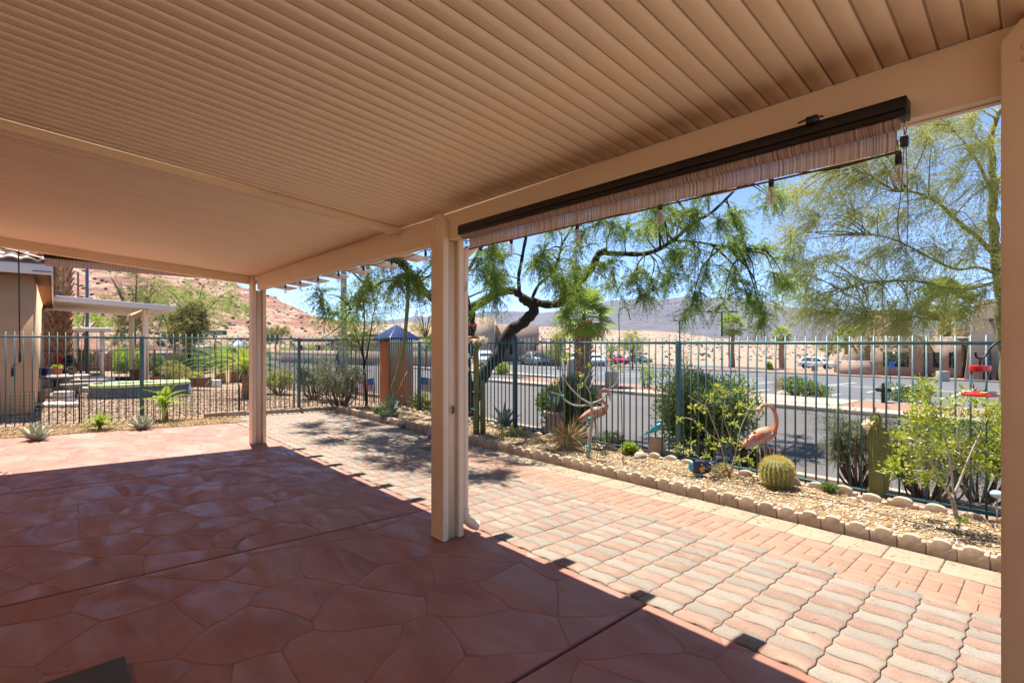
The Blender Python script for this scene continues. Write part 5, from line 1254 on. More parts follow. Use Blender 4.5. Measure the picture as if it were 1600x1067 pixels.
# ---- palo verde across the street, twigs combed to the left
t = 13.0; g = GD(1572, 0, t)
limbs = [([g, S(1570, 560, t), S(1564, 480, t), S(1556, 400, t), S(1550, 340, t), S(1553, 290, t), S(1548, 230, t), S(1560, 170, t)], .15, .06),
         ([S(1556, 400, t), S(1528, 372, t), S(1500, 348, t-.3), S(1470, 322, t-.6), S(1440, 303, t-.9), S(1400, 300, t-1.2)], .07, .015),
         ([S(1550, 300, t), S(1532, 262, t), S(1508, 225, t-.4), S(1480, 195, t-.8)], .05, .012),
         ([S(1562, 430, t), S(1530, 418, t), S(1490, 420, t-.4), S(1440, 395, t-.9), S(1390, 372, t-1.3), S(1340, 365, t-1.5)], .045, .010),
         ([S(1560, 440, t), S(1500, 452, t-.3), S(1430, 440, t-.8), S(1370, 440, t-1), S(1310, 455, t-1.3)], .04, .008),
         ([S(1564, 470, t), S(1520, 480, t-.2), S(1470, 500, t-.5)], .03, .008),
         ([S(1400, 300, t-1.2), S(1350, 270, t-1.5), S(1310, 262, t-1.8)], .02, .006),
         ([S(1553, 290, t), S(1590, 240, t+.5), S(1640, 200, t+1)], .05, .02), ([S(1556, 400, t), S(1600, 370, t+.5), S(1660, 330, t+1)], .06, .02)]
pl = []
for px, py in [(1500,200),(1540,230),(1450,215),(1400,230),(1350,240),(1300,262),(1540,290),(1490,270),(1440,265),(1390,275),(1340,290),(1290,300),(1255,300),(1540,350),(1480,320),(1430,325),(1380,330),(1330,335),(1280,345),(1250,365),(1520,400),(1470,385),(1420,385),(1370,390),(1320,395),(1275,410),(1255,430),(1530,450),(1480,440),(1430,435),(1380,440),(1330,445),(1290,455),(1268,475),(1500,480),(1450,480),(1400,480),(1350,485),(1310,485),(1420,500),(1370,500),(1460,170),(1530,180),(1400,190),(1600,200),(1620,280),(1620,350),(1600,430),(1350,200),(1300,220)]: pl.append((px, py))
cl = jit(pl, 14, t - .6, .9, .42, 3)
bx = -CR*.62 + np.array([0, 0, -.33])
limbtree('palo_verde_tree', 'yellow-green palo verde with long drooping twigs across the street on the right', limbs, 'bark_green', cl, 'leaf_verde', tw=44, tlen=(.45, 1.0), nl=9, ll=.06, lw=.012, droop=.35, bias=tuple(bx), thin=.009, spread=.5, twd=.0035, twb='bark_green', kink=.06)

# ---- trees on the left, beyond the neighbour's yard
def roundtree(name, label, px, t, ytop, ybase, w, leaf, n=5, rep=3, tw=22, ll=.10, lw=.04, cat='tree', bark='bark_brown', rag=.5):
    g = GD(px, 0, t); z1 = EYE + (536-ytop)/FPX*t; z0 = EYE + (536-ybase)/FPX*t; c = np.array([g[0], g[1], (z0+z1)/2]); hh = (z1-z0)/2; ww = w/2/FPX*t
    limbs = [([g, (g+c)/2 + RNG.normal(size=3)*.1, c], .03*hh+.05, .03)]
    for k in range(6):
        a = k*1.05; limbs.append(([(g*.4+c*.6), c + np.array([math.cos(a)*ww*.4, math.sin(a)*ww*.4, hh*.2]), c + np.array([math.cos(a)*ww*.75, math.sin(a)*ww*.75, hh*RNG.uniform(.2, .7)])], .025*hh+.02, .01))
    cl = []
    for _ in range(n*rep):
        d = unit(RNG.normal(size=3)); q = RNG.uniform(.35, .95); cl.append((c + d*np.array([ww, ww, hh])*q, rag*min(ww, hh)*.55))
    return limbtree(name, label, limbs, bark, cl, leaf, cat=cat, tw=tw, tlen=(.3*min(ww, hh)*.5+.2, .5*min(ww,hh)*.5+.35), nl=6, ll=ll, lw=lw, droop=.2, thin=.02, spread=.8, twd=.006)
roundtree('pine_tree', 'dark olive conifer behind the patio cover, between the lamp post and green tree', 210, 50, 405, 560, 90, 'leaf_olive', 14, 3, 24, .22, .07)
roundtree('pine_tree', 'thin sparse conifer rising behind the dark olive one', 228, 62, 418, 520, 40, 'leaf_olive', 7, 2, 20, .2, .06)
roundtree('palo_verde_tree', 'wide soft green palo verde at the foot of the red hill', 305, 58, 430, 515, 175, 'leaf_bright', 24, 3, 26, .16, .05)
roundtree('palo_verde_tree', 'soft green palo verde left of the lamp post below the patio cover', 130, 60, 478, 520, 130, 'leaf_bright', 16, 2, 24, .16, .05)
roundtree('acacia_tree', 'small yellow-green tree with a dark trunk beside the street sign', 298, 27, 459, 556, 58, 'leaf_olive', 16, 3, 26, .10, .04, bark='bark_dark')
roundtree('mesquite_tree', 'dark twiggy mesquite behind the square patio posts', 268, 34, 470, 545, 46, 'leaf_dark', 9, 2, 20, .10, .04, bark='bark_dark')
roundtree('palo_verde_tree', 'pale yellow rounded tree just right of the far post', 432, 62, 508, 536, 48, 'leaf_olive', 10, 3, 26, .14, .05)
roundtree('palo_verde_tree', 'airy pale palo verde right of the tall fan palm', 988, 52, 515, 560, 42, 'leaf_verde', 9, 3, 22, .12, .04)
roundtree('palo_verde_tree', 'airy pale palo verde left of the tall fan palm', 872, 48, 515, 562, 40, 'leaf_verde', 8, 3, 22, .12, .04)
roundtree('mesquite_tree', 'olive round tree behind the white suv', 1295, 84, 532, 556, 40, 'leaf_olive', 8, 3, 22, .16, .06)
roundtree('acacia_tree', 'sparse small tree standing above the red car', 955, 50, 528, 552, 34, 'leaf_bright', 4, 2, 14, .12, .04)
roundtree('palo_verde_tree', 'bare-topped thin tree behind the orange pillar', 665, 40, 478, 530, 50, 'leaf_verde', 6, 2, 12, .10, .03)
roundtree('palo_verde_tree', 'yellow-green tree right of the orange pillar beside the middle post', 690, 36, 505, 560, 44, 'leaf_bright', 8, 3, 20, .10, .04)
for px, tt, yt, yb, w, leaf, lab in ((445, 60, 533, 558, 30, 'leaf_citrus', 'bright lime shrub across the street right of the far post'), (412, 58, 540, 562, 24, 'leaf_bright', 'light green shrub across the street touching the far post'), (484, 60, 536, 557, 22, 'leaf_citrus', 'narrow lime shrub across the street before the pink house'), (512, 56, 540, 562, 20, 'leaf_bright', 'light green shrub just left of the grey pole across the street'),
        (600, 52, 545, 570, 26, 'leaf_bright', 'yellow-green shrub across the street left of the orange pillar'), (880, 58, 545, 563, 30, 'leaf_bright', 'green shrub before the low tan building'), (785, 34, 558, 578, 26, 'leaf_bright', 'round shrub on the small lot island left of the fence post'),
        (1335, 54, 568, 586, 24, 'leaf_olive', 'left of two olive shrubs before the low office wall'), (1315, 54.5, 568, 586, 18, 'leaf_olive', 'right-hand small olive shrub at the corner of the low wall'), (1455, 52, 566, 588, 28, 'leaf_bright', 'light green shrub below the office windows left of the palm'), (1492, 52, 570, 590, 20, 'leaf_dark', 'dark green shrub right of the office palm trunk'), (1201, 58, 564, 582, 12, 'leaf_bright', 'small upright shrub at the far lot kerb left of the white suv'),
        (863, 25, 560, 0, 0, '', '')):
    if not lab: continue
    g = GD(px, 0, tt); h = (yb - yt)/FPX*tt; g[2] = max(g[2], EYE + (536-yb)/FPX*tt - .1) if tt > 50 else g[2]
    bush('distant_shrub', lab, g, (w/2/FPX*tt, w/2/FPX*tt, h/2), 1500, .16, .07, leaf)
bush('desert_shrub', 'dark spiky red plant at the foot of the tower', GD(1513, 0, 44), (.45, .45, .5), 300, .4, .05, 'leaf_red')
bush('hedge', 'low green shrub on the gravel island right of the boulder', GD(1246, 0, 19.0), (1.0, .8, .42), 3500, .10, .05, 'leaf_oleander')
bush('desert_shrub', 'low dark shrub on the gravel island right of the pedestal lamp', GD(1415, 0, 18.5), (.9, .7, .35), 2500, .10, .04, 'leaf_oleander')
bush('desert_shrub', 'feathery shrub standing in the gravel strip behind the hook pole', GD(866*0 + 1010, 0, 21.5), (.5, .5, .75), 500, .14, .04, 'leaf_bright')
for px, tt, w, h, lab in ((1222, 20.2, .3, .45, 'thin dry grass clump left of the island boulder'), (1070, 80, .9, 1.0, 'dark brown desert scrub below the middle palm')):
    bush('grass_clump', lab, GD(px, 0, tt), (w, w, h), 260, h*.9, .02, 'leaf_dry', lumps=3)
g = GD(1226, 0, 19.3); MB().ball(g + np.array([0, 0, .12]), (.32, .24, .2), 12, 8)
rk = MB(); rk.ball((0, 0, .10), (.32, .24, .2), 12, 8); tag(rk.build('boulder', 'rock_grey', off=(0,0,0), smooth=True), 'reddish boulder on the gravel island behind the flamingo neck', 'boulder').location = tuple(g)

# bushes just outside the fence
bush('oleander_shrub', 'round dense oleander shrub outside the fence behind the potted agave', GD(882, 0, 9.7) , (.84, .62, .72), 21000, .095, .024, 'leaf_oleander', lumps=16, shell=.35)
bush('oleander_shrub', 'broad tall oleander shrub outside the fence behind the citrus sapling', GD(1106, 0, 7.9) , (.82, .62, .92), 30000, .085, .022, 'leaf_oleander', lumps=18, shell=.3)
bush('oleander_shrub', 'reddish low growth at the foot of the broad oleander', GD(1180, 0, 7.3), (.3, .3, .28), 1800, .05, .02, 'leaf_red')
def openbush(name, label, px, t, w, h, leaf, n=16, ll=.05, lw=.014, tw=10):
    g = GD(px, 0, t); limbs = []; cl = []
    for k in range(n):
        a = RNG.uniform(0, 2*PI); e = g + np.array([math.cos(a)*w*RNG.uniform(.4, 1), math.sin(a)*w*.7*RNG.uniform(.3, 1), h*RNG.uniform(.6, 1)])
        m_ = (g+e)/2 + np.array([math.cos(a)*.12*w, math.sin(a)*.12*w, -.06*h]) + RNG.normal(size=3)*.05; limbs.append(([g - np.array([0,0,.05]), m_, e], .018, .005)); cl.append((e, .16)); cl.append(((m_*.4+e*.6), .14))
    return limbtree(name, label, limbs, 'bark_brown', cl, leaf, cat='shrub', tw=tw, tlen=(.12, .28), nl=7, ll=ll, lw=lw, droop=.1, thin=.006, conn=False, sub=3)
openbush('desert_broom', 'wispy grey-green shrub with bare brown stems outside the fence left of the column cactus', 1340, 6.2, .42, .88, 'leaf_grey', 22, .035, .008, 18)
openbush('desert_broom', 'grey-green twiggy shrub outside the fence behind the citrus tree', 1450, 5.9, .55, .85, 'leaf_grey', 22, .035, .010, 18)
openbush('desert_shrub', 'leafy green shrub just outside the fence hidden by the citrus tree', 1530, 5.9, .5, 1.1, 'leaf_oleander', 18, .05, .018, 16)
openbush('desert_shrub', 'loose dark shrub at the fence corner in front of the grey pole', 532, 12.3, .65, 1.15, 'leaf_grey', 22, .055, .014, 12)
openbush('desert_shrub', 'airy grey-green shrub right of the far post beyond the fence', 490, 15.0, .95, 1.1, 'leaf_grey', 24, .07, .02, 16)
openbush('desert_shrub', 'low olive shrub beyond the fence next to the far post', 436, 17.5, .8, .75, 'leaf_olive', 20, .08, .02, 14)
bush('hedge', "clipped olive green mound in the neighbour's gravel yard", GD(266, 0, 23.5), (.95, .9, .55), 6000, .08, .04, 'leaf_olive', lumps=14, shell=.7)
bush('hedge', 'dark green dense mound behind the clipped olive one', GD(292, 0, 33), (1.2, 1.0, .9), 6000, .10, .05, 'leaf_dark', lumps=14)
bush('hedge', 'tall dark green shrub behind the small acacia trunk', GD(316, 0, 36), (.9, .9, .8), 4000, .10, .05, 'leaf_dark', lumps=12)
bush('hedge', "loose green shrub left of the square posts in the neighbour's yard", GD(195, 0, 36), (1.3, 1.1, 1.0), 5000, .12, .05, 'leaf_bright', lumps=12)
bush('hedge', 'leafy green shrub between the patio posts and the dark mounds', GD(250, 0, 40), (1.6, 1.2, .8), 4000, .12, .05, 'leaf_oleander', lumps=10)
bush('hedge', 'bright yellow-green shrub beside the patio furniture', GD(125, 0, 34), (1.6, 1.0, .75), 4500, .12, .05, 'leaf_citrus', lumps=10, lift=.35)

# ================================================================== palms
def fan_leaf(m, R=.8, n=26, pet=.7):
    """fan frond along +x: stalk, then folded blades in a disc"""
    mb = MB(); mb.tube([(0,0,0), (pet*.5,0,.06), (pet,0,.02)], [.018, .012], 5); Q = []
    for k in range(n):
        a = -1.9 + 3.8*k/(n-1); d = np.array([math.cos(a), math.sin(a), .12*((k%2)*2-1)*.3]); r = R*(.75+.25*math.cos(a*.8)); s = np.array([-math.sin(a), math.cos(a), 0])*R*.06
        b0 = np.array([pet, 0, .02]); m1 = b0 + d*r*.6 + np.array([0,0,-.02]); e = b0 + d*r*RNG.uniform(.9, 1.05) + np.array([0, 0, -.28*r])
        Q.append([b0, m1 - s, e, m1 + s])
    mb.quads(np.array(Q)); return mb.mesh('frond', m)
def palm(name, label, px, t, ytop, r, n=34, crown_r=1.5, m='leaf_palm', trunkm='palm_trunk', group=None, skirt=False, boots=True, ybase=None, fr_small=False):
    g = GD(px, 0, t)
    if ybase: g[2] = min(g[2] if t < 40 else 99, EYE + (536-ybase)/FPX*t) if t >= 40 else g[2]
    z1 = EYE + (536-ytop)/FPX*t - crown_r*.55; th = thing(name, label, 'palm', tuple(g), group)
    mb = MB(); h = z1 - g[2]; P = [(g[0] + .03*math.sin(k), g[1], g[2] - .2 + (h+.2)*k/10) for k in range(11)]; mb.tube(P, [r*1.15, r, r*.95, r], 14)
    mb.build('trunk', trunkm, th, smooth=True)
    if boots:
        bt = MB().prism([(-.05, 0), (.05, 0), (.035, .16), (0, .24), (-.035, .16)], -.012, .012, 'y').mesh('leaf_base', trunkm); k = 0; z = .3; kk = 0
        while z < h and kk < 260:
            for q in range(7):
                a = 2*PI*q/7 + k*.45; o = link('leaf_base', bt, th, loc=(math.cos(a)*r*1.03, math.sin(a)*r*1.03, z + RNG.uniform(-.02, .02))); o.rotation_euler = (-.45, 0, a + PI/2); o.scale = (r/.22,)*3; o.rotation_euler = (.42, 0, a - PI/2 + PI); kk += 1
            z += .17 * r/.22; k += 1
    fm = fan_leaf(m, crown_r*.55, 22, crown_r*.55); dm_ = fan_leaf('leaf_dry', crown_r*.5, 18, crown_r*.5) if skirt else None
    top = z1 - g[2]
    for k in range(n):
        a = k*2.39996; el = rad(80) - rad(125)*(k/n)**.9
        o = link('frond', fm, th, loc=(0, 0, top + .12*crown_r*(1-k/n))); o.rotation_euler = (RNG.uniform(-.3, .3), -el, a); o.scale = (RNG.uniform(.85, 1.1),)*3
    if skirt:
        for k in range(14):
            o = link('dead_frond', dm_, th, loc=(0, 0, top - .1)); o.rotation_euler = (RNG.uniform(-.3, .3), rad(60 + RNG.uniform(-8, 12)), k*2.4)
    return th
palm('fan_palm', 'tall shaggy fan palm with orange-brown trunk rising beyond the street', 912, 22.5, 474, .30, 36, 1.45, skirt=False)
PG = 'fan palms in front of the far desert'
palm('fan_palm', 'short fan palm right of the twin-headed lot light', 1143, 68, 500, .40, 30, 1.9, boots=False)
palm('fan_palm', 'small fan palm between the short lot light and white suv', 1221, 70, 516, .36, 26, 1.5, boots=False)
palm('fan_palm', 'fan palm crown peeking over the left end of the office', 1322, 68, 519, .25, 24, 1.9, boots=False)
palm('fan_palm', 'fan palm crown showing above the office parapet', 1350, 80, 516, .25, 24, 2.0, boots=False)
palm('fan_palm', 'fan palm before the office wall, half behind palo verde twigs', 1477, 46, 455, .36, 40, 2.6, boots=True)
palm('fan_palm', 'thick shaggy palm trunk just right of the neighbour house', 94, 24, 300, .36, 30, 1.8)
palm('fan_palm', 'second shaggy palm trunk in the gap beside the tan house wall', 75, 26.5, 300, .34, 30, 1.8)
# cycad-like palms in the neighbour's yard
def pinnate(m, Ln=.9, n=22, w=.16):
    mb = MB(); P = [np.array([x*Ln, 0, .35*Ln*x*(1-x)*2 - .25*Ln*x*x]) for x in np.linspace(0, 1, 8)]; mb.tube(P, [.008, .003], 4); Q = []
    for k in range(n):
        q = .12 + .86*k/n; i = q*7; a = P[int(i)]; b_ = P[min(7, int(i)+1)]; p = a + (b_-a)*(i-int(i)); l = w*math.sin(PI*(.15+.8*q))
        for s in (1, -1): d = np.array([.45, s*.9, .15]); Q.append([p, p + d*l*.5 + np.array([.01,0,0]), p + d*l, p + d*l*.5 - np.array([.01,0,0])])
    mb.quads(np.array(Q)); return mb.mesh('frond', m)
def cycad(name, label, g, hgt, Ln, n, m='leaf_palm', tr=.12):
    th = thing(name, label, 'palm', tuple(g)); MB().tube([(g[0], g[1], g[2]-.05), (g[0], g[1], g[2]+hgt)], [tr*1.2, tr], 10).build('trunk', 'palm_trunk', th); fm = pinnate(m, Ln, 24, Ln*.2)
    for k in range(n):
        o = link('frond', fm, th, loc=(0, 0, hgt)); o.rotation_euler = (0, -rad(75 - 85*(k/n)), k*2.4)
    return th
cycad('pygmy_palm', "arching date palm in the neighbour's yard right beside the far post", GD(384, 0, 15.5), .75, 1.15, 30, 'leaf_citrus', .10)
cycad('pygmy_palm', 'wide arching palm in front of the far orange pillar', GD(345, 0, 24.5), .5, 2.0, 36, 'leaf_palm', .2)
cycad('small_palm', 'small ragged palm seedling growing at the middle of the left fence', GT(258, 657), .22, .55, 14, 'leaf_bright', .05)
cycad('small_palm', 'tiny grassy palm seedling at the left fence beside the post', GT(156, 672), .05, .3, 16, 'leaf_bright', .03)

# ================================================================== succulents
def agave_leaf(Ln=.5, w=.09, m='agave', curl=.12, cup=.3):
    V = []; n = 9
    for i in range(n):
        q = i/(n-1); ww = w*(.62 + .5*math.sin(PI*min(1, q*1.15)*.75))*(1-q**3.2)*.5 + .001; z = curl*Ln*(q**2) ; x = q*Ln
        for s in (-1, -.5, 0, .5, 1): V.append((x, s*ww, z + cup*ww*abs(s)**1.5 - .0))
        for s in (.6, 0, -.6): V.append((x, s*ww, z - .012*(1-q) - .02*w/.09*(1-q)))
    F = []; k = 8
    for i in range(n-1):
        for j in range(k): F.append((i*k+j, i*k+(j+1)%k, (i+1)*k+(j+1)%k, (i+1)*k+j))
    mb = MB().add(V, F + [tuple(range(k))[::-1]]); return mb.mesh('leaf', m, smooth=True)
def agave(name, label, g, Ln, w, n, m='agave', curl=-.1, el0=80, el1=15, cat='agave', group=None):
    th = thing(name, label, cat, tuple(g), group); lm = agave_leaf(Ln, w, m, curl)
    for k in range(n):
        q = k/max(1, n-1); o = link('leaf', lm, th, loc=(0, 0, .02)); o.rotation_euler = (RNG.uniform(-.1, .1), -rad(el0 + (el1-el0)*q + RNG.uniform(-5, 5)), k*2.39996); s = RNG.uniform(.85, 1.08)*(.75 + .25*math.sin(PI*(.2+.7*q))); o.scale = (s, s, s)
    return th
def bed(px, py): p = GT(px, py); return np.array([p[0], p[1], bedz(p[0], p[1])])
agave('agave', 'blue-green agave with long pointed leaves at the foot of the fence post', bed(788, 672), .50, .075, 13, 'agave', -.15, 82, 28)
agave('agave', 'grey agave rosette beside the pillar behind the leaning stalk', bed(612, 650), .55, .08, 11, 'agave', -.05, 85, 30)
agave('agave', 'large blue agave partly hidden by the middle post', bed(700, 668), .75, .11, 12, 'agave', -.1, 80, 20)
agave('agave', 'small pale agave rosette at the slab edge under the tan house wall', GT(56, 688), .30, .09, 18, 'agave_pale', .12, 75, 8)
agave('agave', 'small pale agave rosette at the slab edge near the fence middle', GT(222, 671), .30, .09, 18, 'agave_pale', .12, 75, 8)
yp = bed(889, 708)
bush('dry_yucca', 'dry brown spiky grass clump in front of the big pot', yp, (.20, .18, .17), 280, .30, .014, 'leaf_dry', cat='plant', lumps=2, stems=0)
bush('dry_grass', 'dry straw tuft at the base of the leaning stalk', bed(604, 645), (.22, .2, .14), 400, .12, .012, 'leaf_dry', cat='plant', lumps=3, stems=0)

def ribs(n, d): return lambda a: 1 - d + d*np.abs(np.cos(a*n/2))**.6
def spines(mb, prof, n, c, ribn, ln, per=26, rot=None, w=.0022):
    """clusters of spines on the ribs of a lathe surface"""
    P, D = [], []; prof = np.array(prof); seg = np.linspace(0, len(prof)-1, per)
    for s_ in seg[1:]:
        i = min(int(s_), len(prof)-2); r, z = prof[i] + (prof[i+1]-prof[i])*(s_-i); dr, dz = prof[i+1]-prof[i]
        for k in range(ribn):
            a = 2*PI*k/ribn; nrm = unit([dz*math.cos(a), dz*math.sin(a), -dr])
            for _ in range(n): P.append((math.cos(a)*r, math.sin(a)*r, z)); D.append(nrm + RNG.normal(size=3)*.55)
    P, D = np.array(P), unit(np.array(D))
    if rot is not None: P = P @ np.array(rot).T; D = D @ np.array(rot).T
    mb.quads(leafq(P + np.array(c), D, ln*RNG.uniform(.6, 1.1, len(P)), w)); return mb
# golden barrel
g = bed(1214, 770); bh_ = .335; pr = [(.05, 0), (.12, .02), (.158, .09), (.170, .16), (.163, .23), (.135, .285), (.09, .318), (.04, .328)]
th = thing('barrel_cactus', 'round golden barrel cactus covered in yellow spines', 'cactus', tuple(g))
MB().lathe(pr, 22*6, g, rib=ribs(22, .11)).build('body', 'cactus_green', th, smooth=True)
spines(MB(), pr, 9, g, 22, .045, 30).build('spines', 'spine', th)
# column cactus with pup and flower
g = bed(1372, 783)
hh = (783 - 668)/FPX*np.dot(g - np.array([0,0,EYE]), CF); pr = [(.055, 0), (.062, .05), (.070, hh*.3), (.074, hh*.7), (.070, hh*.9), (.045, hh*.98), (.01, hh)]
th = thing('column_cactus', 'thick ribbed column cactus with a white flower on its side', 'cactus', tuple(g))
MB().lathe(pr, 14*6, g - CR*.02, rib=ribs(14, .16)).build('body', 'cactus_green', th, smooth=True)
MB().lathe([(r*.8, z*.95) for r, z in pr], 12*6, g + CR*.055, rib=ribs(12, .16)).build('side_column', 'cactus_green', th, smooth=True)
pt = g - CR*.02 + np.array([0, 0, hh - .02]); MB().lathe([(.03, 0), (.05, .03), (.053, .07), (.042, .11), (.015, .13)], 60, pt, rib=ribs(12, .14)).build('pup', 'cactus_green', th, smooth=True)
sp = MB(); spines(sp, pr, 4, g - CR*.02, 14, .014, 46); spines(sp, [(.03, 0), (.05, .03), (.053, .07), (.042, .11), (.015, .13)], 6, pt, 12, .02, 10); spines(sp, [(r*.8, z*.95) for r, z in pr], 4, g + CR*.055, 12, .014, 46); sp.build('spines', 'spine', th)
fc = g - CR*.085 + np.array([0, 0, hh - .005]); MB().tube([g - CR*.06 + np.array([0,0,hh-.03]), fc + CR*.01], [.014, .02], 8).build('bud', 'cactus_green', th)
def flower(mb, c, d, n, ln, w):
    c = np.array(c); d = unit(d); D = unit(d[None]*RNG.uniform(.3, 1.4, (n, 1)) + RNG.normal(size=(n, 3))*.8); D = D[(D @ d) > -.1]; mb.quads(leafq(np.tile(c, (len(D), 1)), D, ln*RNG.uniform(.8, 1.1, len(D)), w)); return mb
flower(MB(), fc, -CR + np.array([0,0,.1]), 90, .085, .022).build('flower', 'petal_white', th)
tst = MB().tube([g - CR*.13, g - CR*.14 + np.array([0, 0, hh*1.15])], .004, 5); tag(tst.build('plant_stake', 'dark_bronze', off=tuple(g)), 'thin dark stake leaning beside the column cactus', 'stake').location = tuple(g)
# low cushions
bush('cushion_cactus', 'low green cushion plant between the two cacti', bed(1293, 777), (.10, .09, .055), 1200, .03, .010, 'leaf_oleander', cat='plant', stems=0)
bush('ground_cover', 'small bright green leafy plant right of the bare plumeria', bed(982, 714), (.17, .14, .10), 1600, .045, .018, 'leaf_bright', cat='plant', stems=5)
bush('ground_cover', 'tiny green tuft at the edging near the citrus tree', bed(1506, 826), (.05, .05, .02), 160, .03, .008, 'leaf_bright', cat='plant', stems=0)
bush('ground_cover', 'dull grey cushion beside the hook pole foot', bed(945, 716), (.07, .06, .04), 500, .02, .01, 'leaf_grey', cat='plant', stems=0)
for px, py, h, lab in ((786, 690, .1, 'leftmost of three small seedlings near the edging'), (801, 688, .13, 'middle, tallest of three small seedlings near the edging'), (814, 688, .1, 'rightmost of three small seedlings near the edging')):
    bush('seedling', lab, bed(px, py), (.04, .04, h), 120, .035, .014, 'leaf_bright', cat='plant', stems=3)
bush('desert_shrub', 'low straggly green plant under the fence left of the blue bird', bed(850, 0) * 0 + GD(955, 0, 8.3), (.35, .2, .12), 900, .06, .012, 'leaf_oleander', cat='plant', stems=0)
# twin green columns with white flowers
g = bed(744, 682); D_ = np.dot(g - np.array([0,0,EYE]), CF); h1 = (682-548)/FPX*D_
th = thing('flowering_cactus', 'pair of slim green cactus columns topped with clustered white flowers', 'cactus', tuple(g))
pr = [(.06, 0), (.058, h1*.3), (.052, h1*.7), (.05, h1*.97), (.03, h1)]
MB().lathe(pr, 7*6, g, rib=ribs(7, .2)).build('column', 'cactus_tall', th, smooth=True)
pr2 = [(.05, 0), (.05, h1*.3), (.045, h1*.6), (.02, h1*.63)]; MB().lathe(pr2, 7*6, g + CR*.12 + np.array([0,0,0]), rib=ribs(7, .2)).build('column', 'cactus_tall', th, smooth=True)
fl, st_ = MB(), MB()
for k in range(9):
    a = k*2.4; d = unit([math.cos(a)*.8, math.sin(a)*.8, .9]); b0 = g + np.array([0, 0, h1-.02]); e = b0 + d*.20; st_.tube([b0, (b0+e)/2 + np.array([0,0,-.01]), e], [.014, .018], 6); flower(fl, e, d, 34, .105, .032)
for k in range(3): b0 = g + np.array([0,0,h1*(.86-.08*k)]); d = unit(CR*(1 if k % 2 else -1) + np.array([0,0,.5])); e = b0 + d*.14; st_.tube([b0, e], [.012, .016], 6); flower(fl, e, d, 26, .085, .028)
st_.build('flower_stalk', 'cactus_tall', th); fl.build('flower', 'petal_white', th)
for hgt, w_ in ((h1*.50, .07), (h1*.30, .09), (h1*.08, .1)): MB().tube([(g + CR*.03 + np.array([math.cos(a)*w_*1.3, math.sin(a)*w_*1.3, hgt + .01*math.sin(a)])) for a in np.linspace(0, 2*PI, 17)], .006, 5).build('tie', 'tie_green', th)
# leaning green cactus stalk in front of the pillar
t = 11.9; P = [S(604, 640, t), S(610, 615, t), S(622, 580, t), (S(631, 540, t)), S(635, 500, t), S(637, 470, t), S(638, 440, t)]
P[0] = GT(602, 640)*0 + np.array([S(603, 640, t)[0], S(603, 640, t)[1], H(*S(603, 640, t)[:2])])
th = thing('cactus_stalk', 'long slender leaning cactus stalk in front of the orange pillar', 'cactus', tuple(P[0])); MB().tube(smoothpath(P, 5), [.035, .04, .045, .045, .05, .03], 7).build('stalk', 'cactus_tall', th, smooth=True)
MB().tube([P[0] + CR*.05, P[2] + CR*.22 + np.array([0,0,.0]), ], .01, 5).build('stake', 'wood_grey', th)
# red leaved yucca with palm-like leaves right of pillar
bush('small_palm_plant', 'small fan-leaved plant with brown dead leaves beside the pillar', bed(655, 645), (.26, .24, .24), 260, .26, .035, 'leaf_olive', cat='plant', lumps=2, stems=2)
rb = MB()
for px, py in ((688, 668), (676, 672), (664, 676), (648, 672), (636, 668), (622, 662), (606, 657), (592, 652)):
    pass
def rockline(name_, label, pts, r, n=6):
    for i, (px, py) in enumerate(pts):
        g = bed(px, py); me = MB().ball((0, 0, 0), (r*RNG.uniform(.8, 1.3), r*RNG.uniform(.6, 1), r*RNG.uniform(.5, .8)), 8, 5)
        me.v = [v * (1 + RNG.normal(size=(len(v), 1))*.07) for v in me.v]; o = me.build('garden_rock', 'rock_grey', off=(0,0,0)); o.location = tuple(g + np.array([0, 0, r*.25])); o.rotation_euler = (0, 0, RNG.uniform(0, 6)); tag(o, label[i], 'rock')
rockline('r', ['grey-brown rock at the bed edge left of the middle post', 'flat brown rock left of the fan-leaved plant', 'whitish rock in front of the grey agave rosette', 'small brown rock below the leaning stalk', 'tan rock against the middle post edge', 'broad low rock between the hook pole and blue bird'], [(684, 672), (668, 662), (610, 662), (628, 668), (675, 684), (1000, 722)], .10)
bush('succulent_cluster', 'blue-green and purple succulent cluster between the edging and the pillar', bed(606, 660), (.24, .18, .11), 700, .07, .035, 'leaf_grey', cat='plant', stems=0)
bush('succulent_cluster', 'small leafy green succulents behind the plain edging blocks', bed(598, 652), (.3, .15, .10), 500, .06, .03, 'leaf_dark', cat='plant', stems=0)

# ---- potted agave
g = bed(866, 682); D_ = np.dot(g - np.array([0,0,EYE]), CF)
th = thing('plant_pot', 'round cream concrete pot holding tall agave leaves', 'pot', tuple(g)); R_ = 15.5/FPX*D_; Hp = (682-651)/FPX*D_ + .03
MB().lathe([(R_*.82, -.03), (R_*.9, Hp*.5), (R_*.96, Hp*.78), (R_*1.06, Hp*.8), (R_*1.08, Hp), (R_*.94, Hp), (R_*.9, Hp*.85)], 28, g).build('pot', 'pot_cream', th, smooth=True, auto=40)
MB().lathe([(R_*.92, Hp*.86), (.01, Hp*.88)], 20, g).build('potting_soil', 'soil', th)
ag = agave('agave', 'tall dark green agave leaves growing in the round cream pot', g + np.array([0, 0, Hp*.86]), .50, .065, 8, 'agave', -.02, 86, 58)
bush('spiky_succulent', 'upright green spiky succulent between the pot and the bare plumeria', bed(888, 700), (.05, .05, .19), 60, .30, .028, 'leaf_oleander', cat='plant', lumps=1, stems=2)

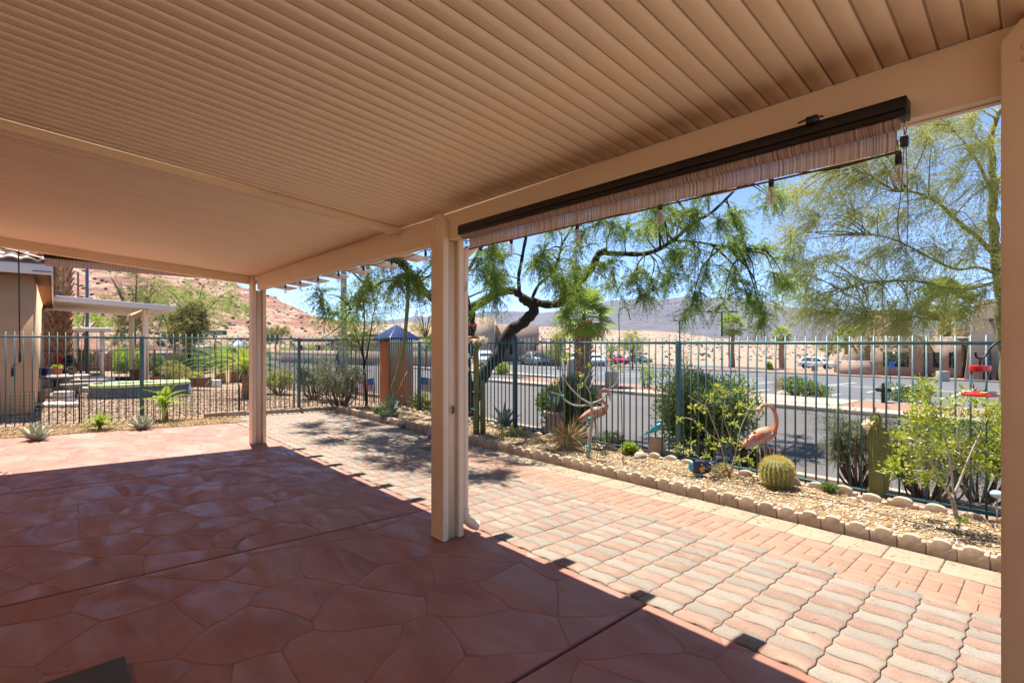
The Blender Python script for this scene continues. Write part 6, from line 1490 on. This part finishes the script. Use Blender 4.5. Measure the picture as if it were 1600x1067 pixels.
# ---- bare plumeria
g = bed(918, 722); D_ = float(np.dot(g - np.array([0,0,EYE]), CF))
def q_(px, py, dd=0): return S(px, py, D_ + dd)
limbs = [([g, q_(920, 700), q_(922, 680), q_(925, 655), q_(924, 630)], .030, .022), ([q_(924, 632), q_(905, 634), q_(890, 630), q_(877, 618), q_(872, 600), q_(870, 590)], .014, .008),
         ([q_(925, 632), q_(908, 622), q_(893, 608), q_(882, 592), q_(878, 575), q_(877, 562)], .014, .007), ([q_(924, 630), q_(921, 612), q_(914, 599), q_(920, 585), q_(921, 572)], .011, .006),
         ([q_(921, 606), q_(928, 595), q_(932, 588)], .008, .005), ([q_(925, 630), q_(940, 624), q_(950, 612), q_(954, 595), q_(953, 580)], .013, .007), ([q_(948, 610), q_(962, 600), q_(966, 590)], .008, .005),
         ([q_(905, 634), q_(907, 610), q_(908, 585)], .007, .004), ([q_(876, 617), q_(866, 614), q_(860, 612)], .006, .004)]
th = thing('plumeria', 'bare pale-branched plumeria with bright green ties in the planting bed', 'shrub', tuple(g)); tb = MB()
for P, a, b_ in limbs: tb.tube(smoothpath(P, 4), [a, b_], 8)
tb.build('trunk', 'bark_pale', th, smooth=True); lf = MB()
for px, py in ((882, 560), (903, 550), (920, 572), (955, 574), (972, 578), (909, 585), (870, 596), (950, 562), (908, 602)): blob_leaves(lf, q_(px, py), .035, 12, .05, .022, 2)
lf.build('foliage', 'leaf_citrus', th)
for px, py, r_ in ((924, 630, .04), (924, 653, .035), (877, 618, .03), (919, 697, .035), (919, 704, .035)):
    c = q_(px, py); MB().tube([c + CR*r_*math.cos(a) + CF*r_*math.sin(a) + np.array([0,0,.012*math.sin(3*a)]) for a in np.linspace(0, 2*PI, 15)], .009, 5).build('tie', 'tie_green', th)
for (x0_, y0_, x1_, y1_, dd, lab, m_) in ((883, 708, 879, 560, 0, 'tan wooden stake beside the plumeria', 'wood_grey'), (900, 690, 903, 600, .5, 'thin pale cane behind the dry yucca', 'bark_pale'), (839, 690, 838, 640, .0, 'short thin marker stake with a green clip left of the pot', 'wood_grey')):
    g = bed(x0_, y0_); dq = float(np.dot(g - np.array([0,0,EYE]), CF)); mb = MB().tube([g - np.array([0,0,.05]), S(x1_, y1_, dq)], .009 if m_ == 'wood_grey' and dd == 0 and x0_ == 883 else .004, 6); tag(mb.build('plant_stake', m_, off=tuple(g)), lab, 'stake').location = tuple(g)

# ---- citrus tree on the right and sapling in the middle
g = bed(1496, 822); D_ = float(np.dot(g - np.array([0,0,EYE]), CF))
limbs = [([g, q_(1492, 795), q_(1487, 775)], .022, .017), ([q_(1487, 777), q_(1475, 760), q_(1462, 735), q_(1445, 700), q_(1420, 670)], .012, .005), ([q_(1488, 778), q_(1500, 752), q_(1512, 720), q_(1530, 680), q_(1545, 650)], .013, .005),
         ([q_(1490, 772), q_(1486, 730), q_(1478, 690), q_(1460, 640), q_(1440, 600)], .010, .004), ([q_(1510, 725), q_(1495, 690), q_(1500, 650), q_(1510, 620)], .008, .004), ([q_(1470, 745), q_(1440, 738), q_(1415, 732)], .007, .003), ([q_(1445, 700), q_(1415, 690), q_(1390, 680)], .006, .003), ([q_(1462, 735), q_(1410, 735), q_(1372, 738)], .006, .003)]
cl = []
for px, py in [(1440,600),(1445,620),(1455,640),(1435,640),(1480,630),(1510,625),(1540,640),(1555,650),(1420,660),(1450,665),(1480,660),(1515,655),(1545,670),(1402,682),(1425,690),(1460,690),(1500,690),(1535,695),(1410,712),(1450,715),(1530,720),(1555,700),(1400,735),(1425,740),(1455,745),(1500,725),(1550,735),(1475,705),(1580,660),(1590,690),(1575,720)]:
    cl.append((q_(px + RNG.uniform(-6, 6), py + RNG.uniform(-5, 5), RNG.uniform(-.28, .28)), .10))
def leafytree(name, label, limbs, cl, leaf, per=60, ll=.055, lw=.024, bark='bark_pale'):
    b = limbs[0][0][0]; th = thing(name, label, 'tree', tuple(b)); tb = MB(); A = []
    for P, a, b_ in limbs: P = smoothpath(P, 4); tb.tube(P, [a, b_], 7); A.append(P)
    A = np.vstack(A)
    lf = MB()
    for c, r in cl:
        a = A[np.argmin(np.linalg.norm(A - c, axis=1))]; tb.tube([a, (a+c)/2 + np.array([0,0,.02]), c], [.004, .002], 4, False)
        n = per; d = sph(n); P = c + d*r*RNG.uniform(.15, 1.1, (n, 1)); lf.quads(leafq(P, d*.8 + np.array([0,0,.25]) + RNG.normal(size=(n,3))*.4, ll*RNG.uniform(.6, 1.2, n), lw*RNG.uniform(.8, 1.2, n)))
    tb.build('trunk', bark, th, smooth=True); lf.build('foliage', leaf, th); return th
leafytree('citrus_tree', 'bushy young citrus tree with glossy yellow-green leaves on the right', limbs, cl, 'leaf_citrus', 115, .045, .018)
g = bed(1140, 752); D_ = float(np.dot(g - np.array([0,0,EYE]), CF))
limbs = [([g, q_(1142, 735), q_(1150, 705), q_(1157, 670), q_(1170, 640)], .010, .004), ([g, q_(1132, 720), q_(1125, 690), q_(1112, 655), q_(1100, 635), q_(1075, 618)], .009, .003), ([q_(1125, 690), q_(1098, 670), q_(1082, 655)], .005, .003), ([q_(1150, 705), q_(1130, 650), q_(1135, 620)], .006, .003), ([g, q_(1110, 730), q_(1080, 705), q_(1060, 698)], .005, .003), ([q_(1145, 725), q_(1165, 715), q_(1180, 700)], .005, .003)]
cl = [(q_(px + RNG.uniform(-4, 4), py + RNG.uniform(-4, 4), RNG.uniform(-.2, .2)), .05) for px, py in ((1078,640),(1100,640),(1064,658),(1090,665),(1082,690),(1112,620),(1135,615),(1130,640),(1150,635),(1170,630),(1165,650),(1145,660),(1100,710),(1120,700),(1140,690),(1160,690),(1178,700),(1060,700),(1075,710),(1095,725),(1115,735),(1150,720),(1130,725),(1175,720),(1120,605),(1105,690),(1155,612),(1140,742),(1185,640))]
leafytree('citrus_sapling', 'open yellow-green citrus sapling in front of the broad oleander', limbs, cl, 'leaf_citrus', 20, .055, .026)
bush('dry_weeds', 'sparse dry weeds around the citrus sapling foot', bed(1128, 750), (.18, .12, .08), 260, .07, .01, 'leaf_dry', cat='plant', stems=0)
# ================================================================== ornaments
mat('flamingo_pink', (.46, .27, .20), (.40, .145, .06), 9, .55, c3=(.42, .10, .03), s3=9, a3=1.0, lo=.3, hi=.6)
mat('flamingo_pale', (.50, .40, .35), (.42, .29, .23), 22, .55)
mat('bird_teal', (.01, .30, .38), (.02, .36, .40), 12, .35); mat('bird_cream', (.55, .48, .34), None, 8, .5)
def flamingo(name, label, g, sc, rz, neck, m1='flamingo_pink', m2='flamingo_pale'):
    """faces +x: metal garden bird; neck is a list of (x, z) points from the chest to the beak tip"""
    th = thing(name, label, 'statue', tuple(g), rz=rz); o0 = dict(off=(0, 0, 0))
    body = []; n = 16
    sect = [(-.34, .52, .012, .02), (-.28, .55, .035, .05), (-.18, .60, .065, .085), (-.05, .645, .085, .11), (.07, .665, .08, .105), (.15, .67, .06, .08), (.20, .68, .04, .05)]
    V = []
    for x, z, w, h in sect: V += [(x*sc, w*math.cos(a)*sc, (z + h*math.sin(a))*sc) for a in np.linspace(0, 2*PI, n, endpoint=False)]
    F = [(i*n+j, i*n+(j+1)%n, (i+1)*n+(j+1)%n, (i+1)*n+j) for i in range(len(sect)-1) for j in range(n)] + [tuple(range(n))[::-1], tuple((len(sect)-1)*n + j for j in range(n))]
    mb = MB().add(V, F); P = smoothpath([(x*sc, 0, z*sc) for x, z in neck], 5); k = len(P)
    mb.tube(P, [.042*sc, .030*sc, .024*sc, .022*sc, .022*sc, .020*sc], 10)
    mb.build('body', m1, th, smooth=True, auto=60, **o0)
    e = P[-1]; d = unit(P[-1] - P[-3]); 
    MB().ball(e, (.045*sc, .03*sc, .032*sc), 12, 8).build('head', m2, th, smooth=True, **o0)
    MB().tube([e + d*.02*sc, e + d*.07*sc + np.array([0,0,-.01*sc]), e + d*.09*sc + np.array([0,0,-.05*sc])], [.02*sc, .015*sc, .003*sc], 8).build('beak', m2, th, smooth=True, **o0)
    ft = agave_leaf(.24*sc, .07*sc, m2, -.08, .15); ft.name = 'feather'
    for s in (-1, 1):
        for i in range(7):
            o = link('feather', ft, th, loc=((.10 - .035*i)*sc, s*(.075 + .006*(i % 2))*sc, (.70 - .018*i)*sc)); o.rotation_euler = (s*.9, rad(10 + 2.5*i) , PI + s*.12)
    lg = MB()
    for s in (-1, 1):
        lg = MB(); lg.tube([((-.02)*sc, s*.04*sc, .57*sc), ((-.0)*sc, s*.045*sc, .30*sc), ((-.03 + .02*s)*sc, s*.05*sc, -.02*sc)], [.013*sc, .008*sc, .008*sc], 6); lg.ball((0, s*.045*sc, .30*sc), .012*sc, 8, 6)
        for a in (-.5, 0, .5): lg.tube([((-.03 + .02*s)*sc, s*.05*sc, 0), ((-.03 + .02*s + .09*math.cos(a))*sc, (s*.05 + .09*math.sin(a))*sc, -.005*sc)], .006*sc, 5)
        lg.build('leg', m2, th, **o0)
    return th
g = bed(1192, 735); g = np.array([*S(1192, 536, 5.95)[:2], bedz(*S(1192, 536, 5.95)[:2])])
Rr = math.atan2(CR[1], CR[0])
flamingo('flamingo_statue', 'tall pink metal flamingo with its neck arched back above the barrel cactus', g, .86, Rr + .25, [(.17, .68), (.22, .80), (.215, .92), (.16, 1.02), (.07, 1.07), (-.02, 1.06), (-.06, 1.01)])
g2 = np.array([*S(931, 536, 7.9)[:2], bedz(*S(931, 536, 7.9)[:2])])
flamingo('flamingo_statue', 'pink metal flamingo looking down behind the bare plumeria', g2, .84, Rr + .1, [(.17, .68), (.21, .78), (.13, .87), (.08, .96), (.10, 1.05), (.17, 1.09), (.235, 1.06), (.26, .99)])
# teal bird on its block
g = bed(1026, 716); D_ = float(np.dot(g - np.array([0,0,EYE]), CF)); g = bed(1026, 716)
th = thing('stone_block', 'rough tan upright stone block carrying the teal bird', 'block', tuple(g)); hb = (716-686)/FPX*D_
V = [];
for z, w, d in ((-.04, .125, .07), (hb*.4, .115, .065), (hb, .088, .06)): V += [(x*w, y_*d, z) for x, y_ in ((-1,-1),(0,-1.08),(1,-1),(1,1),(-1,1))]
F = [tuple(range(5))[::-1], tuple(range(10, 15))] + [(i*5+j, i*5+(j+1)%5, (i+1)*5+(j+1)%5, (i+1)*5+j) for i in range(2) for j in range(5)]
mb = MB().add(V, F); o = mb.build('block', 'edging', th, off=(0,0,0), bevel=.012); o.rotation_euler = (0, 0, Rr)
th = thing('bird_statue', 'teal metal bird with a cream throat perched on the stone block', 'statue', tuple(g + np.array([0, 0, hb])), rz=Rr)
mb = MB(); n = 12; V = []; sect = [(-.155, .035, .004, .006), (-.10, .062, .016, .012), (-.05, .10, .035, .040), (0, .135, .045, .055), (.04, .165, .038, .045), (.055, .195, .024, .026), (.06, .215, .022, .022)]
for x, z, w, h in sect: V += [(x, w*math.cos(a), z + h*math.sin(a)) for a in np.linspace(0, 2*PI, n, endpoint=False)]
mb.add(V, [(i*n+j, i*n+(j+1)%n, (i+1)*n+(j+1)%n, (i+1)*n+j) for i in range(len(sect)-1) for j in range(n)] + [tuple(range(n))[::-1], tuple((len(sect)-1)*n + j for j in range(n))])
mb.build('body', 'bird_teal', th, smooth=True, off=(0,0,0)); MB().ball((.066, 0, .232), (.026, .022, .024), 12, 8).build('head', 'bird_teal', th, smooth=True, off=(0,0,0)); MB().ball((.058, 0, .198), (.022, .026, .026), 12, 8).build('throat', 'bird_cream', th, smooth=True, off=(0,0,0))
MB().tube([(.085, 0, .232), (.12, 0, .222)], [.009, .001], 6).build('beak', 'dark_bronze', th, off=(0,0,0))
MB().prism([(-.09, .085), (-.20, .022), (-.21, .038), (-.19, .052), (-.06, .115)], -.014, .014, 'y').build('tail', 'bird_teal', th, bevel=.003, off=(0,0,0))
for s in (-1, 1):
    MB().tube([(-.005 + .01*s, s*.018, .09), (-.02 + .015*s, s*.02, .045), (.0 + .02*s, s*.022, .0)], .004, 5).build('leg', 'dark_bronze', th, off=(0,0,0)); MB().add([(-.09, s*.034, .09), (.0, s*.049, .105), (.035, s*.044, .15), (.0, s*.047, .165), (-.06, s*.04, .13)], [(0,1,2,3,4)]).build('wing', 'bird_teal', th, off=(0,0,0))
# tropical fish ornament
g = bed(1094, 750); th = thing('fish_ornament', 'small painted metal fish in navy, teal and orange on the gravel', 'ornament', tuple(g + np.array([0, 0, .0])), rz=Rr - .1)
mat('fish_navy', (.02, .02, .12), None, 9, .3); mat('fish_teal', (.05, .38, .45), None, 9, .3); mat('fish_orange', (.6, .25, .04), None, 9, .4); mat('fish_pale', (.55, .58, .6), (.25, .25, .35), 70, .4, stretch=(.05, 1, 1))
def fishseg(a, b_, m, nm):
    V = []; n = 14; 
    for k in range(5):
        x = a + (b_-a)*k/4; q = max(0, 1 - (x/.115)**2); h = .068*math.sqrt(q)+.004; w = .022*math.sqrt(q)+.003; V += [(x, w*math.cos(t), .095 + h*math.sin(t)) for t in np.linspace(0, 2*PI, n, endpoint=False)]
    MB().add(V, [(i*n+j, i*n+(j+1)%n, (i+1)*n+(j+1)%n, (i+1)*n+j) for i in range(4) for j in range(n)] + [tuple(range(n))[::-1], tuple(4*n + j for j in range(n))]).build(nm, m, th, smooth=True, auto=60, off=(0,0,0))
fishseg(-.112, -.07, 'fish_teal', 'head'); fishseg(-.07, -.035, 'fish_navy', 'band'); fishseg(-.035, .0, 'black_plastic', 'band'); fishseg(.0, .11, 'fish_navy', 'body')
for k in range(9): a = -.25 + k*.07; MB().tube([(.05, 0, .10 + .01*k - .04), (.20 - .012*abs(k-4), 0, .05 + .026*k - .06)], .0055, 5).build('tail_ray', 'fish_pale' if k % 2 else 'fish_navy', th, off=(0,0,0))
MB().prism([(-.02, .09), (.03, .11), (.035, .06), (.0, .045)], -.032, -.026, 'y').build('side_fin', 'fish_orange', th, bevel=.002, off=(0,0,0)); MB().prism([(-.07, .05), (-.03, .035), (-.045, .005), (-.07, .02)], -.01, .01, 'y').build('belly_fin', 'fish_orange', th, bevel=.002, off=(0,0,0))
MB().prism([(-.03, .04), (.02, .04), (.03, 0), (-.05, 0)], -.012, .012, 'y').build('base', 'fish_teal', th, bevel=.003, off=(0,0,0))
th.scale = (1.25,)*3
# shepherd hook
g = bed(974, 732); dq = float(np.dot(g - np.array([0,0,EYE]), CF)); th = thing('shepherd_hook', 'tall thin iron shepherd hook pole curling at the top left of the short lot light', 'hook', tuple(g))
P = [g - np.array([0,0,.1]), S(970, 600, dq), S(967, 500, dq)] + [S(967 + 8 - 8*math.cos(a), 492 - 12*math.sin(a), dq) for a in np.linspace(0, PI, 8)] + [S(985, 500, dq)]
MB().tube(smoothpath(P, 4), .0055, 6).build('rod', 'dark_bronze', th)
g = bed(934, 718); dq = float(np.dot(g - np.array([0,0,EYE]), CF)); mb = MB().tube([g - np.array([0,0,.05]), S(934, 560, dq)], .005, 6); tag(mb.build('plant_stake', 'fence_teal', off=tuple(g)), 'slim dark rod between the plumeria and the hook pole', 'stake').location = tuple(g)
# hummingbird feeders
fg = glass('feeder_glass', (.90, .93, .92), .05, .15)
def feeder(label, top, R_):
    th = thing('hummingbird_feeder', label, 'feeder', tuple(top)); k = R_/.085; o0 = dict(off=(0,0,0))
    MB().lathe([(.046*k, -.035*k), (.050*k, -.006*k), (.048*k, .0)], 20).build('cap', 'red_plastic', th, smooth=True, auto=40, **o0)
    MB().lathe([(.028*k, -.150*k), (.030*k, -.115*k), (.040*k, -.065*k), (.043*k, -.036*k)], 20).build('bottle', fg, th, smooth=True, **o0)
    MB().lathe([(.025*k, -.160*k), (.084*k, -.178*k), (.086*k, -.168*k), (.055*k, -.155*k), (.03*k, -.149*k)], 24).build('tray', 'red_plastic', th, smooth=True, auto=50, **o0)
    for i in range(4):
        a = i*PI/2 + .4; c = (math.cos(a)*.056*k, math.sin(a)*.056*k, -.152*k); mb = MB()
        for j in range(5): mb.ball((c[0] + .012*k*math.cos(j*1.257), c[1] + .012*k*math.sin(j*1.257), c[2]-.004), (.009*k, .009*k, .005*k), 8, 4)
        mb.build('feeding_port', 'yellow_plastic', th, smooth=True, **o0)
    MB().tube([(0, 0, 0), (0, 0, .03*k)], .004*k, 6).build('hanger', 'dark_bronze', th, **o0)
    return th
dq = 3.35; top = S(1531, 571, dq); feeder('red and clear hummingbird feeder hanging beside the right post', top, 22.5/FPX*dq)
hk = thing('feeder_hook', 'curved black bracket holding the feeder beside the right post', 'hook', tuple(S(1563, 532, dq)))
P = [S(1640, 540, dq), S(1600, 530, dq), S(1575, 531, dq), S(1562, 533, dq), S(1550, 541, dq), S(1542, 553, dq), S(1533, 560, dq), S(1526, 558, dq), S(1524, 550, dq)]; MB().tube(smoothpath(P, 5), .007, 8).build('rod', 'dark_bronze', hk, smooth=True)
MB().tube([S(1533, 560, dq), top], .003, 5).build('wire', 'dark_bronze', hk)
gb = GD(1640, 0, dq); MB().tube([(S(1640, 540, dq)), (gb[0], gb[1], gb[2] - .1)], .008, 8).build('pole', 'dark_bronze', hk)
top2 = S(739, 506, 7.9); feeder('small red-capped hummingbird feeder above the white cactus flowers', top2, 11/FPX*7.9)
g = bed(736, 682); g = np.array([top2[0], top2[1], H(top2[0], top2[1])]); th = thing('shepherd_hook', 'thin dark rod holding the small feeder behind the middle post', 'hook', tuple(g)); 
MB().tube(smoothpath([g + CR*(-.12), top2 + CR*(-.12) + np.array([0,0,.02]), top2 + CR*(-.08) + np.array([0,0,.10]), top2 + CR*-.01 + np.array([0,0,.09]), top2 + np.array([0,0,.03])], 4), .005, 6).build('rod', 'dark_bronze', th)
# pale glazed ball and hose nozzle like thing by the right post
g = bed(1557, 800); 
th = thing('garden_light', 'small pale blue solar light at the right edge of the bed', 'lamp', tuple(np.array([*S(1558, 536, 4.4)[:2], bedz(*S(1558, 536, 4.4)[:2])])))
pz = S(1558, 772, 4.4); MB().tube([(pz[0], pz[1], -.2), tuple(pz)], .006, 6).build('stake', 'cast_grey', th); mat('pale_blue', (.35, .5, .55), None, 6, .3); MB().ball(pz, (.05, .05, .035), 14, 8).build('globe', 'pale_blue', th, smooth=True)
g = S(1487, 748, 5.0); 

# ================================================================== things in the neighbour's yard
# blue-green rimmed pool
c = GD(222, 0, 15.6); th = thing('garden_pool', "kidney-shaped raised pool with a lime green rim in the neighbour's gravel", 'pool', tuple(c))
def kid(s, k=1.0):
    out = []
    for a in np.linspace(0, 2*PI, 40, endpoint=False):
        r = 1.18*(1 + .10*math.cos(2*a) - .12*math.exp(-((a-1.55)/.5)**2)); out.append((c[0] + math.sin(a)*r*.62*s*k, c[1] + math.cos(a)*r*s*k))
    return out
mat('pool_wall', (.13, .17, .21), (.07, .10, .13), 9, .8, .8, 30); mat('pool_rim', (.42, .58, .18), (.50, .62, .28), 3, .5); mat('pool_water', (.02, .05, .05), None, 3, .05)
outr, inn = kid(1.0), kid(.9); z0, z1 = c[2]-.1, c[2]+.36; V = [(x, y_, z0) for x, y_ in outr] + [(x, y_, z1) for x, y_ in outr] + [(x, y_, z1) for x, y_ in inn] + [(x, y_, z0) for x, y_ in inn]; n = 40
MB().add(V, [(k*n+i, k*n+(i+1)%n, (k+1)*n+(i+1)%n, (k+1)*n+i) for k in range(3) for i in range(n)]).build('wall', 'pool_wall', th)
mid = kid(.95); MB().tube([(x, y_, z1 + .05) for x, y_ in mid + mid[:1]], .065, 10, False).build('rim', 'pool_rim', th, smooth=True)
MB().add([(x, y_, z1 - .08) for x, y_ in kid(.9)], [tuple(range(40))]).build('water', 'pool_water', th)
# stone ledge behind the pool
def boxat(px0, px1, yt, yb, t, dep, name, label, cat, m, extra=None, bevel=.01, part='body'):
    a = np.array(GXY(px0, t)); b_ = np.array(GXY(px1, t)); cx = (a+b_)/2; z1 = EYE + (536-yt)/FPX*t; z0 = EYE + (536-yb)/FPX*t; w = np.linalg.norm(b_-a)
    th = thing(name, label, cat, (cx[0], cx[1], z0), rz=YAW); MB().box((-w/2, 0, 0), (w/2, dep, z1-z0)).build(part, m, th, bevel=bevel, off=(0,0,0))
    if extra: extra(th, w, z1-z0, dep)
    return th
boxat(103, 168, 606, 622, 17.0, .5, 'stone_ledge', 'low grey stone ledge left of the pool', 'ledge', 'cast_grey')
boxat(126, 160, 590, 604, 18.5, .6, 'storage_crate', 'white slatted crate behind the stone ledge', 'crate', 'white_metal')
def bench_extra(th, w, h, dep):
    for sx_ in (-1, 1):
        for sy_ in (.06, dep-.06): MB().cbox((sx_*(w/2-.08), sy_, -.2), (.06, .06, .4)).build('leg', 'black_plastic', th, off=(0,0,0))
    for k in range(4): MB().box((-w/2, dep*k/4 + .01, h+.001), (w/2, dep*(k+1)/4 - .01, h + .02)).build('slat', 'paint_navy', th, off=(0,0,0))
boxat(158, 202, 590, 595, 19.5, .5, 'garden_bench', 'low dark bench behind the pool', 'bench', 'black_plastic', bench_extra)
# picnic table
t = 15.2; c = GD(98, 0, t); c = np.array([*c[:2], c[2]]); th = thing('picnic_table', 'round stone picnic table crowded with pots beside the house wall', 'table', tuple(c))
zt = EYE + (536-586)/FPX*t; MB().lathe([(.62, zt - .07), (.66, zt - .02), (.64, zt)], 26, (c[0], c[1], 0)).build('tabletop', 'cast_grey', th, smooth=True, auto=40)
MB().lathe([(.28, c[2]-.05), (.16, c[2]+.15), (.12, c[2]+.4), (.22, zt-.07)], 16, (c[0], c[1], 0)).build('pedestal', 'cast_grey', th, smooth=True)
for k, a in enumerate((.4, 2.5, 4.6)):
    p = c + np.array([math.cos(a)*1.05, math.sin(a)*1.05, 0]); b_ = thing('garden_stool', ['curved stone seat on the right of the picnic table', 'curved stone seat behind the picnic table', 'curved stone seat in front of the picnic table'][k], 'seat', tuple(p), rz=a)
    MB().cbox((0, 0, .42), (.32, .95, .08)).build('seat', 'cast_grey', b_, bevel=.02, off=(0,0,0))
    for s in (-1, 1): MB().cbox((0, s*.3, .19), (.2, .12, .42)).build('leg', 'cast_grey', b_, bevel=.01, off=(0,0,0))
def potat(px, yt, yb, w, t, label, m, plant=None, pm='leaf_citrus'):
    p = S(px, yb, t); h = (yb-yt)/FPX*t; r = w/2/FPX*t; th = thing('flower_pot', label, 'pot', tuple(p))
    MB().lathe([(r*.65, 0), (r*.95, h*.8), (r*1.05, h*.82), (r*1.05, h), (r*.9, h), (r*.85, h*.8)], 18, p).build('pot', m, th, smooth=True, auto=40)
    if plant: mb = MB(); blob_leaves(mb, p + np.array([0, 0, h + plant*.5]), (r*.9, r*.9, plant), 220, .06, .03, 4); mb.build('plant', pm, th)
    return th
potat(89, 575, 585, 15, 15.1, 'terracotta pot with a yellow plant on the picnic table', 'terracotta', .08)
potat(112, 577, 586, 10, 15.4, 'dark small pot near the right edge of the picnic table', 'wood_brown', .06, 'leaf_dark')
boxat(56, 72, 575, 586, 15.0, .22, 'storage_box', 'navy blue box on the left side of the picnic table', 'box', 'fish_navy')
boxat(82, 102, 612, 630, 13.4, .3, 'white_bucket', 'white square bucket with a purple band below the table', 'bucket', 'white_paint', lambda th, w, h, d: MB().box((-w/2-.004, -.004, h*.45), (w/2+.004, d+.004, h*.53)).build('band', 'fish_navy', th, off=(0,0,0)))
p = GT(92, 636); th = thing('fertiliser_bag', 'long white sack lying on the gravel by the house corner', 'bag', tuple(p), rz=YAW + .12)
mb = MB(); V = []; n = 12
for k in range(9): q = k/8; w = .09 + .05*math.sin(PI*q); V += [((q-.5)*.85, .18*math.cos(a)*(.6+.4*math.sin(PI*q)), .06 + w*.55*math.sin(a) + .01*math.sin(k*2)) for a in np.linspace(0, 2*PI, n, endpoint=False)]
mb.add(V, [(i*n+j, i*n+(j+1)%n, (i+1)*n+(j+1)%n, (i+1)*n+j) for i in range(8) for j in range(n)] + [tuple(range(n))[::-1], tuple(8*n + j for j in range(n))]); mb.build('sack', 'white_paint', th, smooth=True, off=(0,0,0))
for px, yt, yb, w, t, lab, m_, pl, pm in ((92, 556, 566, 12, 20, 'red pot on the dark grill cart', 'red_plastic', None, ''), (215, 577, 597, 19, 20.5, 'large brown barrel pot with cactus before the square posts', 'wood_brown', .5, 'leaf_oleander'), (242, 588, 604, 14, 19.5, 'terracotta pot right of the square posts', 'terracotta', .15, 'leaf_dark'),
        (63, 612, 628, 14, 13.6, 'dark pot stacked below the table by the house corner', 'wood_brown', None, ''), (72, 608, 620, 12, 14.2, 'grey pot lying below the table', 'cast_grey', None, ''), (112, 612, 626, 16, 14.6, 'dark wheel-shaped planter right of the white bucket', 'black_plastic', None, '')):
    potat(px, yt, yb, w, t, lab, m_, pl, pm)
def cart(th, w, h, dep):
    for sx_ in (-1, 1):
        for sy_ in (.08, dep-.08): MB().cbox((sx_*(w/2-.07), sy_, -.38), (.05, .05, .76)).build('leg', 'black_plastic', th, off=(0,0,0))
    MB().lathe([(w*.28, 0), (w*.3, .1), (w*.22, .24), (.03, .3)], 16, (0, dep/2, h)).build('lid', 'black_plastic', th, smooth=True, off=(0,0,0))
boxat(80, 112, 566, 580, 20.2, .6, 'grill_cart', 'dark grill cart standing behind the picnic table', 'cart', 'wood_brown', cart)
# tub planter
boxat(306, 319, 590, 605, 19.0, .5, 'wooden_planter', 'dark wooden box planter beside the clipped mound', 'planter', 'wood_brown')
boxat(295, 306, 590, 605, 19.3, .5, 'wooden_planter', 'second dark wooden box planter touching the mound', 'planter', 'wood_brown')
boxat(319, 338, 594, 606, 21, .4, 'garden_screen', 'low white panel behind the arching palm', 'panel', 'white_paint')
bush('potted_plant', 'yellow-green plant spilling over the wooden box planters', S(307, 590, 19.2), (.35, .25, .12), 500, .08, .03, 'leaf_citrus', cat='plant', stems=0)
print('objects', len(bpy.data.objects))
